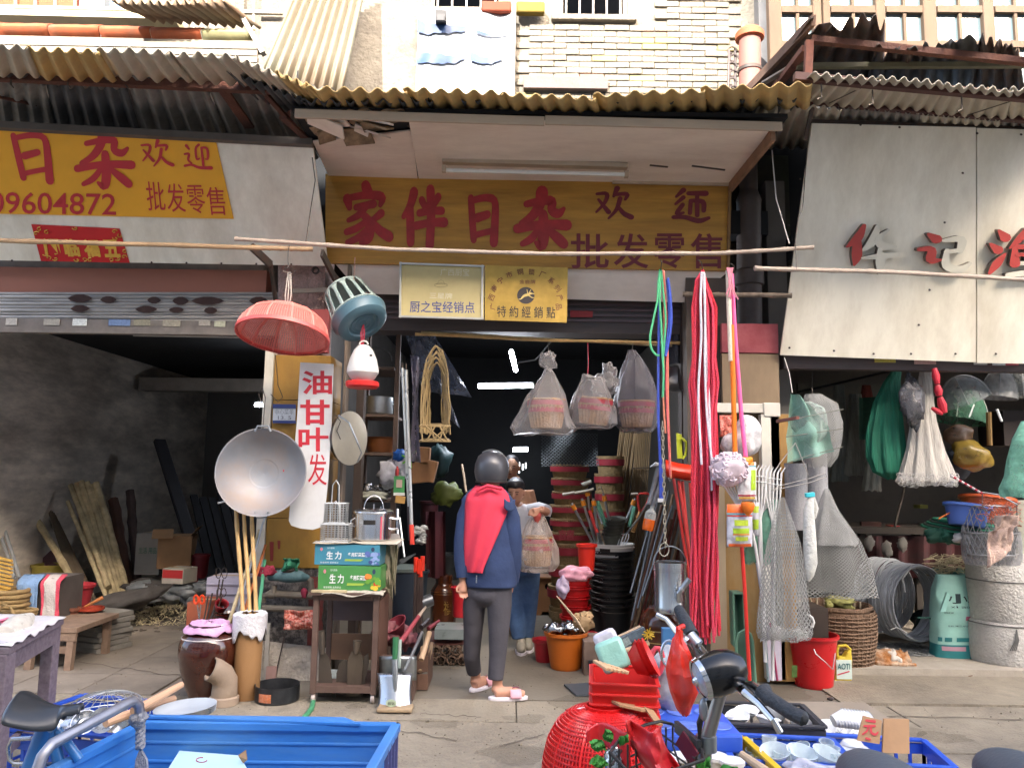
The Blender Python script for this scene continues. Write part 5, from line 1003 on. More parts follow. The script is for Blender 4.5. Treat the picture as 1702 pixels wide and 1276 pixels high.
def pbx(name,x0,x1,y0,y1,d,dep,mat,label,zb,letters):
    k=mpp(d); b=W((x0+x1)/2,y1,d); b.z=zb; w=(x1-x0)*k; h=(y1-y0)*k; t=thing(name,label,'box',b)
    ob('carton',MB().box(b+V((0,dep/2,h/2)),(w,dep,h),rot=(0,0,-2)),mat,t,smooth=0,bev=.003)
    PF=Plane(b+V((0,-.001,0)),b+V((1,-.036,0)),b+V((0,-.001,1))); letters(t,PF,b,w,h); return t,b,w,h
zt0=zt+.03
gr=M('box_green','4a8a48',r=.35,v=.12,s=5,coat=.3); bl=M('box_blue','3f8094',r=.35,v=.12,s=5,coat=.3); wht=M('ink_white','e2e4e2',r=.5)
def boxprint(seed):
    def f(t,PF,b,w,h):
        F=lambda u,v,o=.002: b+V(((u-.5)*w,-(u-.5)*w*.0349-o*.8,v*h))*1 if 0 else b+V(((u-.5)*w,(u-.5)*w*-.0349-o,v*h))
        fx=lambda x0,y0,x1,y1: (lambda u,v: F(x0+(x1-x0)*u,y0+(y1-y0)*v))
        m=MB(); write(m,fx(.17,.28,.27,.66),'生',.02); write(m,fx(.3,.28,.4,.66),'力',.02); write(m,fx(.18,.78,.29,.86),'生力厨具',0); write(m,fx(.08,.08,.36,.16),'安全耐用 品质保证',0); write(m,fx(.5,.42,.76,.62),'多用蔬菜篮',.02)
        ob('lettering',m,wht,t,smooth=0)
        m=MB()
        for i in range(7):
            a=i*.9; m.add([F(.09+.022*math.cos(q+a)*1.0,.76+.09*math.sin(q+a)+ .0) for q in [j*.785 for j in range(8)]][:8],[tuple(range(8))[::-1]]) if i==0 else None
        ob('crest',m,M('crest','d88a94',r=.5),t,smooth=0)
        write(mm:=MB(),fx(.072,.7,.108,.84),'生',.01); ob('crest_mark',mm,M('crest_red','b03048'),t,smooth=0)
        ob('stripe',MB().add([F(.45,.2),F(.7,.2),F(.74,.3),F(.46,.3)],[(0,1,2,3)]),M('stripe_pk','c88ab0' if seed else '9ab848',r=.5),t,smooth=0)
        ob('seal',MB().add([F(.88+.028*math.cos(j*.785),.78+.11*math.sin(j*.785)) for j in range(8)],[tuple(range(8))]),M('seal_navy','2c3c58'),t,smooth=0)
        random.seed(seed);
        for i in range(16):
            cx,cy=U(.76,.98),U(.08,.6); r_=U(.02,.045); c=random.choice(['5a6aa8','7a5a9a','3c4a80','8aa0c8'] if seed else ['c83a2c','d8b83c','6aa03c','e08a3c'])
            ob('fruit_print',MB().add([F(min(.995,cx+r_*math.cos(j*.785)),cy+r_*2.6*math.sin(j*.785),.0022+i*.0004) for j in range(8)],[tuple(range(8))]),M('fruit_'+c,c,r=.5,v=.2),t,smooth=0)
    return f
pbx('printed_box',530,632,944,983,d-.01,.36,gr,'green printed carton 生力, lower of two on the cabinet',zt0,boxprint(0))
hb=(983-944)*mpp(d);
pbx('printed_box',524,631,912,945,d-.01,.38,bl,'blue printed carton 生力, upper of two on the cabinet',zt0+hb+.004,boxprint(1))
zt1=zt0+hb+.004+33*mpp(d)+.003
m=cloth(lambda u,v: V((W(520,905,d).x+.56*u,d-.02+.4*v,zt1+.004)),16,8,.012,8,(0,0,1)); tag(ob('plastic_sheet',m,M('pl_sheet','b5ab98',r=.5,v=.15),solid=.002),'yellowed plastic sheet under the pressure cooker','sheet')
m=cloth(lambda u,v: W(636+26*u+6*v*math.sin(u*5),905+(85+35*noise.noise((u*4,1,2)))*v,d+.2-.02*v),14,18,.04,3); tag(ob('torn_paper',m,M('torn_p','8a8068',r=.85,v=.35,s=9,b=.5,d='5c6a5c',da=.5),solid=.004),'torn brown wrapping paper hanging right of the cartons','paper')
def wirebox(name,x0,x1,y0,y1,d,dep,lab,zb,slant=0):
    k=mpp(d); b=W((x0+x1)/2,y1,d); b.z=zb; w=(x1-x0)*k/2; h=(y1-y0)*k; t=thing(name,lab,'wire rack',b); m=MB()
    for z in (0,h):
        for yy in (0,dep): m.tube([b+V((-w,yy,z)),b+V((w,yy,z))],.004,5)
        for s_ in (-w,w): m.tube([b+V((s_,0,z)),b+V((s_,dep,z))],.004,5)
    for i in range(9):
        x=-w+2*w*i/8
        for yy in (0,dep): m.tube([b+V((x,yy,0)),b+V((x,yy,h))],.002,4)
    for j in range(9):
        z=h*j/8
        for yy in (0,dep): m.tube([b+V((-w,yy,z)),b+V((w,yy,z))],.002,4)
        for s_ in (-w,w): m.tube([b+V((s_,0,z)),b+V((s_,dep,z))],.002,4)
    for i in range(6): m.tube([b+V((-w,dep*i/5,0)),b+V((-w,dep*i/5,h))],.002,4); m.tube([b+V((w,dep*i/5,0)),b+V((w,dep*i/5,h))],.002,4)
    ob('cage',m,M('wire_white','b8bab8',r=.35,m=.5),t); ob('handle',MB().tube([b+V((-w*.35,0,h)),b+V((-w*.3,0,h+30*k)),b+V((0,0,h+38*k)),b+V((w*.3,0,h+30*k)),b+V((w*.35,0,h))],.004,6),M('wire_white'),t); return h
h1=wirebox('wire_rack',532,578,880,908,5.3,.13,'silver wire rack, lower of two left of the pressure cooker',zt1+.01)
wirebox('wire_rack',538,573,848,880,5.33,.1,'smaller silver wire rack stacked atop the other',zt1+.01+h1+.006)
d=5.4; k=mpp(d); b=W(614,905,d); b.z=zt1+.01; t=thing('pressure_cooker','shiny aluminium pressure cooker with bail handle on the cartons','cooker',b)
rr=30*k; hh=42*k
ob('pot',MB().lathe([(0,0),(rr*.96,0),(rr,.006),(rr,hh),(rr*1.05,hh),(rr*1.05,hh+.006),(0,hh+.006)],40,loc=b+V((0,rr,0))),alu,t)
ob('lid',MB().lathe([(rr*1.1,hh+.006),(rr*1.12,hh+.012),(rr*1.1,hh+.022),(rr*.9,hh+.034),(0,hh+.042)],40,loc=b+V((0,rr,0))),alu,t)
ob('bail_handle',MB().grid(lambda u,v: b+V((rr*.55*math.cos(R(180*u)),rr+.016*(v-.5),hh+.03+.1*math.sin(R(180*u)))),20,1),alu,t,solid=.005)
ob('valve',MB().tube([b+V((0,rr,hh+.03)),b+V((0,rr,hh+.07))],.006,8),alu,t); ob('valve',MB().tube([b+V((.05,rr,hh+.03)),b+V((.05,rr,hh+.055))],.005,8),alu,t)
ob('side_handle',MB().tube([b+V((rr,rr,hh*.85)),b+V((rr+.05,rr,hh*.8)),b+V((rr+.05,rr,hh*.45)),b+V((rr,rr,hh*.4))],.009,8),alu,t)
ob('side_handle',MB().tube([b+V((-rr,rr,hh*.85)),b+V((-rr-.03,rr,hh*.75)),b+V((-rr-.03,rr,hh*.55)),b+V((-rr,rr,hh*.5))],.006,8),alu,t)
ob('label',MB().grid(lambda u,v: b+V((0,rr,0))+V(((rr+.002)*math.cos(R(-112+38*u)),(rr+.002)*math.sin(R(-112+38*u)),hh*(.62+.18*v))),6,1),ink,t)
ob('red_tape',MB().grid(lambda u,v: b+V((0,rr,0))+V(((rr+.002)*math.cos(R(-58+6*u)),(rr+.002)*math.sin(R(-58+6*u)),hh*(.05+.9*v))),2,1),M('tape_pk','c05060',r=.4),t)
tag(ob('garden_hose',MB().tube([HZ(521,1163)+V((0,0,.012)),HZ(518,1180)+V((0,0,.012)),HZ(510,1190)+V((0,0,.012)),HZ(500,1200)+V((0,0,.012)),HZ(470,1215)+V((0,0,.012))],.016,10),M('hose_green','4a8f66',r=.4,v=.12)),'short length of green hose on the pavement by the cabinet','hose')
sh=thing('shelf_rack','tall dark wooden shelf rack inside the doorway on the left','shelf',W(640,1000,6.6))
shm_=M('shelf_wood','5a4a40',r=.75,v=.2,s=8,st=(1,1,.3))
d=6.45
ob('upright',MB().bb(z_(W(652,1010,d),0),W(660,540,d+.04)),shm_,sh,smooth=0)
ob('upright',MB().bb(z_(W(600,1010,d+.35),0),W(607,540,d+.4)),shm_,sh,smooth=0)
SHY=[(610,.0),(688,.0),(752,.0),(830,.0),(965,0)]
for y,_ in SHY: ob('shelf',MB().bb(W(596,y+4,d),W(655,y,d)+V((0,.5,0))),shm_,sh,smooth=0,bev=.002)
def onshelf(px,y,dd=0): p=W(px,y,d+dd); return p
k=mpp(d)
b=W(628,688,d+.15); t=thing('steel_pot','shiny steel pot on the second shelf behind the poultry drinker','pot',b)
ob('pot',MB().lathe([(0,0),(24*k,0),(25*k,.01),(25*k,28*k),(26*k,29*k),(0,30*k)],28,loc=b),galv,t)
ob('side_handle',MB().tube([b+V((25*k,0,22*k)),b+V((30*k,0,20*k)),b+V((25*k,0,16*k))],.006,6),galv,t)
b=W(632,752,d+.2); t=thing('copper_basin','dull copper basin on the third shelf of the rack','basin',b)
ob('basin',MB().lathe([(0,.002),(22*k,.002),(28*k,26*k),(30*k,26*k),(29*k,24*k),(0,.02)],28,loc=b),M('copper_dull','7a4a28',r=.45,m=.4,v=.2,s=6),t)
tag(ob('loop_handle',MB().tube([W(618+24*math.cos(a*.3)*.9+12,600-22*math.sin(a*.3),6.5) for a in range(0,11)],.006,6),M('hoop_gr','5d5c5c')),'grey hoop handle seen above the top shelf of the rack','hoop')
pbag=film('bag_white','cfd0da',a=.8,b=.8,bs=12)
tag(ob('white_bag',MB().blob(W(652,786,d),(.11,.08,.13),16,nz=.55,seed=2,rot=(0,25,0)),pbag),'white plastic bag stuffed between shelf upright and steel poles','bag')
tag(ob('white_bag',MB().blob(W(668,775,d-.02),(.06,.06,.11),14,nz=.5,seed=5),pbag),'smaller white bag hanging right of the shelf upright','bag')
tag(ob('blue_brush',MB().blob(W(664,757,d-.05),(.055,.05,.05),12,nz=.5,seed=8),M('blue_br','1c58a8',r=.5,v=.2)),'bright blue plastic brush head beside the shelf','brush')
m=MB()
for a in (0,50,110,160,210,280): m.tube([W(681,762,d-.1),W(681+14*math.cos(R(a)),762-16*math.sin(R(a)),d-.12)],[.012,.006],6)
tag(ob('green_brush',m,M('green_br','7acb3c',r=.5)),'lime green plastic toy brush with prongs behind the steel pole','brush')
for i,(px,py,w,h,r_) in enumerate(((700,785,34,34,-8),(712,782,26,36,12),(703,758,24,30,4))):
    p=W(px,py,6.9); tag(ob('brown_packet',MB().box(p,(w*mpp(6.9),.1,h*mpp(6.9)),rot=(0,r_,0)),M('kraft_dk','7d5a3c',r=.85,v=.15),bev=.01,smooth=0),('lowest left','right hand','topmost')[i]+' of three brown paper packets behind the steel poles','packet')
m=MB(); random.seed(12)
for i in range(26): m.blob(W(600+U(5,50),815+U(-9,8),d+U(0,.1)),(.035,.03,.02),8,nz=.6,seed=i)
tag(ob('foil_scrubbers',m,M('foil_gr','8f9094',r=.25,m=.8,v=.3)),'heap of shiny steel scouring pads on the fourth shelf','scouring pads',kind='stuff')
tag(ob('cloth_bundle',MB().blob(W(620,824,d-.02),(.12,.06,.035),14,nz=.6,seed=14),M('cl_pale','9a9c90',r=.9,v=.2)),'pale cloth bundle on the edge of the fourth shelf','cloth')
t=thing('payment_placard','green and white payment placard with a pale blank square','placard',W(663,823,6.35))
PP=Plane(W(654,824,6.35),W(673,824,6.35),W(654,790,6.35))
ob('card',MB().bb(W(654,818,6.36),W(673,791,6.365)),M('pay_green','4c9a58',r=.5),t,smooth=0)
ob('white_foot',MB().bb(W(654,823,6.355),W(673,818.5,6.365)),white_pl,t,smooth=0)
ob('pale_square',MB().bb(W(658.5,810,6.353),W(668.5,797,6.358)),M('pay_pk','d0b8a8',r=.6),t,smooth=0)
tag(ob('wood_block',MB().box(W(665,830,6.38),(.08,.05,.06),rot=(0,8,10)),M('block_w','b08848',r=.7,v=.1),smooth=0,bev=.003),'small yellow wooden block below the green payment placard','block')
tag(ob('red_bottle',MB().lathe([(0,0),(.015,0),(.015,.05),(.008,.06),(.008,.075),(0,.075)],12,loc=W(660,790,6.36)),M('btl_red','b83030',r=.4)),'tiny red bottle on top of the green payment placard','bottle')
def mop(a,b,grip,lab,gl=60):
    p,q=W(*a),W(*b); u=(q-p).normalized(); L_=(q-p).length; t=thing('steel_mop_pole',lab,'pole',q)
    ob('pole',MB().tube([p,q],.0135,10),M('pole_steel','b9bbb8',r=.3,m=.7,v=.1),t)
    ob('grip',MB().tube([q-u*.015,q+u*(gl*mpp(6.1))],.018,10),grip,t); ob('hook',MB().tube([p-u*.0,p-u*.05],.008,6),iron,t)
mop((669,612,6.15),(680,845,6.0),M('grip_dk','2c2426',r=.5),'upright steel pole with dark grip beside the shelf',gl=50)
mop((675,615,6.12),(684,875,5.95),M('grip_red','d43a28',r=.4),'upright steel pole with bright red grip beside the shelf',gl=28)
tag(ob('wrapped_poles',MB().grid(lambda u,v: W(682+16*u+3*math.sin(v*4+u*3),590+175*v+4*u,6.2)+V((0,.03*math.sin(u*9+v*2),0)),8,16),film('film_vio','7c7888',a=.6,bs=14),solid=.002),'grey-violet plastic sleeve of wrapped poles hanging in the doorway','plastic sleeve')
m=MB().grid(lambda u,v: W(668+50*u+30*v*u+60*v*.6,540+110*v+10*u,6.5)+V((0,.06*math.sin(u*8+v*5)+.05*noise.noise((u*5,v*5,0)),0)),14,14); tag(ob('hanging_sheet',m,film('film_blue','6d7484',a=.55,bs=10),solid=.002),'bluish clear plastic sheet hanging behind the rattan carriers','plastic sheet')
m=MB().grid(lambda u,v: W(718+20*u+26*v,618+75*v+18*u,6.45)+V((0,.05*math.sin(u*8+v*5),0)),8,8); tag(ob('hanging_sheet',m,film('film_blue'),solid=.002),'pointed tail of clear plastic below the hanging sheet','plastic sheet')
rat=M('rattan','97825a',r=.55,v=.2,s=16,d='6d5a3a',da=.4)
t=thing('rattan_carrier','bundle of bent rattan yard-basket frames hanging in the doorway','basket frames',W(727,735,6.0))
random.seed(31)
for i in range(11):
    f=i/10; xl0=697+14*f; xr0=750-12*f; tp=574+26*(i%4)/3; pts=[]
    for q in range(17):
        a=q/16;
        if a<.35: e=a/.35; px=xl0+ (6*f+2)*(e) ; py=720-(720-tp-32)*e; px=xl0+3+ (727-15-xl0)*.35*e**2
        elif a<=.65: e=(a-.35)/.3; an=math.pi*(1-e); px=727+15*math.cos(an)*1.0; px=(xl0+3+(712-xl0)*.35)*(1-e)+(xr0-3+(742-xr0)*.35)*e; py=tp+32-30*math.sin(an)
        else: e=(a-.65)/.35; px=xr0-3+(742-xr0)*.35*(1-e)**2; py=tp+32+(720-tp-32)*e
        pts.append(W(px+U(-2,2),py+U(-2,2),5.95+.016*i))
    ob('withy',MB().tube(pts,.006,6),rat,t)
for y in (708,733):
    c=[W(698,y,5.9),W(748,y,5.9),W(744,y-3,6.15),W(702,y-3,6.15)]; ob('hoop',MB().tube(c,.009,7,closed=True),rat,t)
for i in range(7): ob('stay',MB().tube([W(700+i*7.7,708,5.9),W(702+((i*5)%7)*7,733,5.9)],.007,6),rat,t)
tl=M('tube_lit','eef3ff',em=20)
for i,(a,b_,d_,r_,lb) in enumerate((((795,642),(886,641),8.0,.02,'long lit fluorescent tube seen level in the dark shop'),((850,585),(857,615),7.2,.022,'short lit tube end-on below the brass plate'),((868,534),(864,553),7.2,.024,'lit tube just below the bottom edge of the brass plate'),((853,747.5),(877,747),11.5,.03,'small distant lit tube at the back of the shop'),((424,673),(446,673),9,.02,'short lit tube glimpsed left of the left pillar'))):
    t=thing('fluorescent_lamp',lb,'lamp',W(*a,d_)); ob('tube',MB().tube([W(*a,d_),W(*b_,d_+(0 if i in(0,3,4) else .8))],r_,10),tl,t); ob('fitting',MB().bar(W(a[0],a[1]-4,d_+.02),W(b_[0],b_[1]-4,d_+(0.02 if i in(0,3,4) else .82)),.03,.02),M('fit_dk','4a4c50'),t)
wirething([(860,603,6.9),(890,598,6.9),(908,578,6.8),(922,560,6.7),(945,500,6.6)],.006,'drooping grey lamp cable in the centre shop',M('cable_g','6f7276',r=.5))
t=thing('daylight_strips','glowing strips put in for chinks of daylight at the very back of the shop','opening',W(868,788,12.9))
for x,a_,b_ in ((862,768,786),(868,771,781),(873,769,778)): ob('gap',MB().bb(W(x,b_,12.9),W(x+2,a_,12.9)+V((0,.02,0))),M('daylight_glow','e8f0f4',em=1.5),t,smooth=0)  # strips glow to imitate daylight; the back wall has no opening
wick=M('wicker_pale','b08a62',r=.7,v=.2,s=20,b=.5,bs=60,d='7d5a3a',da=.3)
def basket(name,c,rt,rb,h,lab,parent=None,rot=(0,0,0),mat=wick,bands=True,staves=26):
    Rm=Euler([R(a) for a in rot]).to_matrix(); t=thing(name,lab,'basket',c) if lab else parent
    ob('body',MB().lathe([(0,.004),(rb*.95,.004),(rb,.01),(rb+(rt-rb)*.5,h*.45),(rt,h*.8),(rt*.98,h),(rt*.9,h),(rt*.93,h*.8),(0,h*.7)],36,loc=c,rot=Rm),mat,t)
    for a in range(staves):
        an=6.283*a/staves; ob('stave',MB().bar(c+Rm@V((rb*1.01*math.cos(an),rb*1.01*math.sin(an),.01)),c+Rm@V((rt*1.01*math.cos(an),rt*1.01*math.sin(an),h*.82)),.012,.006),mat,t,smooth=0) if abs(math.sin(an)+1)<1.15 else None
    if bands:
        for z in (.62,.86): ob('red_band',MB().lathe([(rb+(rt-rb)*z*1.05+.004,h*z-.012),(rb+(rt-rb)*z*1.05+.01,h*z-.012),(rb+(rt-rb)*z*1.05+.01,h*z+.022),(rb+(rt-rb)*z*1.05+.004,h*z+.022)],36,loc=c,rot=Rm),M('band_red','a02c3a',r=.5),t)
    ob('rim',MB().tube([c+Rm@V((rt*math.cos(a*.2618),rt*math.sin(a*.2618),h)) for a in range(24)],.009,7,closed=True),mat,t); return t
fbag=film('bag_film','a8a4a4',a=.24,b=.5,bs=7,r=.35); fbag2=film('bag_film_dim','77747c',a=.3,b=.5,bs=7,r=.4)
def bagmesh(outline,d,dep,seed,n=28):
    """closed film bag: outline = [(cx,py,halfwidth px)] from top to bottom"""
    m=MB(); k=mpp(d); rows=[]
    N=len(outline)*4-3
    def at(v):
        x=v*(len(outline)-1); i=min(int(x),len(outline)-2); f=x-i; f=f*f*(3-2*f); return [outline[i][j]*(1-f)+outline[i+1][j]*f for j in range(3)]
    def f(u,v):
        cx,py,hw=at(v); a=u*6.283; r=hw*k; q=1+.10*noise.noise((math.cos(a)*3,math.sin(a)*3,v*5+seed))+.06*math.sin(a*9+seed+v*3)*(1-v)
        p=W(cx,py,d); return p+V((r*q*math.cos(a),min(r,dep)*q*math.sin(a),.012*noise.noise((a*2,v*9,seed))))
    return m.grid(f,n*2,N)
def bagged(cx,cy,bw,bh,d,outl,lab,seed,rot=(0,0,0),film_=fbag,knot=None):
    k=mpp(d); c=W(cx,cy,d); basket('split_bamboo_basket',c,bw*k/2,bw*k/2*.78,bh*k,lab+' – the basket with red bands',rot=rot)
    t=thing('plastic_bag',lab+' – the clear bag round it','bag',c); ob('film',bagmesh(outl,d,bw*k*.6,seed),film_,t)
    if knot: ob('knot',MB().blob(W(knot[0],knot[1],d),(knot[2]*k,knot[2]*k*.6,knot[3]*k),14,nz=.7,seed=seed),film_,t)
D1=5.95
bagged(908,713,62,48,D1,[(911,612,5),(912,625,12),(908,655,30),(905,690,44),(904,712,54),(900,722,46),(903,718,2)],'leftmost bagged basket below the lamp cable',1,knot=(911,600,13,14))
bagged(986,706,56,44,D1+.05,[(972,622,4),(985,630,18),(985,650,28),(985,680,38),(985,705,40),(985,712,30),(985,708,2)],'middle bagged basket with loose folds',2,rot=(4,5,0),knot=(1005,640,22,22))
bagged(1058,712,58,44,D1+.1,[(1050,582,6),(1054,600,16),(1056,630,28),(1058,670,38),(1058,705,36),(1058,718,26),(1058,712,2)],'rightmost bagged basket under a tall peak of film',3,film_=fbag2)
tag(ob('plastic_bag',MB().blob(W(1012,622,6.0),(.06,.05,.08),14,nz=.7,seed=22),fbag),'knotted clear bag end above the middle basket','bag')
wirething([(977,570,6.2),(978,600,6.1),(977,622,6.0)],.003,'red string holding the middle bagged basket',M('string_red'))
wirething([(911,568,6.2),(912,590,5.97)],.003,'thin string holding the leftmost bagged basket')
wirething([(1052,570,6.25),(1051,585,6.1)],.003,'thin string holding the rightmost bagged basket')
tag(ob('steel_bowl',MB().lathe([(0,-.05),(.06,-.045),(.1,-.02),(.13,.02),(.134,.02),(.1,-.028),(0,-.06)],28,loc=W(1122,632,6.3),rot=(60,20,-30)),M('bowl_dk','6d6c6c',r=.35,m=.7)),'dark steel bowl hung behind the coloured ropes','bowl')
tag(ob('net_bag',MB().grid(lambda u,v: W(1100+30*u,545+60*v,6.3)+V((0,.05*math.sin(u*6),0)),6,6),M('net_dk','3a3c44',r=.8,v=.4,s=60)),'dark net bag in the shade above the steel bowl','bag')
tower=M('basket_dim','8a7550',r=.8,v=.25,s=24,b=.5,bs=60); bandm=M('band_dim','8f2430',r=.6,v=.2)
def towerof(px,ybot,ytop,w,d,n,lab,seed):
    k=mpp(d); b=W(px,ybot,d); H=(ybot-ytop)*k; r=w*k/2
    if ybot>=985: H=b.z+H; b.z=0
    for i in range(n):
        z=b.z+H*i/n; h=H/n*1.04; c=V((b.x+.012*math.sin(i*2.1+seed),b.y,z)); t=thing('bamboo_basket',(('lowest' if i==0 else 'topmost' if i==n-1 else ('second','third','fourth','fifth','sixth','seventh','eighth')[i-1]+' from below')+' in '+lab),'basket',c,'baskets stacked in '+lab)
        rr_=r*(1-.012*i)
        ob('body',MB().lathe([(rr_*.86,0),(rr_,h*.8),(rr_*1.02,h*.84),(rr_*1.02,h*.97),(rr_*.9,h*.97)],28,loc=c),tower,t)
        ob('red_band',MB().lathe([(rr_*1.0,h*.45),(rr_*1.03,h*.45),(rr_*1.05,h*.8),(rr_*1.02,h*.8)],28,loc=c),bandm if ybot<940 or i else tower,t)
towerof(948,906,775,66,7.95,6,'the tall red-banded basket stack',1)
towerof(950,985,905,74,7.95,4,'the wide brown base stack below the red-banded one',2)
towerof(1013,990,765,50,8.7,9,'the narrower red-banded basket stack behind the sticks',3)
tag(ob('double_happiness_print',write(MB(),lambda u,v: W(928+28*u,897-17*v,7.73),'囍',.02),M('print_red','8f2a34'),smooth=0),'red printed sign 囍 on a basket of the tall stack','print')
m=MB().grid(lambda u,v: W(900+95*u,720+55*v,7.3)+V((0,.1*math.sin(u*7+v*3),0)),12,8); tag(ob('hanging_net',m,netmat('net_dark','3c4448',nu=16,nv=10,w=.3)),'dark net hanging above the tall basket stack','net')
random.seed(6)
t=thing('thin_canes','bundle of upright thin brown canes tied with wire behind the bucket tools','canes',W(1045,905,7.0))
for i in range(16): ob('cane',MB().tube([W(1000+i*2.9+U(-1,1),985,9.0+random.random()*.15),W(1032+i*2.8+U(-1,1),712,9.0)],.01,6),M('cane','8c7450',r=.6,v=.2),t)
t=thing('thin_canes','second bundle of upright canes just right of the first','canes',W(1062,860,7.0))
for i in range(9): ob('cane',MB().tube([W(1042+i*2.6,985,8.95),W(1058+i*3.0,712,8.95)],.008,6),M('cane'),t)
ob('tie',MB().bar(W(1050,778,8.9),W(1078,777,8.9),.02,.012),iron,t)
t,b,k=jar(736,1048,42,88,pot_m,'small amber glazed jar with gold writing left of the helmeted person',[(0,0),(.86,0),(.9,.02),(.97,.1),(1,.3),(1,.66),(.96,.74),(.8,.8),(.66,.84),(.62,.88),(.68,.94),(.64,1),(.5,1.0),(0,.97)])
ob('gold_writing',write(MB(),lambda u,v: b+V(((2+12*u)*k,-21*k+(.2*(u**2))*.02-.001+u*u*5*k,(28+22*v)*k)),'福',.0),M('gold_print','a08030',r=.4,m=.4),t,smooth=0)
for z in (.1,.72,.68): ob('band',MB().tube([b+V((21*k*math.cos(a*.2618),21*k*math.sin(a*.2618),z*88*k)) for a in range(24)],.003,5,closed=True),M('glaze_band','7a4a20',r=.2),t)
tub('red_drum',768,1024,6.7,34,30,46,M('drum_red','a81c24',r=.4),'bright red tub half hidden behind the helmeted person','tub')
t=thing('dark_drum','dark blue-black drum with pale lid behind the red handled rods','drum',W(672,1050,6.6))
ob('drum',MB().tube([z_(W(672,1050,6.6),0),W(672,948,6.6)],.16,24),M('drum_dk','1d2530',r=.35,v=.2),t); ob('lid',MB().lathe([(.16,0),(.175,.004),(.175,.03),(.1,.045),(0,.045)],28,loc=W(672,948,6.6)),M('lid_gr','4a5450',r=.5),t)
tag(ob('steel_cylinder',MB().tube([W(696,1004,6.2),W(717,996,6.25)],.048,20),M('cyl_gr','6a6d70',r=.3,m=.7)),'grey steel cylinder lying left of the amber jar','cylinder')
t=thing('dustpan','pale grey dustpan blade with tall steel handle behind the cooker','dustpan',W(655,912,5.75))
ob('blade',MB().prism([W(645,888,5.75),W(663,885,5.75),W(668,905,5.7),(W(660,912,5.68)),W(646,905,5.7)],(0,.01,0)),M('pan_gr','85817e',r=.6),t,smooth=0); ob('handle',MB().tube([W(661,888,5.75),W(661,846,5.85)],.01,8),galv,t)
rod('steel_rod',[(664,860,5.8),(672,925,5.7)],.008,galv,'thin steel rod leaning right of the pale dustpan','rod')
tag(ob('gardening_shears',MB().prism([W(663,930,5.7),W(690,919,5.75),W(691,921,5.75),W(668,937,5.7)],(0,.012,0)).tube([W(664,934,5.7),W(650,945,5.7)],.01,7),M('shear_dk','2f3436',r=.4,m=.5)),'open dark shears lying on the shelf end by the cartons','shears')
m=MB(); random.seed(15)
for i in range(16): m.blob(W(683+U(0,22),890+U(-14,10),6.1),(.03,.02,.018),8,nz=.9,seed=i+40)
tag(ob('bagged_bits',m,M('bits','8a8c88',r=.3,v=.5,s=20)),'cluster of small glinting packets behind the red grip','packets',kind='stuff')
for i,(x,yt) in enumerate(((691,926),(696,929),(702,924),(699,934))):
    t=thing('red_capped_rod',('leftmost','second','rightmost','front lower')[i]+' of four dark rods with bright red caps by the drum','rod',W(x-2,1045,5.9))
    ob('rod',MB().tube([W(x-3,1050,5.9),W(x,yt+20,5.85)],.011,8),M('rod_br','5a4c48',r=.4,m=.3),t); ob('cap',MB().tube([W(x,yt+24,5.85),W(x+.5,yt,5.85)],.017,10),M('cap_red','d8341e',r=.35),t)
b=HZ(654,1184); d=b.y; k=mpp(d)
t=thing('standing_shovel','shiny steel shovel blade with green grip standing before the board','shovel',b)
def sh_f(u,v):
    x=627+59*u+(.5-u)*(6*math.sin(v*3.14)); y=1180-62*v; return W(x,y,d+.10*v+.06-.05*math.cos((u-.5)*3.1))
ob('blade',MB().grid(sh_f,14,10),M('shovel_steel','b2b6ba',r=.3,m=.85,v=.1,s=6),t,solid=.003)
ob('spine',MB().tube([W(657,1160,d+.06),W(657,1128,d+.08),W(656,1095,d+.1)],[.006,.018,.02],10),galv,t)
ob('grip',MB().tube([W(656,1100,d+.1),W(658,1058,d+.13)],[.017,.021],12),M('grip_green','2f6a42',r=.4),t)
ob('sticker',MB().add([W(650+9*math.cos(a*.5236),1168+6.5*math.sin(a*.5236),d-.0) for a in range(12)],[tuple(range(12))[::-1]]),M('stk','b8c8a8',r=.4,v=.2,s=40),t,smooth=0)
ob('sticker_mark',write(MB(),lambda u,v: W(644.5+11*u,1171-5*v,d-.004),'精钢',.0),ink,t,smooth=0)
t=thing('standing_shovel','second steel shovel with silver grip behind the front one','shovel',b+V((0,.15,0)))
ob('blade',MB().grid(lambda u,v: W(630+62*u,1130-40*v,d+.22-.05*math.cos((u-.5)*3.1)),10,6),M('shovel_dim','8f9392',r=.35,m=.8,v=.15),t,solid=.003)
ob('grip',MB().tube([W(663,1110,d+.16),W(664,1062,d+.2)],[.012,.016],10),M('grip_silver','a9b8ae',r=.35,m=.4),t)
tag(ob('timber_piece',MB().bb(W(625,1184,d-.04),W(684,1178,d-.04)+V((.0,.12,0))),M('base_w','a08a6c',r=.85,v=.2),smooth=0,bev=.008),'flat wooden slat under the shiny shovel blade','slat')
tag(ob('brown_board',MB().prism([W(686,1168,d+.25),W(692,1160,d+.5),W(692,1100,d+.5),W(684,1090,d+.25)],(-.02,0,0)).bb(W(632,1165,d+.3),W(690,1088,d+.32)),M('brd_br','5f4a40',r=.8,v=.2),smooth=0),'brown board standing behind the steel shovels','board')
for i,(a_,b_,r_,mt,lb) in enumerate((((672,1115,5.2),(702,1050,5.5),.012,galv,'polished steel handle with dark grip leaning right'),((700,1042,5.5),(712,1030,5.6),.018,M('grip_dk'),'dark rubber grip of the polished steel handle'))):
    rod('steel_rod' if i==0 else 'rubber_grip',[a_,b_],r_,mt,lb,'handle')
t=thing('pickaxe_tool','red-painted wooden handle with pale tip leaning over the shovels','handle',W(666,1064,5.4))
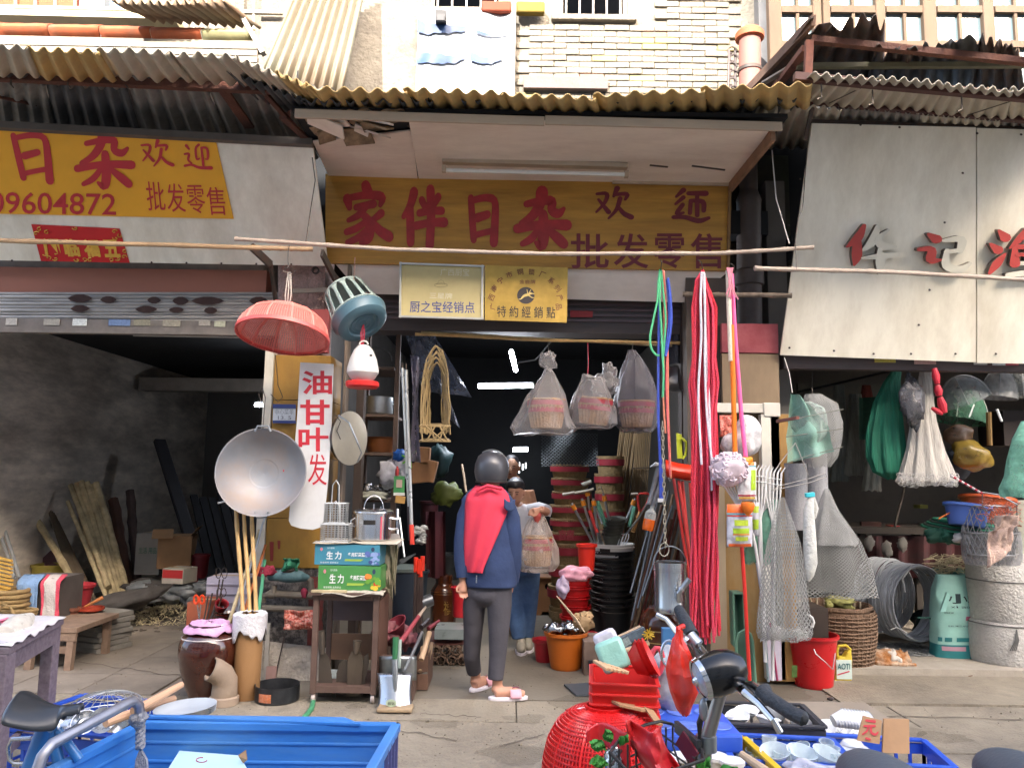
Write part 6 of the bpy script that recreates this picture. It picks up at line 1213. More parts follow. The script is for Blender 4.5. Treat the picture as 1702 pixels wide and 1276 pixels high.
ob('shaft',MB().tube([W(666,1066,5.4),W(696,1024,5.6)],[.018,.014],10),M('paint_mar','8f3a44',r=.5,v=.15),t); ob('tip',MB().tube([W(696,1024,5.6),W(708,1008,5.66)],[.014,.008],8),M('tip_w','a89888',r=.7),t)
t=thing('hoe_handle','pale wooden handle with red painted end right of the steel handle','handle',W(700,1090,5.5))
ob('shaft',MB().tube([W(700,1096,5.45),W(714,1050,5.6)],[.02,.018],10),M('handle_w','b59a7c',r=.6,v=.12),t); ob('red_end',MB().tube([W(712,1044,5.6),W(730,1031,5.7)],[.016,.01],9),M('paint_mar'),t)
b=HZ(703,1148); d3=b.y; t=thing('slatted_box','small worn brown wooden box holding tool heads beside the shovels','box',b)
bx=M('box_wd','6a4f40',r=.8,v=.25,s=9,b=.3)
for x0,x1 in ((692,694),(710,712)): ob('side',MB().bb(W(x0,1146,d3),W(x1,1088,d3)+V((0,.35,0))),bx,t,smooth=0)
for i in range(2): ob('slat',MB().bb(W(693,1146-i*30,d3),W(711,1120-i*30,d3)+V((0,.012,0))),bx,t,smooth=0)
for i in range(3): lean('short_stick',(698+i*5,1115,d3+.05*i),(702+i*8,1075-i*4,d3+.2),.014,(M('handle_w'),bx,M('handle_w'))[i],('left','middle','right')[i]+' of three short handles in the small wooden box','handle')
for i in range(3): tag(ob('pink_sack',MB().blob(W(640+i*16,1052+i*4,5.75+.1*i),(.09,.07,.07),14,nz=.7,seed=60+i),M('sack_pk','8a5258',r=.6,v=.3,s=8,b=.5,bs=14)),('left','middle','right')[i]+' of three dull pink sacks behind the shovel grips','sack')
tag(ob('red_funnel',MB().lathe([(.02,0),(.09,.12),(.1,.12)],18,loc=W(668,1058,5.8),rot=(20,-30,0)),M('fun_red','802c3a',r=.5),solid=.003),'dark red funnel leaning among the pink sacks','funnel')
t=thing('root_bundles','stacked bundles of dried brown roots with a dark plaque on top','bundles',HZ(742,1108))
b=HZ(742,1106); d4=b.y; k=mpp(d4); random.seed(9)
for i in range(7):
    m=MB(); c=b+V(((-26+i%4*17+(8 if i>3 else 0))*k,.06,(9 if i<4 else 24)*k))
    for j in range(34):
        a=random.random()*6.283; r_=random.random()**.5*8*k; m.tube([c+V((r_*math.cos(a),-.06+U(-.01,.01),r_*math.sin(a))),c+V((r_*math.cos(a+.4),.2,r_*math.sin(a+.4)))],.004,4)
    for j in range(20):
        a=random.random()*6.283; r_=9*k; m.tube([c+V((r_*math.cos(a),-.05,r_*math.sin(a))),c+V((r_*.7*math.cos(a+1),-.075,r_*.7*math.sin(a+1)))],.0045,4)
    ob('bundle',m,M('root','6d5746',r=.9,v=.35,s=30),t)
ob('plaque',MB().box(b+V((0,.1,40*k)),(58*k,.2,.012),rot=(22,-3,2)),M('plaque','5d3a34',r=.5,v=.3,d='7a4a44',da=.4),t,smooth=0)
tag(ob('grey_slab',MB().bb(W(722,1062,6.3),W(772,1046,6.3)+V((0,.3,0))),M('slab_gl','7f8886',r=.3,v=.2),smooth=0),'glassy grey slab behind the root bundles','slab')
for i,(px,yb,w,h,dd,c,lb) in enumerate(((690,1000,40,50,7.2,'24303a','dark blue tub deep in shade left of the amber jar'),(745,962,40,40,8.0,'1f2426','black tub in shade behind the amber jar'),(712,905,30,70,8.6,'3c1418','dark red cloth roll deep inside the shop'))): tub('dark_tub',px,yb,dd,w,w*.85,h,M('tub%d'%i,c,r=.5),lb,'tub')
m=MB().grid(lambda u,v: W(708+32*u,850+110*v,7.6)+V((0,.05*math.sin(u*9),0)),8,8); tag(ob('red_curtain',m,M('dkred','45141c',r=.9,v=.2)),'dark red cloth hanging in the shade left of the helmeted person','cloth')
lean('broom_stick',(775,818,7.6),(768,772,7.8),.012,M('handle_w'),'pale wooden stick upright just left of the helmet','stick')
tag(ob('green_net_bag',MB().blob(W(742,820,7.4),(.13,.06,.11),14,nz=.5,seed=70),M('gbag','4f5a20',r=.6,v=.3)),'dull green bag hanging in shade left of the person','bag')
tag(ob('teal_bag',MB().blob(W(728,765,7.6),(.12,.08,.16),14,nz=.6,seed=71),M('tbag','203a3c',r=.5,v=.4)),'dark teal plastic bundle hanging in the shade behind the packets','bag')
b=HZ(910,1022); d=b.y; k=mpp(d); t=thing('wooden_stool','small light wooden box stool with a round hand hole','stool',b)
sw=M('stool_wood','8f6440',r=.5,v=.12,s=6,st=(1,1,.3))
w=36*k; h=58*k; mm=MB()
pts=[(-w/2,0),(-w*.28,0),(-w*.2,h*.1),(w*.2,h*.1),(w*.28,0),(w/2,0),(w/2,h),(-w/2,h)]
cx,cz,rh=0,h*.78,w*.14; N=16; hole=[(cx+rh*math.cos(6.283*i/N),cz+rh*math.sin(6.283*i/N)) for i in range(N)]
z0=h*.5; sq=[]
for i in range(N):
    a=6.283*i/N; cxx,czz=math.cos(a),math.sin(a); s_=min((w/2)/max(1e-6,abs(cxx)),((h-cz) if czz>0 else (cz-z0))/max(1e-6,abs(czz))); sq.append((cx+cxx*s_,cz+czz*s_))
vs=[b+V((x,0,z)) for x,z in hole]+[b+V((x,0,z)) for x,z in sq]; m=MB().add(vs,[(i,(i+1)%N,(i+1)%N+N,i+N) for i in range(N)])
m.add([b+V((-w/2,0,z0)),b+V((w/2,0,z0)),b+V((w/2,0,h*.1)),b+V((-w/2,0,h*.1))],[(0,1,2,3)]); m.add([b+V((-w/2,0,0)),b+V((-w*.3,0,0)),b+V((-w*.22,0,h*.1)),b+V((-w/2,0,h*.1))],[(3,2,1,0)]); m.add([b+V((w/2,0,0)),b+V((w*.3,0,0)),b+V((w*.22,0,h*.1)),b+V((w/2,0,h*.1))],[(0,1,2,3)])
ob('front_panel',m,sw,t,smooth=0,solid=.014)
for s_ in (-1,1): ob('side_panel',MB().box(b+V((s_*(w/2-.008),.13,h/2)),(.016,.24,h)),sw,t,smooth=0)
ob('seat',MB().box(b+V((0,.12,h+.008)),(w+.03,.3,.02)),sw,t,smooth=0,bev=.004); ob('back_panel',MB().box(b+V((0,.25,h/2)),(w-.03,.014,h)),dark_in,t,smooth=0)
def bucketstack(px,yb,yt,wt,wb,n,mat,lab,cat,rimw=.012,d=None,group=None,lug=False):
    b=HZ(px,yb) if d is None else W(px,yb,d)
    if d is None: d=b.y; b.z=0
    k=mpp(d); H=(yb-yt)*k; hb=H*.42; step=(H-hb)/(n-1); rt=wt*k/2; rb=wb*k/2
    wd_=('lowest','second lowest','third lowest','fourth lowest','fifth lowest','sixth lowest','seventh lowest','eighth lowest','ninth lowest','tenth lowest','eleventh lowest','twelfth lowest')
    for i in range(n):
        z=i*step; c=b+V((.006*math.sin(i*2.3),.15,z)); f=1-.02*(n-i)/n
        t=thing(cat.replace(' ','_'),('topmost' if i==n-1 else wd_[i])+' '+lab,cat,c,group)
        ob('body',MB().lathe([(0,0),(rb*f,0),(rb*f,.01),(rt*f,hb),(rt*f-.004,hb),(rb*f-.004,.02),(0,.02)],32,loc=c),mat,t)
        ob('rim',MB().lathe([(rt*f,hb-.03),(rt*f+rimw,hb-.028),(rt*f+rimw,hb-.02),(rt*f+.003,hb-.018),(rt*f+.003,hb-.006),(rt*f+rimw,hb-.004),(rt*f+rimw,hb+.002),(rt*f-.004,hb+.002)],32,loc=c),mat,t)
        if lug:
            a=R(-100+((i*67)%110)-30); p=c+V(((rt*f+.008)*math.cos(a),(rt*f+.008)*math.sin(a),hb-.045)); ob('lug',MB().lathe([(.012,0),(.022,0),(.022,.01),(.012,.01)],10,loc=p,rot=(90,0,math.degrees(a)+90)),mat,t)
            ob('bail_handle',MB().tube([c+V(((rt*f+.02)*math.cos(R(q)),(rt*f+.02)*math.sin(R(q)),hb-.035-.03*math.cos(R((q+90)*1.0)))) for q in range(-180,1,15)],.003,5),wire_m,t)
    return b,d,k,H
bucketstack(958,1076,965,48,38,5,M('bucket_red','c01c20',r=.35,v=.06),'red bucket in the nested stack behind the orange tub','bucket',group='nested red buckets')
b,d,k,H=bucketstack(1021,1070,924,70,54,10,black_pl,'black bucket in the tall nested stack','bucket',group='nested black buckets',lug=True)
BK=b+V((0,.15,0)); dB=d+.15
t=thing('white_bucket','white bucket with black tag topping the black bucket stack','bucket',BK+V((0,0,H)))
rt=36*k; ob('body',MB().lathe([(rt*.9,-.12),(rt,.055),(rt*1.04,.055),(rt*1.04,.063),(rt*.97,.063),(rt*.96,.05),(rt*.85,-.1),(0,-.1)],36,loc=BK+V((0,0,H))),white_pl,t)
ob('rim',MB().lathe([(rt*.97,.03),(rt*1.05,.03),(rt*1.05,.036),(rt*.98,.037)],36,loc=BK+V((0,0,H))),white_pl,t)
ob('tag_plate',MB().grid(lambda u,v: BK+V(((rt+.004)*math.cos(R(-130+28*u)),(rt+.004)*math.sin(R(-130+28*u)),H+.0+.028*v)),4,1),ink,t)
t=thing('pot_stack','nested stack of dull grey flowerpots leaning on the white bucket','pots',W(1024,912,dB))
for i in range(6):
    c=W(1018+i*1.3,905-i*5.2,dB-.02); ob('pot',MB().lathe([(0,0),(.068,0),(.083,.09),(.097,.10),(.097,.104),(.09,.102),(.07,.01),(0,.01)],28,loc=c,rot=(10,-4,0)),M('pot_grey','4f5048',r=.6,v=.12),t)
oran=M('collar_orange','e08a1c',r=.4)
TT=[((987,905),(950,836),(935,822,955,818)),((991,905),(967,828),(953,820,973,816)),((996,905),(986,828),(969,806,983,801)),((1014,870),(1003,820),(1005,838-16,1012,832)),((1000,905),(985,838),(968,818,987,812)),((990,905),(975,812),(967,805,983,799)),((1039,868),(1056,828),(1049,821,1060,820))]
for i,(a,c_,h_) in enumerate(TT):
    t=thing('t_handle_tool',('outermost left','second from the left','third from the left','hook-ended, above the grey pots,','short middle','tallest','isolated right-hand')[i]+' thin steel tool with orange collar in the white bucket','tool',W(a[0],a[1],dB))
    p,q=W(a[0],a[1],dB-.05+.02*i),W(c_[0],c_[1],dB-.05+.02*i); ob('shaft',MB().tube([p,q],.012,8),galv,t); u=(q-p).normalized()
    ob('collar',MB().tube([q-u*.07,q-u*.02],.022,9),oran,t)
    if i!=3: ob('cross_handle',MB().tube([W(h_[0],h_[1],dB-.05+.02*i),W(h_[2],h_[3],dB-.06+.02*i)],.014,8),M('t_steel','9c9a90',r=.3,m=.7),t)
    else: ob('hook',MB().tube([q,W(998,808,dB),W(994,811,dB)],.006,7),M('t_steel'),t)
for a,c_,r_,mt,lb in (((1008,875),(992,833),.022,M('grip_teal','5a9a80',r=.45,v=.08),'mint green grip tube left of the grey flowerpots'),((1046,875),(1055,842),.018,M('grip_teal'),'mint green grip tube right of the grey flowerpots'),((993,885),(980,848),.018,redtool,'red plastic grip among the steel tools'),((1001,870),(990,845),.009,M('rod_wh','c8ccd0',r=.2,m=.5),'white steel rod beside the red grip'),((1008,905),(998,882),.018,M('handle_w'),'pale wooden handle stub in the white bucket')): rod('grip_tube',[(a[0],a[1],dB-.02),(c_[0],c_[1],dB+.05)],r_,mt,lb,'tool grip')
t=thing('d_handle_fork','wooden fork handle with a red plastic D-grip beside the bucket stack','fork',W(1053,880,dB+.1))
ob('shaft',MB().tube([W(1052,884,dB+.05),W(1064,850,dB+.1)],[.018,.016],10),M('shaft_y','c08c4c',r=.5),t)
ob('d_grip',MB().tube([W(1064,852,dB+.1),W(1061,838,dB+.1),W(1060,823,dB+.1),W(1064,820,dB+.1),W(1077,820,dB+.1),W(1080,824,dB+.1),W(1074,840,dB+.1),W(1065,852,dB+.1)],.012,8),M('grip_coral','d8433c',r=.4),t)
t=thing('digging_fork','silver garden fork tines sticking out at the right of the white bucket','fork',W(1040,905,dB))
for i in range(4): ob('tine',MB().tube([W(1026+i*4,908,dB-.1),W(1030+i*5,893,dB-.08),W(1036+i*3,886,dB-.06)],.004,6),steel,t)
ob('neck',MB().tube([W(1040,888,dB-.06),W(1062,860,dB+.02),W(1080,830,dB+.1)],.01,8),galv,t)
random.seed(17)
names=('first','second','third','fourth','fifth','sixth','seventh','eighth','ninth','tenth','eleventh','twelfth')
dk=[M('pole_bw','6a4a3a',r=.7,v=.25),M('pole_tan','8f7458',r=.7,v=.2),M('pole_red','7a3c30',r=.6,v=.2)]
for i in range(12):
    xb=1042+i*6.5; xt=xb+58-i*1.5+U(-3,3); lean('wooden_pole',(xb,1072-i*1.5,gy(xb,1072-i*1.5)-.1),(xt,835+random.randint(-15,30),7.2),.014,dk[i%3],names[i]+' from the left of the slanting wooden poles behind the watering can','pole','slanting wooden poles behind the watering can')
for i,(a,b_) in enumerate((((1050,1030),(1100,800)),((1060,1010),(1112,815)),((1048,985),(1088,842)),((1068,990),(1118,840)))):
    rod('steel_conduit',[(a[0],a[1],6.6),(b_[0],b_[1],6.8)],.009,M('conduit_gr','7b838a',r=.35,m=.5),names[i]+' of the slanting steel tubes right of the black buckets','tube')
t=thing('pickaxe','grey steel pickaxe head leaning above the slanting tubes','pickaxe',W(1090,800,6.2))
hd=M('pick_steel','8c9096',r=.4,m=.6,v=.12)
ob('head',MB().tube([W(1081,776,6.2),W(1090,771,6.2),W(1100,775,6.2),W(1106,790,6.22)],[.006,.02,.024,.01],8),hd,t); ob('socket',MB().tube([W(1096,776,6.2),W(1086,812,6.25),W(1078,838,6.25)],[.026,.022,.018],10),hd,t)
t=thing('pickaxe','second grey steel tool head just right of the first','pickaxe',W(1100,800,6.2))
ob('head',MB().tube([W(1098,790,6.18),W(1104,782,6.18),W(1110,785,6.18),W(1113,800,6.2)],[.008,.018,.02,.008],8),hd,t); ob('socket',MB().tube([W(1106,786,6.18),W(1094,815,6.22),(W(1084,842,6.25))],[.022,.02,.016],10),hd,t)
t=thing('oil_bottle','clear bottle with orange lower half among the poles','bottle',W(1078,880,6.0))
ob('lower',MB().lathe([(0,0),(.04,.004),(.045,.02),(.045,.085),(.044,.09)],18,loc=W(1076,882,6.0),rot=(0,12,0)),M('liq_orange','d8641c',r=.15,coat=.5),t)
ob('upper',MB().lathe([(.044,.09),(.042,.14),(.015,.17),(.015,.19),(0,.19)],18,loc=W(1076,882,6.0),rot=(0,12,0)),film('bottle_clear','c8d0cc',a=.5),t)
t=thing('red_snow_shovel','wide orange-red plastic shovel blade held up on a red pole','shovel',W(1130,800,5.9))
ob('blade',MB().grid(lambda u,v: W(1106+50*u-(5-10*u)*v*1.0+ (6 if u<.1 else 0)*v,764+26*v+9*u+2*math.sin(u*3.14),5.85-.05*math.sin(v*3.1)),14,6),M('shovel_red','e23418',r=.38,v=.05),t,solid=.006)
ob('pole',MB().tube([W(1128,798,5.85),W(1158,1000,5.75)],.012,8),redtool,t); ob('iron_edge',MB().bar(W(1122,795,5.83),W(1156,803,5.83),.012,.01),iron,t)
for i,(a,b_) in enumerate((((1134,800),(1152,985)),((1147,802),(1162,985)),((1120,796),(1146,960)))): rod('red_pole',[(a[0],a[1],5.9+.03*i),(b_[0],b_[1],5.85)],.012,redtool,('middle','right','left')[i]+' of the slim red poles below the orange-red shovel','pole')
t=thing('green_brush','yellow-green plastic trowel handle hung on the door jamb','handle',W(1132,765,6.1))
yg=M('yellow_green','b5bf2c',r=.45)
ob('plate',MB().prism([W(1124,719,6.1),W(1133,722,6.1),W(1135,762,6.1),W(1126,762,6.1)],(0,.02,0)),yg,t,smooth=0,bev=.002); ob('grip',MB().tube([W(1133,728,6.08),W(1140,734,6.08),W(1141,745,6.08),W(1139,757,6.08),W(1134,762,6.08)],.011,8),yg,t)
def hank(name,paths,d,r,mat,lab,cat='cord',n=6):
    t=thing(name,lab,cat,W(*paths[0][-1],d)) if len(paths)>1 else None
    for q,pp in enumerate(paths):
        pts=[W(x,y,d+.012*(q%4)) for x,y in pp]; P=[]
        for i in range(len(pts)-1):
            for j in range(5): P.append(pts[i].lerp(pts[i+1],j/5))
        P.append(pts[-1]);
        for _ in range(2): P=[P[0]]+[(P[i-1]+P[i]*2+P[i+1])/4 for i in range(1,len(P)-1)]+[P[-1]]
        if t: ob('strand',MB().tube(P,r,n),mat if not isinstance(mat,list) else mat[q%len(mat)],t)
        else: t=ob(name,MB().tube(P,r,n),mat,label=lab,cat=cat)
    return t
DC=5.25
cg=M('cord_green','4fb07c',r=.6,v=.15,s=60); cb=M('cord_blue','3c54b8',r=.6,v=.25,s=80); co=M('cord_orange','d8886c',r=.7,v=.2,s=60); cp=M('cord_coral','d86868',r=.6,v=.2,s=60)
hank('green_rope',[[(1097,448),(1094,470),(1093,500),(1086,530),(1080,560),(1082,580),(1090,590),(1096,591)],[(1098,448),(1096,500),(1099,540),(1101,590),(1103,620),(1102,655),(1101,660)],[(1099,449),(1103,490),(1107,530),(1104,570),(1102,600)]],DC,.0075,cg,'loops of mint green cord hanging from the grey bamboo pole')
hank('blue_strap',[[(1110,462),(1114,490),(1116,530),(1113,560),(1106,592)],[(1109,465),(1112,495),(1113,530),(1110,560),(1105,590)]],DC+.02,.010,cb,'coiled blue cord hanging right of the mint green loops','cord')
hank('blue_strap',[[(1097,450),(1095,540),(1094,640),(1094,700),(1097,760),(1098,828)],[(1098,760),(1100,800),(1100,830)]],DC+.04,.009,cb,'long straight blue strap with white end tag')
tag(ob('strap_end',MB().bb(W(1094,834,DC+.03),W(1103,828,DC+.05)),white_pl),'white end tag of the long blue strap','tag')
hank('coral_cord',[[(1101,449),(1106,500),(1110,560),(1107,640),(1110,700),(1114,790)],[(1102,449),(1104,520),(1103,600),(1102,660),(1106,720)],[(1103,450),(1108,530),(1110,600),(1110,680),(1113,740),(1115,795)]],DC+.05,.0075,[cp,co,co],'coral and orange cords hanging between the blue straps')
t=thing('steel_chain','long silver chain holding the watering can','chain',W(1105,915,5.25)); m=None
for i in range(27):
    y=705+i*7.7; x=1101+ (y-705)*.024; c=W(x,y,5.25);
    L_=.021; w=.0085; pts=[c+(V((w*math.cos(a),0,L_*math.sin(a))) if i%2 else V((0,w*math.cos(a),L_*math.sin(a)))) for a in [j*.785 for j in range(8)]]
    ob('link',MB().tube(pts,.0035,6,closed=True),M('chain_st','b4ae9c',r=.35,m=.6),t)
ob('ring',MB().tube([W(1104+8*math.cos(a),913+11*math.sin(a),5.25) for a in [j*.4 for j in range(16)]],.004,7,closed=True),M('chain_st'),t)
d=5.3; k=mpp(d); b=W(1114,1016,d); t=thing('watering_can','galvanised cylindrical watering can with bail handle on the chain','watering can',b)
rr=26*k; H=79*k; gm=M('galv_can','b3b7b8',r=.25,m=.95,v=.15,s=4,st=(1,1,.3),b=.04,bs=6)
ob('body',MB().lathe([(0,0),(rr,0),(rr*1.02,.008),(rr*1.02,.04),(rr,.045),(rr,H*.82),(rr*1.02,H*.825),(rr*1.02,H*.85),(rr,H*.855),(rr,H*.88),(rr*1.03,H*.885),(rr*1.03,H),(rr*.98,H),(rr*.97,H*.5),(0,H*.5)],40,loc=b),gm,t)
ob('half_lid',MB().lathe([(0,H-.004),(rr*.98,H-.004)],30,loc=b,a0=0,a1=180),M('can_dark','6f7272',r=.35,m=.8),t)
ob('bail_handle',MB().tube([b+V((rr*1.05*math.cos(R(a)),0,H-.02+30*k*math.sin(R(a)))) for a in range(0,181,12)],.005,7),steel,t)
ob('spout',MB().tube([b+V((rr*.4,-rr*.9,.09)),W(1128,985,d-.14),W(1146,962,d-.16)],[.024,.018,.02],12),galv,t)
ob('spout_band',MB().tube([W(1131,980,d-.145),W(1133,977,d-.145)],.024,12),steel,t)
t,b,k=jar(1103,1085,78,72,pot_m,'brown glazed urn with gold chrysanthemum under the watering can',[(0,0),(.8,0),(.86,.05),(.97,.3),(1,.6),(.94,.78),(.8,.9),(.6,1.0),(0,1.0)],d=5.55)
m=MB()
for i in range(14):
    a=6.283*i/14; m.tube([W(1078+1.5*math.cos(a),1054+1.5*math.sin(a),5.27),W(1078+(9+2*(i%2))*math.cos(a),1054+(7+2*(i%3))*math.sin(a),5.265)],.004,5)
ob('gold_flower',m,M('gold_paint','b8962c',r=.4,m=.4),t)
for z in (.55,.3): ob('band',MB().tube([b+V((39*k*1.0*math.cos(a*.2618),39*k*1.0*math.sin(a*.2618),z*72*k)) for a in range(24)],.004,5,closed=True),M('gold_band','9a7a3c',r=.35,m=.3),t)
DR=5.2; random.seed(40); rm=M('rope_red','c8283c',r=.75,v=.3,s=110,b=.6,bs=120); rm2=M('rope_red2','d8405a',r=.7,v=.3,s=110,b=.6,bs=120)
t=thing('red_rope_hank','thick hank of crimson rope hanging almost to the ground','rope',W(1170,1080,DR))
for i in range(30):
    f=i/29; x0=1165+(f-.5)*16; x1=1152+38*f+U(-2,2); ex=1150+44*f; yb=random.choice([1045,1052,1060,1030,1070,1040])-8*abs(f-.5); ph=random.random()*6
    pts=[W(1168,448,DR),W(x0,462+8*abs(f-.5),DR)]
    for q in range(1,15):
        y=470+(yb-470)*q/14; x=x1+(ex-x1)*q/14+ (1.6+1.5*(q>9))*math.sin(q*.9+ph)+ (5*(f-.5)*2 if 3<q<5 else 0); pts.append(W(x,y,DR+.03*math.sin(ph+i)+.02*(i%3)))
    ob('strand',MB().tube(pts,.0085,6),rm if i%3 else rm2,t)
ww=M('rope_white','d4d0d8',r=.8,v=.15,s=90,b=.5,bs=120)
hank('white_rope',[[(1166,452),(1164,500),(1166,560),(1160,650),(1163,720),(1166,772)],[(1169,452),(1172,520),(1171,600),(1174,680),(1180,740),(1186,790)],[(1171,455),(1172,540),(1176,620),(1180,700),(1183,815)]],DR-.05,.008,ww,'white cords hanging over the crimson rope hank','rope')
for i,(a,b_) in enumerate((((1160,432),(1168,450)),((1098,432),(1098,450)),((1214,438),(1222,455)))): tag(ob('wire_hook',MB().tube([W(a[0],a[1],5.15),W((a[0]+b_[0])/2+2,a[1]+4,5.15),W(b_[0],b_[1],5.2)],.0035,6),wire_m),('hook of the crimson rope hank','hook of the coloured cords','hook of the orange and pink mop poles')[i]+' on the bamboo pole','hook')
DM=5.15
t=thing('mop','mop with orange sleeve and white wrapped top hanging from the pole','mop',W(1218,760,DM))
ob('top_wrap',MB().tube([W(1210,450,DM),W(1212,520,DM),W(1215,600,DM)],.017,10),M('wrap_w','c8c4b0',r=.6,v=.15,s=30),t)
ob('pole',MB().tube([W(1216,540,DM),W(1219,660,DM),W(1222,762,DM)],.0165,10),M('pole_orange','e07818',r=.4,v=.1,s=20),t)
ob('head',MB().blob(W(1212,780,DM-.03),(.115,.1,.105),20,nz=.25,seed=1),M('mop_white','c8b8be',r=.95,v=.2,s=14),t)
m=MB(); random.seed(41)
for i in range(120):
    a,b_=random.random()*6.283,U(-1.1,1.2); u=V((math.cos(a)*math.cos(b_),math.sin(a)*math.cos(b_)*.9,math.sin(b_))); c=W(1212,780,DM-.03)+V((u.x*.115,u.y*.105,u.z*.108)); tn=V((U(-1,1),U(-1,1),U(-1,1))).cross(u).normalized()
    m.tube([c-tn*.022,c+u*.012,c+tn*.022],.0065,5)
ob('yarn',m,M('mop_yarn','d0c0c8',r=.95,v=.25,s=10),t,kind='stuff')
t=thing('mop','mop with long pink pole and bagged white head','mop',W(1240,780,DM))
ob('pole',MB().tube([W(1216,455,DM+.03),W(1222,560,DM+.03),W(1233,700,DM),W(1240,765,DM)],.0145,10),M('pole_pink','e0609a',r=.4,v=.12,s=20),t)
ob('bagged_head',MB().blob(W(1240,725,DM+.1),(.1,.08,.14),20,nz=.3,seed=3),film('bag_mop','e0dede',a=.75,b=.8,bs=14),t)
m=MB()
for i in range(6): m.tube([W(1208+i*2,445,DM-.02),W(1214+3*math.sin(i*2),470,DM-.03),W(1207+i*4,490+4*(i%3),DM-.02)],.0045,6)
tag(ob('pink_string',m,M('string_pink','d88a98',r=.7)),'knotted pink string tying the mop poles','string')
t=thing('smiling_bag','clear bag with a simple printed smile line hanging behind the mop poles','bag',W(1215,755,DM+.12))
ob('bag',MB().blob(W(1216,738,DM+.14),(.075,.06,.085),18,nz=.25,seed=7),film('bag_mop'),t)
m=MB().tube([W(1204+ (14*(i/8)),742+5*math.sin(3.14*i/8),DM+.02) for i in range(9)],.0016,4); ob('printed_line',m,ink,t)
tag(ob('speckled_bag',cloth(lambda u,v: W(1196+26*u,690+36*v,DM+.3),10,10,.03,9),M('speckle2','c44434',r=.5,v=.5,s=120,d='e8c8b4',da=.8,ds=90),solid=.004),'red and white speckled paper beside the mop poles on the pillar','paper')
def packet(name,x0,x1,y0,y1,d,mat,lab,bands,seed=0):
    t=thing(name,lab,'packet',W((x0+x1)/2,y1,d)); k=mpp(d)
    F=lambda u,v: W(x0+(x1-x0)*u,y0+(y1-y0)*v,d)+V((0,-.035*math.sin(3.14*u)*math.sin(3.14*min(1,max(0,v)))**.6+.006*noise.noise((u*7,v*9,seed)),0))
    ob('pouch',MB().grid(F,14,20),mat,t,solid=.006)
    for i,(u0,u1,v0,v1,c) in enumerate(bands): ob('print',MB().grid(lambda u,v: F(u0+(u1-u0)*u,v0+(v1-v0)*v)+V((0,-.005-.0005*i,0)),8,4),M('pk_'+c,c,r=.45,v=.2,s=40),t)
    return t,F
pkw=M('packet_white','d8dcdc',r=.3,v=.1,s=20,b=.5,bs=16)
t,F=packet('wrapped_mop_head',1226,1256,768,832,DM-.02,pkw,'white plastic-wrapped mop head with green and orange print',[(.1,.9,0,.08,'e07a1c'),(.0,1,.09,.12,'5aa0b0'),(.66,.98,.2,.72,'a0c020'),(.0,1,.84,.88,'b04050'),(.05,.95,.9,.95,'c8b050')],1)
tag(ob('orange_knot',MB().blob(W(1238,766,DM-.02),(.05,.03,.025),14,nz=.6,seed=3),M('knot_or','e0901c',r=.5)),'orange tied plastic knot above the white wrapped mop head','knot')
t,F=packet('wrapped_mop_head',1208,1250,838,908,DM-.04,M('packet_clear','b8b8c0',r=.3,v=.3,s=14,b=.5,bs=16),'orange-topped clear packet with lime green panels on the red pole',[(0,1,0,.2,'e0641c'),(0,1,.2,.24,'6aa0a8'),(0,1,.25,.28,'c83a2c'),(.25,.8,.36,.5,'a8bc2c'),(.2,.85,.56,.68,'9ab82c'),(.2,.85,.69,.72,'d8902c'),(.3,.8,.76,.86,'a8b838'),(.05,.95,.93,1,'d86028')],2)
t,F=packet('wrapped_mop_head',1246,1262,835,890,DM+.03,M('packet_clear'),'narrow clear and green packet behind the orange-topped one',[(.1,.9,.1,.3,'a8bc2c'),(.1,.9,.5,.8,'9ab82c')],3)
tag(ob('orange_cone',MB().lathe([(0,-.04),(.03,-.01),(.045,.03),(.04,.05),(0,.055)],16,loc=W(1243,848,DM-.1)),M('knot_or2','e8741c',r=.4)),'small orange plastic cone on the white fork handle','cone')
def hayfork(x,yt,w,yb,d,lab,xb=None):
    xb=xb or x; t=thing('plastic_fork',lab,'fork',W(xb,yb,d)); wm=M('fork_white','d6d6d2',r=.35,v=.04)
    for i in range(5):
        f=(i/4-.5); ob('tine',MB().tube([W(x+f*w+6,yt+abs(f)*2,d),W(x+f*w,yt+10,d),W(x+f*w*.9-1,yt+50,d),W(x+f*w*.2,yt+92,d)],[.003,.006,.006,.006],7),wm,t)
    for y in (18,27): ob('cross_bar',MB().tube([W(x-w*.5,yt+y,d-.005),W(x+w*.5,yt+y+3,d-.005)],.004,6),wm,t)
    ob('handle',MB().tube([W(x,yt+88,d),W(xb,yb,d)],[.016,.011],9),wm,t)
hayfork(1262,772,24,1100,DM+.06,'white plastic hay fork with five curved tines right of the mop packets',1272)
hayfork(1286,776,26,1130,DM+.12,'second white plastic hay fork farther right, half behind the net',1284)
t=thing('plastic_rake','slim white plastic rake splayed below the mop head, pointing down','rake',W(1240,880,DM+.03))
for i in range(5): ob('tine',MB().tube([W(1203+i*5,806,DM+.02),W(1222+i*2.5,835,DM+.02),W(1240,848+i,DM+.02)],.006,6),M('fork_white'),t)
ob('handle',MB().tube([W(1243,850,DM+.02),W(1255,905,DM+.02),W(1270,1000,DM+.05),W(1272,1090,DM+.1)],.010,8),M('fork_white'),t)
rod('red_pole',[(1233,908,DM+.03),(1238,980,DM+.03),(1246,1130,DM+.05)],.0125,M('pole_rednew','d0342c',r=.35,v=.1,s=20),'bright red mop pole in front of the right pillar','pole')
rod('steel_rod',[(1258,935,DM+.1),(1268,1000,DM+.1),(1277,1132,DM+.15)],.009,M('rod_paleb','b0c4cc',r=.3,m=.3),'pale blue-grey rod below the green net','rod')
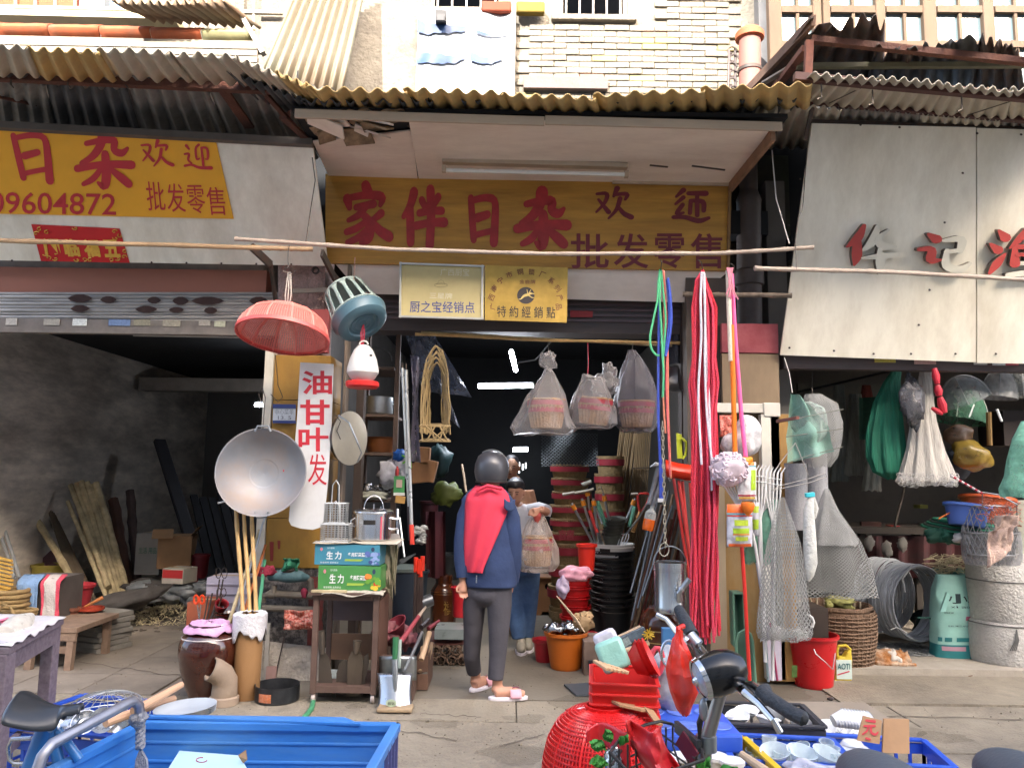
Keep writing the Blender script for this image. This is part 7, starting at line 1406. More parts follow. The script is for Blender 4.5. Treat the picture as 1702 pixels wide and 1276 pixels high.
rod('pink_rod',[(1280,1035,DM+.25),(1292,1130,DM+.25)],.008,M('rod_pk','b04068',r=.4),'thin magenta rod at the foot of the right pillar','rod')
tag(ob('lilac_board',MB().bb(W(1276,1130,5.6),W(1296,1040,5.62)),M('panel_lil','c4bccb',r=.5),smooth=0),'pale lilac panel at the foot of the right pillar','panel')
pg=M('planter_green','5f8a72',r=.5,v=.08,d='7a9a80',da=.3)
def planter(pts,wd,d,lab):
    a,b_=W(pts[0],pts[1],d),W(pts[2],pts[3],d+.05); t=thing('planter_box',lab,'planter',a); ax=(b_-a).normalized(); sx=V((1,0,0))*wd*mpp(d)/2; L_=(b_-a).length
    prof=[(-1,0),(-.8,.12),(.8,.12),(1,0)]
    m=MB().grid(lambda u,v: a+ax*(L_*v)+sx*(prof[min(3,int(u*3.001))][0])+V((0,prof[min(3,int(u*3.001))][1],0)),3,1); ob('trough',m,pg,t,solid=.006,smooth=0)
    for e in (a,b_): ob('end_wall',MB().prism([e-sx,e-sx*.8+V((0,.12,0)),e+sx*.8+V((0,.12,0)),e+sx],(0,0,.006)),pg,t,smooth=0)
    for s_ in (-1,1): ob('rim',MB().tube([a+sx*s_,b_+sx*s_],.009,7),pg,t)
    for e in (a,b_): ob('rim',MB().tube([e-sx,e+sx],.009,7),pg,t)
planter((1230,1075,1227,986),17,5.35,'upper muted green trough planter stood on end at the pillar')
t=thing('planter_box','lower long green trough planter with rounded top at the pillar','planter',W(1238,1140,5.3))
ob('rim',MB().tube([W(1224,1140,5.25),W(1224,1065,5.25),W(1228,1052,5.25),W(1238,1046,5.25),W(1247,1053,5.25),W(1251,1066,5.25),W(1256,1140,5.25)],.010,8),pg,t)
ob('trough',MB().prism([W(1225,1140,5.33),W(1226,1065,5.33),W(1230,1054,5.33),W(1238,1050,5.33),W(1246,1055,5.33),W(1249,1066,5.33),W(1254,1140,5.33)],(0,.02,0)),M('planter_in','4c6e5c',r=.6),t,smooth=0)
ob('side_wall',MB().grid(lambda u,v: W(1224+ (0 if v<.5 else 0)+0*u,1140-75*v,5.25+.1*u),1,4),pg,t,solid=.005)
gn=film('net_green_cloth','5f9a80',a=.75,b=.4,bs=14,r=.7)
def skirt(name,lab,outline,d,dep,mat,seed,folds=9,n=72,fr_=.12,solid=0,cat='net'):
    N=(len(outline)-1)*6
    def at(v):
        x=v*(len(outline)-1); i=min(int(x),len(outline)-2); f=x-i; return [outline[i][j]*(1-f)+outline[i+1][j]*f for j in range(3)]
    k=mpp(d)
    def f(u,v):
        cx,py,hw=at(v); a=u*6.283; q=1+fr_*math.sin(a*folds+seed+v*1.5)*min(1,v*2)+.1*noise.noise((math.cos(a)*2,math.sin(a)*2,v*3+seed))
        return W(cx,py+ (4*noise.noise((a*3,seed,1)) if v>.98 else 0),d)+V((hw*k*q*math.cos(a),hw*k*dep*q*math.sin(a),0))
    return tag(ob(name,MB().grid(f,n,N),mat,solid=solid),lab,cat)
n_grey=netmat('net_grey','8f8f8a',nu=46,nv=26,w=.26); n_grey2=netmat('net_grey_fine','84847f',nu=56,nv=34,w=.3); n_white=netmat('net_white','9c9c98',nu=50,nv=34,w=.3); n_green=netmat('net_green','3c8a6c',nu=90,nv=70,w=.5); n_pale=netmat('net_pale_green','7fa898',nu=60,nv=50,w=.55)
skirt('green_net_cloth','soft green gauze cloth draped beside the grey net cone',[(1290,830,3),(1280,850,10),(1268,880,20),(1262,915,24),(1262,937,24)],5.3,.4,gn,2,folds=5)
skirt('casting_net','long grey knotted casting net hanging left of the white sock',[(1300,826,4),(1300,850,12),(1302,900,26),(1302,960,34),(1303,1010,38),(1304,1050,42),(1304,1062,38)],5.15,.5,n_grey,3,folds=7)
skirt('casting_net','wide grey casting net cone spread behind the white sock',[(1372,815,3),(1376,850,20),(1384,900,44),(1388,940,56),(1392,990,62)],5.45,.5,n_grey2,4,folds=6)
skirt('casting_net','paler inner net cone inside the wide grey casting net',[(1374,812,4),(1378,850,16),(1384,880,30),(1386,905,38)],5.4,.5,n_white,6,folds=5)
m=MB(); random.seed(50)
for i in range(240):
    x=U(1268,1342); y=1050+U(-8,10); c=W(x,y,5.1+U(0,.15)); m.tube([c,c+V((U(-.02,.02),0,U(-.03,.0))),c+V((U(-.03,.03),0,U(-.03,.01)))],.0025,4)
tag(ob('net_fringe',m,M('fringe','b4b4b0',r=.7,v=.2)),'tangled thread fringe at the bottom of the long grey net','net',kind='stuff')
t=thing('white_stocking_net','white mesh sock hanging by a turquoise clip','sock',W(1345,965,5.2))
ob('sock',MB().tube([W(1348,826,5.15),W(1344,850,5.15),W(1346,900,5.15),W(1347,935,5.15),W(1344,955,5.15),(W(1343,965,5.15))],[.02,.035,.042,.045,.034,.012],14),M('sock_w','c4c4bc',r=.8,v=.12,s=20,b=.5,bs=40),t)
ob('clip',MB().box(W(1346,822,5.14),(.06,.03,.03),rot=(0,-6,0)),M('clip_tq','3cb4c0',r=.4),t,smooth=0,bev=.004)
ob('second_leg',MB().tube([W(1352,826,5.16),W(1356,845,5.16),W(1354,862,5.16)],[.012,.02,.008],8),M('sock_w'),t)
for i,(px,w,yt,yb,lb) in enumerate(((1322,18,770,880,'left roll of grey wire mesh behind the green cage net'),(1355,18,745,880,'right roll of grey wire mesh behind the green cage net'))):
    tag(ob('mesh_roll',MB().tube([W(px,yt,5.75),W(px+4,yb,5.75)],w*mpp(5.75),20),M('mesh_grey','9a9a9c',r=.6,v=.2,s=50,st=(4,1,1),b=.3,bs=80)),lb,'mesh roll')
t=thing('cage_net','pale green folding fish cage net tied at the top, front right','net',W(1350,770,5.3))
k=mpp(5.3)
ob('net',MB().grid(lambda u,v: (lambda q: W(1315+q[0]*u+q[1],652+118*v-20*u*v+10*u*(1-v),5.3)+V((0,.05*math.sin(u*9)+.04*noise.noise((u*4,v*4,1)),0)))((18+86*v**.8 if v<.55 else 70+22*(v-.55),-3*math.sin(v*3)-6*v)),24,24),n_pale,t)
ob('inner_ball',MB().blob(W(1345,705,5.35),(.12,.08,.15),20,nz=.3,seed=4),film('net_ball','9aa8a0',a=.3,b=.6,bs=18,r=.8),t)
for y0,y1 in ((700,680),(726,712),(770,742)): ob('hoop',MB().tube([W(1306,y0,5.27),W(1340,(y0+y1)/2+2,5.25),W(1402,y1,5.27)],.003,5),M('cord_dk','6a6a60'),t)
wirething([(1304,595,5.4),(1312,620,5.35),(1317,652,5.3)],.003,'thin cord holding the pale green cage net',M('cord_w'))
skirt('white_net_bundle','white tangled net hanging behind the pale green cage net',[(1352,655,14),(1362,670,28),(1368,700,30),(1368,730,28),(1366,760,24),(1362,776,16)],5.5,.6,n_white,8,folds=6)
m=MB(); m.tube([W(1282,815,5.1),W(1300,806,5.1),W(1345,795,5.1),W(1372,786,5.12),W(1374,792,5.12),W(1345,802,5.1),W(1282,815,5.1)],.003,5); m.tube([W(1322,736,5.15),W(1296,770,5.12),(W(1290,780,5.1))],.003,5); m.tube([W(1322,736,5.15),W(1332,760,5.12),W(1344,790,5.1)],.0035,5); m.tube([W(1270,808,5.1),W(1269,840,5.12)],.003,5)
tag(ob('wire_hanger',m,M('hanger_gr','8c8880',r=.5)),'grey wire hanger stretched between the fork and the mesh rolls','hanger')
tag(ob('timber_peg',MB().bar(W(1292,700,5.4),W(1326,694,5.1),.02,.02),rust_red,smooth=0),'rusty peg sticking out of the right pillar beneath the cage net','peg')
ni=M('net_mass_grey','8c8a84',r=.9,v=.3,s=18,b=.6,bs=30)
for i,(px,yt,yb,w,d,c,lb) in enumerate(((1395,640,800,14,8.2,'6b6f6a','leftmost of the pale nets hanging on the inner wall'),(1422,655,790,17,8.2,'8a8c84','broad pale net hanging second on the inner wall'),(1452,700,815,12,8.0,'94968c','narrow pale net hanging right of the broad one'),(1440,640,700,12,8.4,'7a3a30','short reddish roll above the pale nets'))):
    skirt('hung_net',lb,[(px,yt,w*.6),(px,(yt+yb)/2,w),(px-3,yb-12,w*1.15),(px-3,yb,w*1.25)],d,.5,M('hn%d'%i,c,r=.9,v=.3,s=14,b=.5,st=(3,1,.4)),i,folds=8)
tag(ob('pale_backboard',MB().bb(W(1330,760,9.0),W(1500,640,9.05)),M('bboard','706f68',r=.9,v=.25,s=3),smooth=0),'pale grimy board on the inner wall behind the hanging nets','board')
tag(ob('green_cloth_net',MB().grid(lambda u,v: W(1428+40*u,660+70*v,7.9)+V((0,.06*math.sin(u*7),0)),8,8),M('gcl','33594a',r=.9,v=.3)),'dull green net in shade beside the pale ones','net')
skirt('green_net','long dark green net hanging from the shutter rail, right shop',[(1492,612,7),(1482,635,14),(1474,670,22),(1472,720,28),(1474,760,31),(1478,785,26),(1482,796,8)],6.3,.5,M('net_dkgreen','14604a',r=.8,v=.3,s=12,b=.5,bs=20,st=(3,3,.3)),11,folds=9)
skirt('white_net','tall white bell-shaped net with frayed hem in the right shop',[(1538,618,10),(1536,650,14),(1535,700,20),(1537,750,30),(1540,785,42),(1541,800,46),(1541,806,40)],6.2,.5,M('net_whitebell','a8a49c',r=.9,v=.25,s=14,b=.6,bs=30,st=(3,3,.25)),12,folds=11)
m=MB(); random.seed(61)
for i in range(260):
    x=U(1494,1590); c=W(x,798+U(-10,8),6.0+U(0,.3)); r_=U(.01,.025); a0=random.random()*6; m.tube([c+V((r_*math.cos(a0+a*.8),0,r_*math.sin(a0+a*.8))) for a in range(6)],.0022,4)
tag(ob('net_hem',m,M('hem_w','b0aeaa',r=.8,v=.2)),'frayed curly hem threads of the tall white net','net',kind='stuff')
tag(ob('dark_net_bag',MB().blob(W(1516,668,6.1),(.09,.06,.2),16,nz=.6,seed=7),film('net_dkbag','5c5c60',a=.7,b=.7,bs=14)),'dark crumpled net bag between the green and white nets','bag')
m=MB()
for a,b_,r_ in (((1553,612),(1558,638),.03),((1558,640),(1561,658),.032),((1562,660),(1570,686),.034),((1549,678),(1566,688),.022)): m.tube([W(*a,5.95),W((a[0]+b_[0])/2,(a[1]+b_[1])/2,5.95),W(*b_,5.95)],[r_*.6,r_,r_*.6],10)
tag(ob('red_floats',m,M('float_red','b82838',r=.45,v=.1)),'string of dull red bulging floats beside the white net','floats')
def dome(px,py,w,h,d,mat,lab,seed,tilt=(0,0,0)):
    k=mpp(d); c=W(px,py,d); Rm=Euler([R(a) for a in tilt]).to_matrix(); t=thing('dome_net',lab,'net',c); r=w*k/2; H=h*k
    ob('net',MB().grid(lambda u,v: c+Rm@V((r*math.sin(v*1.57)*(1-.12*abs(math.sin(u*3.1416*3)))*math.cos(u*6.283),r*math.sin(v*1.57)*(1-.12*abs(math.sin(u*3.1416*3)))*math.sin(u*6.283),H*math.cos(v*1.57))),36,12),mat,t)
    for q in range(6):
        a=6.283*q/6; ob('rib',MB().tube([c+Rm@V((r*math.sin(v*.157)*math.cos(a),r*math.sin(v*.157)*math.sin(a),H*math.cos(v*.157))) for v in range(11)],.004,5),M('rib_gr','8f9290',r=.5),t)
grn=film('net_greyfilm','8a9090',a=.55,b=.4,bs=18,r=.8); gnn=film('net_greenfilm','3c6c54',a=.7,b=.4,bs=18,r=.8)
dome(1608,668,84,46,6.3,grn,'grey dome net with white ribs hanging below the right shutter rail',1,(0,-24,0))
dome(1660,662,60,50,6.25,film('net_whitefilm','a8a8a4',a=.75,b=.5,bs=18,r=.8),'white bulging dome net right of the grey one',2,(0,6,0))
dome(1700,660,50,50,6.4,grn,'grey dome net at the right edge of the frame',3)
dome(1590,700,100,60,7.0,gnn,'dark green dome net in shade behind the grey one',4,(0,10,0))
rod('white_stick',[(1619,672,6.1),(1611,693,6.1)],.006,white_pl,'short white stick pointing down from the grey dome net','stick')
rod('white_stick',[(1657,680,6.1),(1665,700,6.1)],.01,white_pl,'stub of white tubing below the white dome net','tube')
tag(ob('brown_sack',MB().blob(W(1592,722,6.6),(.12,.09,.085),18,nz=.35,seed=3),film('sack_brn','7d6450',a=.95,b=.5,bs=12)),'brown bulging plastic sack hanging under the green dome net','sack')
tag(ob('yellow_sack',MB().blob(W(1615,758,6.5),(.17,.11,.12),18,nz=.35,seed=6,rot=(0,28,0)),film('sack_yel','8a7434',a=.95,b=.5,bs=12)),'mustard yellow plastic sack hanging below the brown one','sack')
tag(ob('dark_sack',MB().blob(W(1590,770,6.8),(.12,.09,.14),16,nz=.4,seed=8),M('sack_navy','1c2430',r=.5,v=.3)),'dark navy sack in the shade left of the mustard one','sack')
rod('wooden_post',[(1643,685,6.7),(1645,740,6.7)],.022,M('post_yel','9a7a48',r=.7),'short yellowish post behind the dome nets','post')
tag(ob('dark_cabinet',MB().bb(W(1670,740,7.2),W(1790,690,7.6)),M('cab_dkbrown','2e2422',r=.7),smooth=0),'dark brown cupboard top in the shade at the right edge','cupboard')
skirt('green_cage_net','pale green ribbed cage net at the right edge above the white bin',[(1712,700,14),(1708,730,26),(1710,760,32),(1708,790,34),(1706,812,40),(1706,826,38)],5.4,.6,film('net_gfilm2','6fa892',a=.6,b=.3,bs=18,r=.8),15,folds=4,fr_=.06)
wirething([(1325,652,7.5),(1400,635,7.2),(1500,612,6.4)],.012,'black cable sloping up inside the right shop',M('cable_b','15171c',r=.5))
wirething([(1350,612,6.2),(1350,655,6.1)],.004,'thin hanging wire at the left of the right shop')
t=thing('work_bench','long dark workbench cluttered with small goods in the right shop','bench',W(1500,980,7.6))
ob('top',MB().bb(W(1405,886,7.6),W(1620,878,7.6)+V((0,.8,0))),M('bench_dk','3b352f',r=.8,v=.3),t,smooth=0)
for x in (1430,1520,1600): ob('leg',MB().bb((W(x,900,7.65).x,7.65,.06),(W(x,900,7.65).x+.06,7.71,W(x,887,7.65).z)),M('bench_dk'),t,smooth=0)
ob('front_cloth',MB().grid(lambda u,v: W(1425+185*u,890+70*v,7.62)+V((0,.05*math.sin(u*30),0)),40,4),M('front_red','4c2428',r=.9,v=.5,s=3,d='20302c',da=.7,ds=2),t)
random.seed(66)
for i,(px,w,h,c,lb) in enumerate(((1455,30,12,'4a2c26','low brown box on the dark workbench'),(1492,14,6,'a0302c','small red and white box on the dark workbench'),(1515,16,4,'b8b8b0','folded white paper on the dark workbench'),(1548,12,9,'7a7468','small grey carton on the dark workbench'),(1538,16,7,'8a8c4a','faint yellow label box deep in the right shop'))):
    p=W(px,880 if i<4 else 845,7.7 if i<4 else 9); tag(ob('small_box',MB().box(p+V((0,.1,h*.003)),(w*.006,.12,h*.006),rot=(0,0,random.randint(-20,20))),M('sb%d'%i,c,r=.7,v=.15),smooth=0),lb,'box')
lean('thin_stick',(1487,875,7.6),(1506,800,7.9),.012,M('stk_dk','4a443c',r=.8),'thin dark stick leaning on the workbench','stick')
for i in range(3): tag(ob('hung_glove',MB().blob(W((1445,1474,1500)[i],(902,912,905)[i],7.5),(.05,.02,.07),10,nz=.6,seed=i),M('glove_g','6f6c66',r=.9)),('leftmost','middle','rightmost')[i]+' pale rag hanging from the workbench edge','rag')
t=thing('folded_green_nets','flat stack of folded green net cages under the blue basin','nets',W(1580,900,6.2))
for i in range(5): ob('net_frame',MB().lathe([(0,.0),(.27-.012*i,.0),(.275-.012*i,.008),(.27-.012*i,.016),(0,.016)],28,loc=W(1594+i*2,882-i*3.2,6.25),rot=(4,4,0)),M('gf%d'%(i%2),('1f6b50','3c4c40')[i%2],r=.8,v=.2),t)
for i in range(5): ob('crumple',MB().blob(W(1558+i*17,890+3*(i%2),6.1),(.08,.06,.05),12,nz=.8,seed=i+20),M('gcr','164a3a',r=.8,v=.4),t)
tub('blue_basin',1606,874,6.0,68,52,34,M('basin_blue','5474c0',r=.4,v=.06),'periwinkle blue plastic basin on the folded green nets','basin',tilt=(-4,9,0))
tub('orange_basin',1640,866,6.3,80,56,38,M('basin_orange','cf5c2c',r=.4,v=.06),'orange tub behind the blue basin','basin',tilt=(-6,8,0))
rod('orange_rod',[(1560,862,6.0),(1582,850,6.0)],.006,M('rod_or','d8702c',r=.4),'thin orange rod left of the blue basin','rod')
t=thing('wire_cage','round wire mesh basket tilted beside the blue basin','cage',W(1645,925,5.9))
m=MB(); random.seed(70)
c=W(1645,885,5.9)
for i in range(22):
    a=6.283*i/22; m.tube([c+V((.17*math.cos(a),.1*math.sin(a),-.16)),c+V((.2*math.cos(a+.5),.12*math.sin(a+.5),.02)),c+V((.16*math.cos(a+1),.1*math.sin(a+1),.2))],.003,5); m.tube([c+V((.17*math.cos(a),.1*math.sin(a),-.16)),c+V((.2*math.cos(a-.5),.12*math.sin(a-.5),.02)),c+V((.16*math.cos(a-1),.1*math.sin(a-1),.2))],.003,5)
ob('mesh',m,M('cage_w','8c8c8c',r=.4,m=.5),t)
for z,r_ in ((-.16,.17),(.0,.2),(.2,.16)): ob('hoop',MB().tube([c+V((r_*math.cos(a*.3),r_*.6*math.sin(a*.3),z)) for a in range(21)],.006,6,closed=True),M('cage_w'),t)
for i in range(3): ob('fold',MB().lathe([(.13,-.15),(.15,-.1),(.155,0),(.15,.1)],24,loc=W(1632+i*16,905,5.95),sc=(1,.5,1)),film('cage_film','8a8a8c',a=.45,b=.4,bs=20,r=.8),t)
t=thing('landing_net','landing net with red and white striped handle crossing above the basin','net',W(1650,830,5.7))
for i in range(12): ob('stripe',MB().tube([W(1580+i*4.4,790+i*2.5,5.75),W(1584.4+i*4.4,792.5+i*2.5,5.75)],.009,7),M('str_r' if i%2 else 'str_w','b03040' if i%2 else 'd0c8c8',r=.5),t)
ob('hoop',MB().tube([W(1633,818,5.75),W(1660,822,5.7),W(1690,838,5.7),W(1690,860,5.8),W(1655,868,5.85),W(1633,845,5.85),(W(1633,818,5.75))],.005,6),galv,t)
m=MB(); c=W(1660,845,5.75)
for i in range(26):
    x=U(-.12,.14); z=U(-.1,.08); rr_=.03; m.tube([c+V((x+rr_*math.cos(a*.8),U(-.05,.05),z+rr_*math.sin(a*.8))) for a in range(8)],.0028,4)
ob('netting',m,M('net_orange','c87860',r=.7,v=.2),t,kind='stuff')
tag(ob('pink_cloth',cloth(lambda u,v: W(1646+40*u-6*v+ (8 if v<.3 else 0),856+ (88-30*u)*v,5.6),12,18,.05,5),M('cloth_beige','c4a898',r=.95,v=.15,s=14,b=.4,bs=60),solid=.006),'pinkish beige cloth draped over the wire cage','cloth')
tag(ob('white_bits',MB().blob(W(1600,895,6.0),(.07,.05,.04),12,nz=.7,seed=31),M('bits_w','b4b2ae',r=.6)),'crumpled white bag beside the green nets','bag')
t=thing('twig_bundle','tangle of dry twigs and rope above the teal feed sack','twigs',W(1590,955,6.1)); m=MB(); random.seed(71)
for i in range(90):
    a=W(U(1552,1625),U(925,958),6.9+random.random()*.2); m.tube([a,a+V((U(-.12,.12),0,U(-.04,.04))),a+V((U(-.16,.16),.02,U(-.06,.06)))],.0045,4)
ob('twigs',m,M('twig','8c8468',r=.9,v=.3),t,kind='stuff')
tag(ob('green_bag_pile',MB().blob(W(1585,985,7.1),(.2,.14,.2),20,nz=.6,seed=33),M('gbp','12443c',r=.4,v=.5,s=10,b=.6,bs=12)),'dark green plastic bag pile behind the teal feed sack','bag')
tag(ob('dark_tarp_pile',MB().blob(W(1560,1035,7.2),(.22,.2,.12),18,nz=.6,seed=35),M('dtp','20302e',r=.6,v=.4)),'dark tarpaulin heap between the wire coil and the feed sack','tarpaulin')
def coil(px,py,rx,ry,wd,d,n,lab,seed,yaw):
    k=mpp(d); c=W(px,py,d); R0=ry*k; t=thing('wire_coil',lab,'wire coil',c-V((0,0,R0)))
    Rm=Euler((R(90),0,R(yaw))).to_matrix(); m0=M('wire_galv','a8acb0',r=.5,m=.15,v=.15)
    rnd_=random.Random(seed)
    for i in range(n):
        o=(i/(n-1)-.5)*wd; rr_=R0*(1-.04*rnd_.random()-.012*(i%3)); ph=rnd_.random()*6
        ob('turn',MB().tube([c+Rm@V((rr_*math.cos(a*.1309+ph),rr_*math.sin(a*.1309+ph),o+.006*math.sin(a*.26+i))) for a in range(48)],.0078,6,closed=True),m0,t)
    return t,c,Rm,R0
t,c,Rm,R0=coil(1512,999,40,60,.22,6.9,26,'big coil of galvanised wire standing upright tied with white twine',1,22)
ob('twine',MB().tube([W(1515,940,6.7),W(1508,950,6.6),W(1500,962,6.6),W(1503,975,6.6),W(1504,984,6.6)],.007,6),M('twine_w','b4b4b0',r=.8),t)
ob('twine',MB().tube([W(1480,1046,6.65),W(1490,1042,6.65),W(1508,1052,6.65)],.006,6),M('twine_w'),t)
ob('tie_green',MB().tube([W(1525,1026,6.65),W(1545,1026,6.65),W(1562,1045,6.8)],.008,6),M('tie_g','2c5a50'),t)
coil(1470,985,30,56,.2,7.2,18,'second wire coil leaning behind the big one',2,32)
coil(1450,1012,24,34,.2,7.1,12,'third small wire coil lying behind the wicker baskets',3,10)
b=HZ(1596,1094,.06); d=b.y; k=mpp(d)*1.03; t=thing('feed_sack','standing teal and mint feed sack with printed label','sack',b)
tm1=M('sack_mint','9ccfc4',r=.35,v=.08,s=5,b=.3,bs=8); tm2=M('sack_teal','2c7c80',r=.35,v=.1)
def sk(u,v,o=0):
    a=u*6.283; H=126*k; w=(34-3*v-6*max(0,v-.8)/.2)*k; dp=(.10-.07*max(0,v-.6)/.4)+o; w+=o
    q=lambda x: math.copysign(abs(x)**.6,x); return b+V((w*q(math.cos(a))+.012*noise.noise((u*9,v*6,1))+ .02*v,.1+dp*q(math.sin(a))+.012*noise.noise((u*7,v*9,4)),H*v*(1-.0*math.cos(a))))
ob('upper',MB().grid(lambda u,v: sk(u,.16+.84*v),48,20),tm1,t)
ob('lower',MB().grid(lambda u,v: sk(u,.16*v),48,4),tm2,t)
ob('side_stripe',MB().grid(lambda u,v: sk(.9+.06*u,.2+.62*v,.003),4,10),tm2,t)
sfn=lambda x0,y0,x1,y1: (lambda u,v: sk(.75+(x0+(x1-x0)*u-.5)*.38,y0+(y1-y0)*v,.004))
m=write(MB(),sfn(.38,.66,.86,.78),'小笨',.015); write(m,sfn(.4,.61,.84,.64),'xiaoben',0); write(m,sfn(.25,.54,.45,.56),'植物营养',0); write(m,sfn(.35,.38,.75,.40),'有机无机复混肥',0)
ob('lettering',m,M('ink_dk','20383c',r=.5),t,smooth=0)
for i in range(4): ob('icon',MB().grid(lambda u,v: sfn(.08+i*.2,.2,.22+i*.2,.25)(u,v),2,1),tm2,t)
ob('strawberry_mark',MB().grid(lambda u,v: sfn(.56,.46,.66,.51)(u,v),2,2),M('mk_pk','b86a80'),t)
ob('red_seal',MB().grid(lambda u,v: sfn(.2,.09,.55,.14)(u,v),3,1),M('mk_pk2','b08a98'),t)
ob('folded_corner',MB().prism([W(1563,1016,6.46),W(1574,984,6.46),W(1579,988,6.46),W(1572,1016,6.46)],(0,.02,0)),tm1,t,smooth=0)
fl_=M('felt_white','c0beb8',r=.95,v=.12,s=30,b=.8,bs=50)
for i,(px,yb,yt,w,lb) in enumerate(((1700,1100,1040,112,'lower big roll of mottled white felt tied with cord'),(1698,1038,926,108,'upper big roll of mottled white felt tied with cord'))):
    d=6.3; k=mpp(d); b=W(px,yb,d); t=thing('felt_roll',lb,'roll',b); H=(yb-yt)*k; r_=w*k/2
    if i==0: H+=b.z-.06; b.z=.06
    ob('roll',MB().lathe([(0,0),(r_*.97,0),(r_,.02),(r_*1.0,H*.5),(r_*.99,H-.02),(r_*.96,H),(0,H)],40,loc=b+V((0,r_*.8,0)),wob=.012),fl_,t)
    z=.05 if i==0 else H*.6; ob('cord',MB().tube([b+V((r_*1.01*math.cos(a*.2618),r_*.8+r_*1.01*math.sin(a*.2618),H-.02 if i==0 else z)) for a in range(24)],.005,6,closed=True),M('cord_gr','5f5f5c'),t)
    if i==0:
        m=MB(); p=W(1690,1046,d-.05)
        for q in range(4): m.tube([p,p+V((-.02+.008*q,-.01,-.08)),p+V((-.07+.015*q,-.01,-.16))],.004,5)
        ob('cord_tail',m,M('cord_gr'),t)
b=W(1720,925,6.3); t=thing('white_bin','pale plastic bin standing on the felt rolls at the right edge','bin',b); ob('body',MB().lathe([(0,0),(.13,0),(.15,.42),(.155,.42),(.155,.44),(0,.44)],30,loc=b+V((0,.15,0))),M('bin_pale','c4c6b4',r=.5,v=.06),t)
wk=M('wicker_brown','6f5744',r=.85,v=.3,s=30,b=.7,bs=60,d='8f7860',da=.3,st=(1,1,.4))
d=HZ(1393,1116).y+.15; k=mpp(d); b=W(1393,1116,d); b.z=0.0; t=thing('wicker_basket','large brown wicker basket standing right of the red bucket','basket',b)
R1=58*k; H=92*k
ob('wall',MB().lathe([(0,.01),(R1*.84,.01),(R1*.88,.03),(R1,H*.6),(R1*1.0,H),(R1*.96,H),(R1*.96,H*.6),(R1*.84,.03),(0,.03)],48,loc=b,wob=.01),wk,t)
for j in range(44):
    a=6.283*j/44;
    if math.sin(a)<.35: ob('stake',MB().tube([b+V((R1*.9*math.cos(a),R1*.9*math.sin(a),.02)),b+V((R1*1.015*math.cos(a),R1*1.015*math.sin(a),H*.6)),b+V((R1*1.015*math.cos(a),R1*1.015*math.sin(a),H*.97))],.006,5),wk,t)
for j in range(15): ob('weave',MB().tube([b+V((R1*(.9+.125*min(1,j/9))*math.cos(a*.196),R1*(.9+.125*min(1,j/9))*math.sin(a*.196),.03+H*.062*j+.004*math.sin(a*2.1+j*3))) for a in range(32)],.0085,5,closed=True),wk,t)
t2=thing('wicker_basket','second wicker basket nested inside and above the large one','basket',b+V((0,0,H*.7)))
R2=56*k; zt=W(1390,1004,d).z
ob('wall',MB().lathe([(R2*.9,H*.75),(R2*.98,H+.01),(R2,zt),(R2*.95,zt),(R2*.93,H)],48,loc=V((b.x-.02,b.y,0)),wob=.02),wk,t2)
for j in range(9): ob('withy',MB().tube([V((b.x-.02+R2*(1.015+.004*(j%2))*math.cos(a*.2244),b.y+R2*1.015*math.sin(a*.2244),H+.02+(zt-H-.02)*j/8+.008*math.sin(a*1.3+j))) for a in range(28)],.0075,6,closed=True),wk,t2)
for j in range(12): a=R(-165+j*13.5); p=V((b.x-.02+R2*.93*math.cos(-a),b.y+R2*.9*abs(math.sin(a)),zt-.04)); ob('stub',MB().tube([p,p+V((0,0,.05))],.008,5),M('stub','b8a890'),t2)
tag(ob('yellow_flowers',MB().blob(W(1395,1000,d),(.1,.08,.05),16,nz=.9,seed=5).blob(W(1378,1006,d-.1),(.03,.03,.03),10,nz=.6,seed=8),M('yel_gr','8c8a50',r=.8,v=.5,s=30)),'dry yellow-green scraps in the top wicker basket','scraps')
tag(ob('white_hook',MB().tube([W(1342,1020,5.3),W(1350,1026,5.3),W(1353,1034,5.3),W(1350,1042,5.3)],.008,7),white_pl),'curved white plastic hook at the left of the wicker basket','hook')
tag(ob('dark_gap_board',MB().bb(W(1335,1060,5.9),W(1350,1000,6.2)),M('gap_d','3a3028',r=.8),smooth=0),'dark timber end behind the wicker basket','timber')
b=HZ(1353,1150); t=tub('red_bucket',1353,1150,b.y+.18,76,58,80,M('bucket_bright','c41c22',r=.3,v=.05),'bright red plastic bucket on the pavement by the right pillar','bucket',zbase=0.0)
d=b.y; m=MB().tube([W(1353,1078,d-.02),W(1356,1086,d-.04),W(1372,1100,d-.06),W(1384,1112,d-.02),W(1388,1085,d+.05)],.0035,6); ob('bail_handle',m,galv,t)
ob('sticker',MB().grid(lambda u,v: W(1316+9*u,1105+20*v,d-.0+.02*(1-u)),2,2),M('stkg','6a8a4a',r=.5,v=.4,s=40),t)
b=HZ(1402,1133); d=b.y; k=mpp(d); t=thing('detergent_jug','yellow detergent jug with handle behind the red bucket','jug',b); ym=M('jug_yellow','cdb940',r=.35,v=.05)
ob('body',MB().prism([W(1388,1133,d),W(1416,1133,d),W(1417,1096,d),W(1415,1080,d),W(1409,1084,d),W(1405,1092,d),W(1396,1092,d),W(1390,1098,d)],(0,.07,0)),ym,t,smooth=0,bev=.008)
ob('handle',MB().tube([W(1411,1092,d+.035),W(1413,1078,d+.035),W(1406,1072,d+.035),W(1394,1073,d+.035),W(1391,1082,d+.035),W(1392,1094,d+.035)],.011,9),ym,t)
ob('cap',MB().lathe([(0,0),(.018,0),(.016,.03),(0,.03)],14,loc=W(1382,1072,d+.035)),ym,t); ob('neck',MB().tube([W(1384,1086,d+.035),W(1382,1070,d+.035)],[.018,.01],10),ym,t)
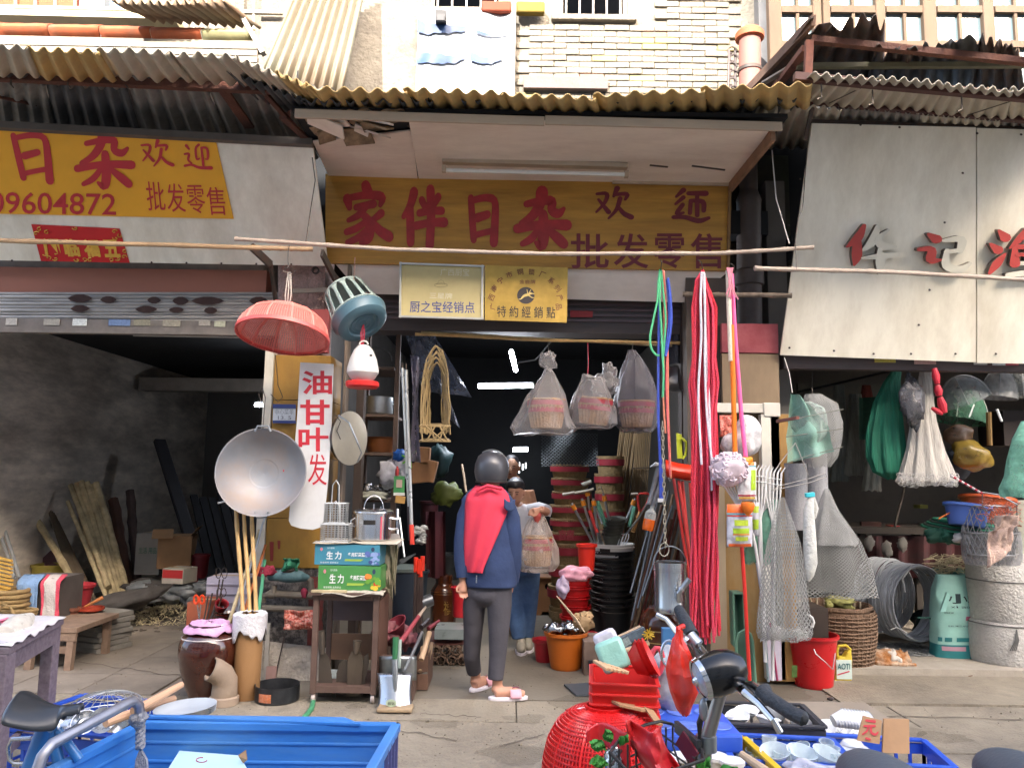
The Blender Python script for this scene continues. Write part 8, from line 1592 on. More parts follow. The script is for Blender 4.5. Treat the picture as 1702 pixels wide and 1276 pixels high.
ob('label',MB().bb(W(1391,1128,d-.005),W(1415,1096,d-.002)),M('lab_lg','c4d8d0',r=.4,v=.1),t,smooth=0)
ob('lettering',write(MB(),lambda u,v: W(1392+21*u,1112-10*v,d-.009),'AOTI',.02),M('ink_teal','2c6c70'),t,smooth=0)
ob('red_swirl',MB().bar(W(1392,1121,d-.008),W(1412,1115,d-.008),.002,.008),M('swirl','c8505c'),t,smooth=0)
catw=M('fur_white','bfb8ae',r=.95,v=.1,s=20,b=.1,bs=120)
ctm=M('fur_patched','96602f',r=.95,v=.35,s=40,b=.12,bs=140,d='c8b8a0',da=.9,ds=11)
b=HZ(1482,1106,.06); d=b.y+.1
t=thing('cat','ginger and white cat lying asleep on the right shop floor','cat',V((b.x,d,0)))
kx=mpp(d)
def cx(px): return W(px,1095,d).x
m=MB(); m.blob((cx(1462),d,.055),(.09,.075,.058),16).blob((cx(1478),d,.06),(.1,.08,.062),16).blob((cx(1492),d-.0,.055),(.07,.065,.055),14).blob((cx(1500),d-.02,.052),(.048,.046,.045),14)
m.tube([(cx(1490),d-.05,.03),(cx(1500),d-.09,.02),(cx(1512),d-.1,.018)],[.024,.018,.016],8).tube([(cx(1478),d-.06,.03),(cx(1486),d-.1,.02),(cx(1496),d-.11,.018)],[.026,.018,.015],8).tube([(cx(1462),d-.04,.035),(cx(1470),d-.09,.024),(cx(1480),d-.1,.018)],[.04,.024,.016],8)
m.tube([(cx(1452),d+.02,.04),(cx(1446),d-.03,.025),(cx(1452),d-.08,.02),(cx(1466),d-.1,.018)],[.024,.02,.018,.012],8)
m.tube([(cx(1497),d+.0,.085),(cx(1497.5),d+.0,.125)],[.022,.004],8).tube([(cx(1503),d-.03,.08),(cx(1505.5),d-.03,.115)],[.02,.004],8)
m.blob((cx(1507),d-.035,.035),(.022,.022,.018),10)
m.xf(Matrix.Translation((0,0,.05))); ob('body',m,ctm,t,remesh=.006)
m=MB().blob((cx(1479),d-.012,.072),(.05,.078,.056),14,nz=.35,seed=2).blob((cx(1487),d-.055,.04),(.03,.05,.03),10,nz=.3,seed=4); m.xf(Matrix.Translation((0,0,.05))); ob('white_patch',m,catw,t,remesh=.006)
tag(ob('dry_leaf',MB().box(HZ(1605,1122)+V((0,0,.014)),(.09,.05,.006),rot=(14,-10,30)).box(HZ(1612,1125)+V((0,0,.012)),(.06,.03,.006),rot=(-14,10,70)),M('leaf_b','6d5244',r=.9,v=.3),smooth=0),'dry brown leaf scrap on the right shop step','leaf')
tag(ob('pebble',MB().blob(HZ(1381,1163)+V((0,0,.01)),(.022,.016,.012),10,nz=.5),M('peb_d','4a4240',r=.9)),'dark pebble on the pavement below the red bucket','pebble')
b=HZ(940,1117); d=b.y+.14; t=tub('orange_tub',940,1117,d,66,48,56,M('tub_orange','c0641c',r=.4,v=.08),'orange-brown plastic tub full of shiny foil-wrapped ladles','tub',zbase=0,handle=None)
k=mpp(d); zt=56*k
c=V((W(940,1070,d).x,d,zt))
for i,(dx,dz,w_) in enumerate(((-18,6,13),(6,8,12),(20,4,10),(-2,0,14),(-28,4,8),(27,8,9))): tag(ob('foil_ladle',MB().blob(c+V((dx*k,-.05+.02*i,dz*k)),(w_*k,w_*k*.8,w_*k*.9),16,nz=.55,seed=80+i),silver_card),('left front','middle back','right front','centre','far left','far right')[i]+' foil-wrapped ladle in the orange-brown tub','ladle')
rod('bail_handle_wire',[(917,1068,d),(925,1052,d),(940,1046,d),(955,1048,d),(965,1062,d)],.003,wire_m,'thin wire bail over the orange-brown tub','bail')
tub('red_basin',905,1098,gy(905,1098),36,28,34,M('basin_red2','a8242c',r=.4),'red basin half hidden left of the orange-brown tub','basin',zbase=0)
tub('red_basin',972,1098,gy(972,1098),36,28,44,M('basin_red2'),'red tub half hidden right of the orange-brown tub','basin',zbase=0)
tag(ob('pink_bags',MB().blob(W(958,953,6.0),(.12,.09,.06),24,nz=.4,seed=90),film('bag_pink','d89aa8',a=.85,b=.8,bs=14)),'pile of pinkish clear plastic bags on the red bucket stack','bags')
tag(ob('pink_bags',MB().blob(W(935,975,5.95),(.05,.06,.07),20,nz=.4,seed=91),film('bag_violet','b8a8c0',a=.7,b=.8,bs=14)),'violet-tinted clear bag hanging at the left of the red stack','bag')
tub('red_bucket',975,948,6.4,30,24,42,M('bucket_orr','cf2c1c',r=.35),'orange-red bucket standing behind the white and black bucket stack','bucket')
t=thing('ginger_root_bundle','dry brown root cluster with pale stalks in front of the red buckets','roots',W(970,1048,5.7)); m=MB(); random.seed(95)
m.blob(W(970,1032,5.7),(.07,.05,.06),12,nz=.6,seed=1)
for i in range(14):
    a=U(-1.4,1.4); m.tube([W(970,1034,5.7),W(970+16*math.sin(a),1034-16*math.cos(a)*U(.3,1.4),5.66)],[.014,.005],6)
ob('roots',m,M('root_tan','a88c68',r=.9,v=.25),t)
for i in range(5): rod('pale_stalk',[(960+i*3,1030+i*5,5.65),(925+i*6,990+i*8,5.68)],.004,M('stalk','d0b89a',r=.7),('topmost','second','third','fourth','lowest')[i]+' thin pale stalk lying across the red buckets','stalk')
b=HZ(995,1122); d=b.y; k=mpp(d); t=thing('wooden_chest','old brown wooden box with a rusty latch behind the red tubs','box',b)
ob('body',MB().bb(V((W(970,1110,d).x,d,.0)),V((W(1022,1110,d).x,d+.35,W(1000,1066,d).z))),M('chest','705c50',r=.8,v=.2,s=8,d='8f8478',da=.4),t,smooth=0,bev=.005)
ob('latch',MB().bb(W(978,1112,d-.02),W(988,1096,d-.001)),M('latch_d','38363a',r=.5,m=.5),t,smooth=0,bev=.003)
def hammer(a,b_,d,lab,hw=.018,head=None):
    t=thing('hammer',lab,'hammer',W(*a,d)); ob('handle',MB().tube([W(*a,d),W(*b_,d+.05)],[hw*.8,hw],10),M('handle_w'),t)
    if head: ob('head',MB().bar(W(*head[0],d),W(*head[1],d),.04,.045),iron,t,smooth=0,bev=.005)
hammer((1010,1068),(1065,1043),5.35,'hammer with long pale handle pointing up right, in the wooden box',.02,((1014,1060),(1024,1072)))
hammer((1035,1082),(1078,1068),5.25,'shorter hammer with pale handle lying lower in the wooden box',.018,((1030,1076),(1040,1092)))
for i,(px,py,w,h,r_) in enumerate(((1050,1058,50,16,-24),(1032,1070,34,14,-30),(1055,1078,40,14,-10))): tag(ob('film_packet',MB().box(W(px,py,5.3),(w*.004,.03,h*.004),rot=(0,r_,0)),(M('pk_dark','54606a',r=.2,v=.4,s=30,b=.4),M('pk_silver','8c9896',r=.2,v=.4,s=30,b=.4))[i%2],bev=.004),('upper','left','lower')[i]+' plastic-wrapped tool packet between the hammers','packet')
tag(ob('slate',MB().box(HZ(970,1148)+V((0,0,.012)),(.2,.28,.012),rot=(0,0,14)),M('slate_bl','4c5258',r=.6,v=.15),smooth=0),'dark slate piece lying flat left of the red crates','slate')
for i,(px,py) in enumerate(((984,1134),(992,1134),(985,1148),(993,1150))): tag(ob('pipe_fitting',MB().tube([HZ(px,py+10)+V((0,.0,.03)),HZ(px,py+10)+V((0,.02,.08))],[.022,.018],12),M('fit_gr','6a6a6a',r=.45,m=.5)),('left upper','right upper','left lower','right lower')[i]+' small grey metal fitting left of the red crates','fitting')
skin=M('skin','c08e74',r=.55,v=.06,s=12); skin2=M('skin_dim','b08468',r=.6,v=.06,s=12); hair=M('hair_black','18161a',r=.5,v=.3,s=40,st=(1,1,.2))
def hand(m,w,dirn,side,k=1.,curl=.5):
    """palm and five bent fingers growing from wrist point w"""
    d_=V(dirn).normalized(); s_=V(side).normalized(); n_=d_.cross(s_).normalized(); L_=.085*k
    m.tube([w,w+d_*L_*.5,w+d_*L_],[.022*k,.03*k,.034*k],10)
    for i,(o,l) in enumerate(((-.03,.058),(-.011,.07),(.009,.066),(.028,.052))):
        a=w+d_*L_*.9+s_*o*k; b=a+d_*l*.55*k+n_*curl*.012; m.tube([a,b,b+(d_*(1-curl)+n_*curl).normalized()*l*.5*k],[.0095*k,.0085*k,.0065*k],7)
    a=w+d_*L_*.3-s_*.024*k; m.tube([a,a-s_*.028*k+d_*.03*k,a-s_*.03*k+d_*.062*k+n_*.012],[.012*k,.0105*k,.008*k],7)
def tb(m,pts,n=14,sc=None):
    """pts: (px,py,d,r_px)"""
    m.tube([W(p[0],p[1],p[2]) for p in pts],[p[3]*mpp(p[2]) for p in pts],n)
def loft(secs,d,ryf,n=28,w=0,sc=1.,a0=0,a1=360,seed=0,sub=3,folds=0):
    k=mpp(d); m=MB(); N=(len(secs)-1)*sub
    def f(u,v):
        x=v*(len(secs)-1); i=min(int(x),len(secs)-2); g=x-i; cx,py,rx,rz=[secs[i][j]*(1-g)+secs[i+1][j]*g for j in range(4)]
        a=R(a0+(a1-a0)*u); q=sc*(1+w*noise.noise((math.cos(a)*1.5,math.sin(a)*1.5+seed,py*.035))+folds*math.sin(a*7+py*.02)); return W(cx,py,d)+V((rx*k*q*math.cos(a),rz*k*q*math.sin(a),0))
    return m.grid(f,n,N)
def face(t,c,s=1.,yaw=0,pitch=0,mat=skin):
    """eyes, brows, mouth on a head centred at c, looking towards the street"""
    Rm=Euler((R(pitch),0,R(yaw))).to_matrix(); F=lambda x,y,z: c+Rm@V((x*s,y*s,z*s))
    for q in (-1,1):
        ob('eye',MB().blob(F(q*.03,-.083,.005),(.012*s,.006*s,.004*s),8),ink,t); ob('eyebrow',MB().tube([F(q*.016,-.094,.026),F(q*.03,-.094,.03),F(q*.046,-.084,.026)],.003*s,5),hair,t)
    ob('mouth',MB().tube([F(-.02,-.088,-.052),F(0,-.094,-.05),F(.02,-.088,-.052)],.004*s,6),M('lips','9a5048',r=.5),t)
def headmesh(m,c,s=1.,yaw=0,pitch=0):
    Rm=Euler((R(pitch),0,R(yaw))).to_matrix(); F=lambda x,y,z: c+Rm@V((x*s,y*s,z*s))
    m.blob(F(0,0,.02),(.076*s,.092*s,.1*s),16).blob(F(0,-.022,-.05),(.056*s,.062*s,.058*s),14).tube([F(0,-.09,.02),F(0,-.108,-.02),F(0,-.092,-.03)],[.008*s,.014*s,.01*s],8)
    for q in (-1,1): m.blob(F(q*.078,.0,-.005),(.012*s,.02*s,.03*s),8)
navy=M('navy_cloth','27375a',r=.9,v=.15,s=5,b=.6,bs=9,d='3a4c70',da=.4,ds=4); red_c=M('coral_red_cloth','d83a50',r=.9,v=.06,s=4,b=.25,bs=10); char=M('charcoal_trousers','4a484e',r=.9,v=.12,s=5,b=.8,bs=8)
D=5.42; P=thing('person','person in dark helmet seen from behind, red and navy jacket, charcoal trousers and pink slippers','person',V((W(815,1150,D).x,D,0)))
m=MB()
tb(m,[(812,985,D,20),(812,900,D,22),(812,842,D,22),(814,815,D,15),(816,790,D,16)]); headmesh(m,W(817,785,D),1.,180)
tb(m,[(784,838,D,12),(768,900,D,9),(769,955,D-.02,7),(770,966,D-.03,6)]); tb(m,[(840,845,D,12),(850,905,D+.01,9),(849,962,D+.06,7)])
hand(m,W(770,964,D-.03),(0.03,-.05,-1),(1,.3,0),.9,.6); hand(m,W(850,960,D+.06),(-.2,.5,-1),(1,0,0),.9,.5)
A1,A2=HZ(790,1148),HZ(826,1163); A1.z=A2.z=0
for (hx,hy),A,kx_,dr in (((794,985),A1,(786,1050),V((.55,.83,0))),((830,985),A2,(829,1050),V((1,.12,0)))):
    an=V((A.x,A.y+.02,.085)); m.tube([W(hx,hy,D),W(kx_[0],kx_[1],D+(.08 if A is A1 else 0)),an],[.06,.044,.035],14)
    m.tube([an,A-dr*.01+V((0,0,.05))],[.037,.032],12).tube([A-dr*.015+V((0,0,.05)),A+dr*.09+V((0,0,.052)),A+dr*.185+V((0,0,.036))],[.034,.036,.024],12)
ob('body',m,skin,P,remesh=.0075)
m=MB().blob(W(813,966,D),(.15,.1,.11),20).blob(W(811,985,D),(.15,.1,.09),20)
m.tube([W(797,975,D),W(788,1005,D+.04),W(786,1050,D+.08),W(784,1090,D+.12),V((A1.x-.012,A1.y,.13))],[.09,.08,.066,.058,.052],18); m.tube([W(828,975,D),W(830,1005,D),W(829,1050,D),W(827,1090,D),V((A2.x-.012,A2.y,.13))],[.096,.086,.07,.059,.052],18)
ob('trousers',m,char,P,remesh=.008)
SE=[(812,806,15,13),(811,816,30,19),(811,830,39,24),(811,860,40,26),(811,900,41,27),(813,940,42,28),(816,965,41,28),(817,974,39,27)]
m=loft(SE,D,.6,32,w=.12,folds=.022); m.add([W(812,806,D)]+[W(816,978,D)],[])
tb(m,[(787,832,D,15),(775,858,D,14),(768,900,D-.01,12),(768,930,D-.02,12),(770,958,D-.03,10)],18); tb(m,[(836,834,D,16),(846,862,D,17),(850,900,D,16),(849,940,D+.03,16),(849,966,D+.06,12)],18)
ob('jacket',m,navy,P,solid=.012,sang=80)
PS=[(812,807,21,13),(811,822,34,20),(811,838,37,26),(806,860,32,29),(797,900,25,30),(788,940,17,30),(787,948,16,29.5)]
k=mpp(D)
def pan(u,v):
    x=v*(len(PS)-1); i=min(int(x),len(PS)-2); g=x-i; cx_,py,hw,_=[PS[i][j]*(1-g)+PS[i+1][j]*g for j in range(4)]
    px=cx_+(u-.5)*2*hw; y2=[s for s in SE];
    for j in range(len(SE)-1):
        if SE[j][1]<=py<=SE[j+1][1]: g2=(py-SE[j][1])/(SE[j+1][1]-SE[j][1]); c,rx,ry=[SE[j][q]*(1-g2)+SE[j+1][q]*g2 for q in (0,2,3)]; break
    t_=max(-.97,min(.97,(px-c)/rx)); return W(px,py,D)+V((0,-ry*k*1.12*math.sqrt(1-t_*t_)-.014-.008*math.sin(u*14+v*2),0))
ob('red_back_panel',MB().grid(pan,22,26),red_c,P,solid=.006)
ob('collar',MB().tube([W(792,815,D-.12),W(810,807,D-.14),W(834,812,D-.12)],.012,8),red_c,P); ob('red_piping',MB().tube([pan(1,.3),pan(1,.45),pan(1,.6),pan(.98,.8)],.004,5),red_c,P)
ob('shoulder_flap',MB().grid(lambda u,v: W(838+18*u,828+16*v+6*math.sin(u*3),D-.15+.05*u),8,6),navy,P,solid=.006)
ob('zip_pull',MB().box(W(792,962,D-.15),(.008,.008,.05)),steel,P)
hc=W(817,781,D); hm=M('helmet_grey','3a3b40',r=.38,v=.12,s=8,coat=.25)
t_=ob('helmet',MB().lathe([(.0,.135),(.06,.125),(.1,.095),(.122,.04),(.126,-.01),(.12,-.05),(.108,-.085),(.1,-.09),(.112,-.05),(.116,0),(.09,.08),(0,.12)],36,loc=hc,sc=(.95,1.08,1)),hm,P)
ob('helmet_trim',MB().tube([hc+V((.123*.95*math.cos(R(a)),.0,.012+.128*math.sin(R(a)))) for a in range(-20,125,8)],.006,6),steel,t_); ob('helmet_edge',MB().lathe([(.112,-.088),(.118,-.085),(.118,-.075),(.11,-.07)],36,loc=hc,sc=(.95,1.08,1)),ink,t_)
ob('chin_strap',MB().tube([W(797,800,D-.05),W(800,808,D-.06),W(806,812,D-.05)],.006,6),ink,t_)
slm2=M('slipper_pink','d8a0ac',r=.6,v=.1); slw=M('slipper_sole','ddd6da',r=.6,v=.04)
for A,dr in ((A1,V((.55,.83,0))),(A2,V((1,.12,0)))):
    sd_=V((dr.y,-dr.x,0)).normalized(); dr=dr.normalized(); pts=[A+dr*(.075+.135*math.cos(q*.3927))+sd_*(.048*math.sin(q*.3927)) for q in range(16)]
    s_=ob('slipper_sole',MB().prism([p+V((0,0,.001)) for p in pts][::-1],(0,0,.024)),slw,P,bev=.005)
    ob('slipper_strap',MB().grid(lambda u,v: A+dr*(.085+.075*v)+sd_*(.052*math.cos(3.14*u))+V((0,0,.02+.06*math.sin(3.14*u)*(1-.25*v))),12,5),slm2,s_,solid=.006)
    ob('slipper_print',MB().tube([A+dr*.1+sd_*.02+V((0,0,.083)),A+dr*.13+V((0,0,.084)),A+dr*.15-sd_*.01+V((0,0,.076))],.003,5),M('print_mar','8a3a5c'),s_)
D=6.9; k=mpp(D); P=thing('person','person in white top and blue jeans looking down, holding a bagged basket','person',V((W(868,1075,D).x,D,0)))
m=MB(); hd_=W(857,818,D-.06); headmesh(m,hd_,.98,-12,14); tb(m,[(860,838,D-.02,9),(864,848,D,11)]); tb(m,[(868,856,D,12),(868,900,D,14),(867,940,D,14)])
tb(m,[(884,848,D,11),(900,848,D-.12,8),(908,850,D-.3,7),(899,846,D-.42,6)]); hand(m,W(899,846,D-.42),(-1,-.3,-.25),(0,.4,1),.85,.7)
tb(m,[(850,856,D,11),(846,885,D-.05,9),(858,905,D-.2,7)]); hand(m,W(858,905,D-.2),(.8,-.5,-.1),(0,0,1),.85,.7)
tb(m,[(866,930,D,14),(859,955,D,11),(859,1000,D,9),(862,1060,D,8)]); tb(m,[(868,930,D,14),(879,955,D,11),(879,1000,D,9),(874,1055,D+.1,8)])
ob('body',m,skin,P,remesh=.008); face(P,hd_,.98,-12,14)
ob('hair',MB().blob(hd_+V((0,.018,.045)),(.088,.1,.088),18,nz=.12).blob(hd_+V((-.055,.01,.005)),(.035,.06,.07),12,nz=.2).blob(hd_+V((0,-.035,.07)),(.08,.072,.045),14).tube([hd_+V((-.07,-.055,.06)),hd_+V((0,-.093,.055)),hd_+V((.065,-.06,.065))],[.02,.024,.02],8),hair,P,remesh=.007)
wt=M('white_shirt','ccccd0',r=.9,v=.06,s=6,b=.4,bs=14)
m=loft([(862,838,10,8),(864,846,26,14),(868,860,30,17),(868,900,30,18),(868,945,30,18)],D,.6,28,w=.1,folds=.02); tb(m,[(880,850,D,12),(896,846,D-.08,11),(909,848,D-.22,9)],16); tb(m,[(852,856,D,12),(846,882,D-.04,11)],14); ob('white_top',m,wt,P,solid=.01,sang=80)
ob('cuff',MB().tube([W(912,843,D-.24),W(914,850,D-.25),W(911,857,D-.25)],.02,8),wt,P)
m=MB().tube([W(867,940,D),W(867,955,D)],[.15,.15],18); tb(m,[(858,950,D,18),(857,1000,D,15),(860,1040,D,13),(862,1060,D,11)],16); tb(m,[(880,950,D,18),(880,1000,D,14),(876,1056,D+.1,11)],16); ob('jeans',m,M('denim','42608a',r=.9,v=.2,s=8,b=.3,bs=30,d='6a86a8',da=.4,ds=4),P,remesh=.009)
for cx_,yy in ((866,0),(878,.1)):
    c=V((W(cx_,1070,D).x,D+yy-.06,0)); s_=ob('shoe',MB().blob(c+V((.0,-.05,.045)),(.045,.12,.045),16).blob(c+V((0,.03,.06)),(.042,.05,.05),12),M('shoe_tan','9a9484',r=.8,v=.1),P,remesh=.007); ob('shoe_sole',MB().lathe([(0,0),(.05,0),(.05,.022),(0,.022)],20,loc=c+V((0,-.04,.001)),sc=(1,2.5,1)),slw,s_)
bagged(893,940,50,46,D-.35,[(896,850,4),(893,862,14),(893,885,24),(893,910,33),(893,935,37),(893,948,28),(893,944,2)],'bagged basket held by the person in white',9,film_=film('bag_bright','c0b4ac',a=.3,b=.6,bs=9,r=.3))
tag(ob('red_tie',MB().blob(W(893,858,D-.42),(.03,.02,.05),12,nz=.5,seed=4),M('tie_red','c05048',r=.5)),'red twisted neck of the bag held by the person in white','bag tie')
D=7.7; P=thing('person','bare-shouldered person with short dark hair standing in the dark behind the other two','person',V((W(862,1070,D).x,D,0)))
m=MB(); hd_=W(850,778,D); headmesh(m,hd_,1.,-4,4); tb(m,[(853,795,D,10),(858,806,D,14)]); tb(m,[(858,815,D,24),(860,860,D,28),(861,930,D,24)]); tb(m,[(876,816,D,12),(886,850,D,10),(884,890,D-.1,8)]); tb(m,[(838,816,D,12),(828,850,D,10),(832,890,D-.1,8)])
hand(m,W(884,890,D-.1),(0,-.1,-1),(1,0,0),.9,.6); hand(m,W(832,890,D-.1),(0,-.1,-1),(-1,0,0),.9,.6)
for x in (852,870): b_=W(x,1040,D); m.tube([W(x,930,D),W(x,985,D),V((b_.x,D,.08))],[.085,.06,.04],12).tube([V((b_.x,D+.02,.04)),V((b_.x,D-.16,.03))],[.04,.03],10)
ob('body',m,skin2,P,remesh=.009); face(P,hd_,1.,-4,4,skin2)
ob('hair',MB().blob(hd_+V((0,.02,.05)),(.084,.098,.085),16,nz=.08),hair,P,remesh=.008)
m=MB();
for x in (852,870): b_=W(x,1040,D); m.tube([W(861,925,D),W(x,945,D),W(x,985,D)],[.15,.1,.09],14)
ob('shorts',m,M('shorts_dk','26282e',r=.9,v=.1),P,remesh=.01)
cb_=M('cart_blue','3478c0',r=.45,v=.2,s=4,d='5f86a8',da=.55,ds=3.5,st=(.5,1,2.5));
zr=.585
def hz(px,py,z=zr): return HZ(px,py,z)
c1,c2,c3,c4=hz(240,1203),hz(658,1208),hz(612,1290),hz(70,1290)
c3=c2+(c3-c2)*2.2; c4=c1+(c4-c1)*1.8
t=thing('cargo_tricycle_bed','blue steel cargo bed of a tricycle, open on top, bottom left','cargo bed',V(((c1.x+c2.x)/2,2.6,.28)))
def panel(a,b,h=.3,n=4):
    d_=(b-a).normalized(); nn=V((d_.y,-d_.x,0)); ob('side_panel',MB().bar(a-V((0,0,h/2)),b-V((0,0,h/2)),.012,h),cb_,t,smooth=0,bev=.003)
    ob('top_rail',MB().bar(a,b,.035,.03),cb_,t,smooth=0,bev=.005)
    for i in range(n): ob('pressed_rib',MB().bar(a-V((0,0,.06+.065*i)),b-V((0,0,.06+.065*i)),.02,.014),cb_,t,smooth=0,bev=.005)
panel(c1,c2); panel(c2,c3); panel(c4,c1)
ob('bed_floor',MB().prism([p-V((0,0,.3)) for p in (c1,c2,c3,c4)],(0,0,-.01)),cb_,t,smooth=0)
ob('rear_lip',MB().prism([hz(245,1192,zr+.01),hz(572,1196,zr+.01),hz(600,1207,zr+.008),c1+V((0,0,.018))],(0,0,.012)),cb_,t,smooth=0,bev=.003)
for p in (c1,c2,c3,c4): q=p.lerp((c1+c3)/2,.12); ob('leg',MB().tube([q-V((0,0,.3)),V((q.x,q.y,.0))],.025,8),iron,t)
ob('corner_pin',MB().tube([W(655,1215,2.95),W(662,1200,2.95)],.006,6),iron,t)
for i in range(4): ob('outer_rib',MB().bar(c2.lerp(c3,.05+.06*i)+V((.012,0,0)),c2.lerp(c3,.05+.06*i)+V((.012,0,-.28)),.012,.012),M('cart_rust','5a5a86',r=.7,v=.2),t,smooth=0)
t=thing('braided_rope','thick grey braided rope tied over the corner of the blue cargo bed','rope',W(235,1276,2.9))
rg=M('rope_grey','8d8d90',r=.9,v=.2,s=40,b=.6,bs=80)
for s_ in range(3): ob('strand',MB().tube([W(232+1.3*(i>2)+4.2*math.sin(i*.9+s_*2.09),1188+i*3.2,2.75)+V((0,.008*math.cos(i*.9+s_*2.09),0)) for i in range(18)],.009,7),rg,t)
for i in range(6): ob('tassel',MB().tube([W(234,1246,2.75),W(228+i*3,1262,2.75),W(225+i*4,1292,2.75)],.006,5),rg,t)
ob('knot',MB().blob(W(230,1194,2.74),(.028,.024,.024),12,nz=.6),rg,t)
b=W(340,1276,2.45); t,b,Rm,k=carton('white_teal_carton',338,1276,2.5,120,0,.3,M('card_teal','b5ccd0',r=.6,v=.05),'white and teal carton lying in the blue cargo bed',rot=-12,zb=.29) if 0 else (None,)*4
p4=[hz(298,1246,.5),hz(398,1254,.5),hz(420,1290,.5),hz(270,1290,.5)]; t=thing('open_carton','white and teal carton with an open end lying in the blue cargo bed','box',p4[3]-V((0,0,.19)))
ob('carton',MB().prism(p4,(0,0,-.19)),M('card_teal','b5d0d4',r=.6,v=.05),t,smooth=0,bev=.003); ob('print_ring',MB().tube([hz(335+9*math.cos(a*.5),1262+4*math.sin(a*.5),.502) for a in range(11)],.0015,4),M('crest_red'),t)
ob('flap',MB().prism([hz(396,1256,.52),hz(409,1247,.54),hz(411,1262,.52),hz(404,1268,.5)],(0,0,.004)),card,t,smooth=0)
bb_=M('frame_blue','2c6ea8',r=.35,v=.06,coat=.4); blk=M('saddle_black','2c2e30',r=.32,v=.1,s=10)
t=thing('bicycle','blue bicycle with black sprung saddle, cut off at the lower left','bicycle',W(70,1290,2.5)-V((0,0,.4)))
sd0=2.55
def sad(u,v):
    L_=u; w=(.026+.12*max(0,L_-.25)**.75*1.15 if L_>.25 else .022+.03*L_)*(1 if L_<.95 else .8); a=(v-.5)*3.3
    c=W(140-114*L_-0,1164+12*math.sin(L_*3.1)-10*L_,sd0); return c+V((0,0,-.02*(1-math.cos(a))-.035*abs(v-.5)*2*(L_>.3)))+V((.25*math.sin(a)*w,-math.sin(a)*w,-.01*math.cos(u*3)))
s_=ob('saddle',MB().grid(lambda u,v: sad(.02+.96*u,v),22,14),blk,t,solid=.012,sub=1)
for i in range(3): ob('spring',MB().tube([W(88+i*14+7*math.cos(a*.9),1190-3*i+4*math.sin(a*.9),sd0) for a in range(15)],.004,5),ink,s_)
for a,b_,r_ in (((74,1192),(78,1216),.016),((78,1208),(45,1295),.03),((84,1210),(104,1290),.018),((96,1212),(132,1262),.014)): ob('frame_tube',MB().tube([W(*a,sd0),W(*b_,sd0)],r_,12),bb_ if r_>.0165 or a[0]>80 else galv,t)
ob('seat_clamp',MB().blob(W(80,1208,sd0),(.03,.025,.018),12,nz=.4),galv,t)
ob('rack_bar',MB().tube([W(58,1290,2.4),W(70,1256,2.42),W(86,1236,2.45),W(212,1168,2.7),W(222,1164,2.72),W(231,1172,2.74),W(233,1192,2.74)],.017,12),M('bar_steel','8f8f94',r=.35,m=.7,v=.15,d='5a4a44',da=.4,ds=8),t)
ob('chrome_loop',MB().tube([W(52,1226,2.6),W(20,1228,2.6),W(14,1240,2.6),W(16,1262,2.6),W(24,1268,2.6),W(95,1270,2.6)],.007,8),steel,t)
def crate(name,c,w,dp,h,yaw,mat,lab,cat='crate',slots=9,bar_=.012):
    """open plastic crate: rim, floor, slotted walls; c = centre of its base"""
    t=thing(name,lab,cat,c); Rm=Euler((0,0,R(yaw))).to_matrix(); P_=lambda x,y,z: V(c)+Rm@V((x,y,z))
    ob('floor',MB().box(P_(0,0,.006),(w*.94,dp*.94,.01),rot=Rm),mat,t,smooth=0)
    for (x0,y0,x1,y1) in ((-w/2,-dp/2,w/2,-dp/2),(w/2,-dp/2,w/2,dp/2),(w/2,dp/2,-w/2,dp/2),(-w/2,dp/2,-w/2,-dp/2)):
        A,B=P_(x0,y0,0),P_(x1,y1,0); Z=lambda z: V((0,0,z)); m=MB()
        m.bar(A+Z(h*.07),B+Z(h*.07),bar_,h*.14).bar(A+Z(h*.82),B+Z(h*.82),bar_,h*.22); n=max(4,int(slots*(B-A).length/w))
        for i in range(n+1): m.bar(A.lerp(B,i/n)+Z(h*.13),A.lerp(B,i/n)+Z(h*.72),bar_,bar_*1.1)
        m.bar(A+Z(h*.42),B+Z(h*.42),bar_,.01); ob('slotted_wall',m,mat,t,smooth=0); ob('rim',MB().bar(A+Z(h),B+Z(h),.03,.014),mat,t,smooth=0,bev=.003)
    return t,P_
bp=M('crate_blue','2c55bc',r=.4,v=.08,d='5a7ac8',da=.25,ds=6)
c=HZ(165,1205,.32); c.z=0.02; crate('blue_crate',V((c.x,c.y+.02,.06)),.66,.5,.3,-13,bp,'blue slotted plastic crate with sieves and spatulas behind the saddle'); c=HZ(175,1190,.36)
t=thing('wire_skimmer','domed wire mesh skimmer lying in the blue crate behind the saddle','skimmer',c); m=MB()
for i in range(12): m.tube([c+V((.19*math.cos(a*.2618)*math.cos(i*.26),.19*math.cos(a*.2618)*math.sin(i*.26),.11*math.sin(a*.2618))) for a in range(13)],.0018,4)
for i in range(1,5): m.tube([c+V((.19*math.cos(i*.33)*math.cos(a*.2618),.19*math.cos(i*.33)*math.sin(a*.2618),.11*math.sin(i*.33))) for a in range(24)],.0018,4,closed=True)
ob('mesh',m,M('skim_w','b4b4ac',r=.4,m=.5),t); ob('rim',MB().tube([c+V((.19*math.cos(a*.2618),.19*math.sin(a*.2618),0)) for a in range(24)],.004,6,closed=True),galv,t)
for i,(a,b_,lb) in enumerate((((222,1182,3.35),(302,1137,3.6),'upper'),((175,1200,3.3),(290,1160,3.6),'lower'))): t=thing('spatula',lb+' of two pale wooden spatula handles sticking out of the blue crate','spatula',W(*a)); ob('handle',MB().tube([W(*a),W(*b_)],[.02,.014],10),M('spat_w','c9a07e',r=.6,v=.1),t)
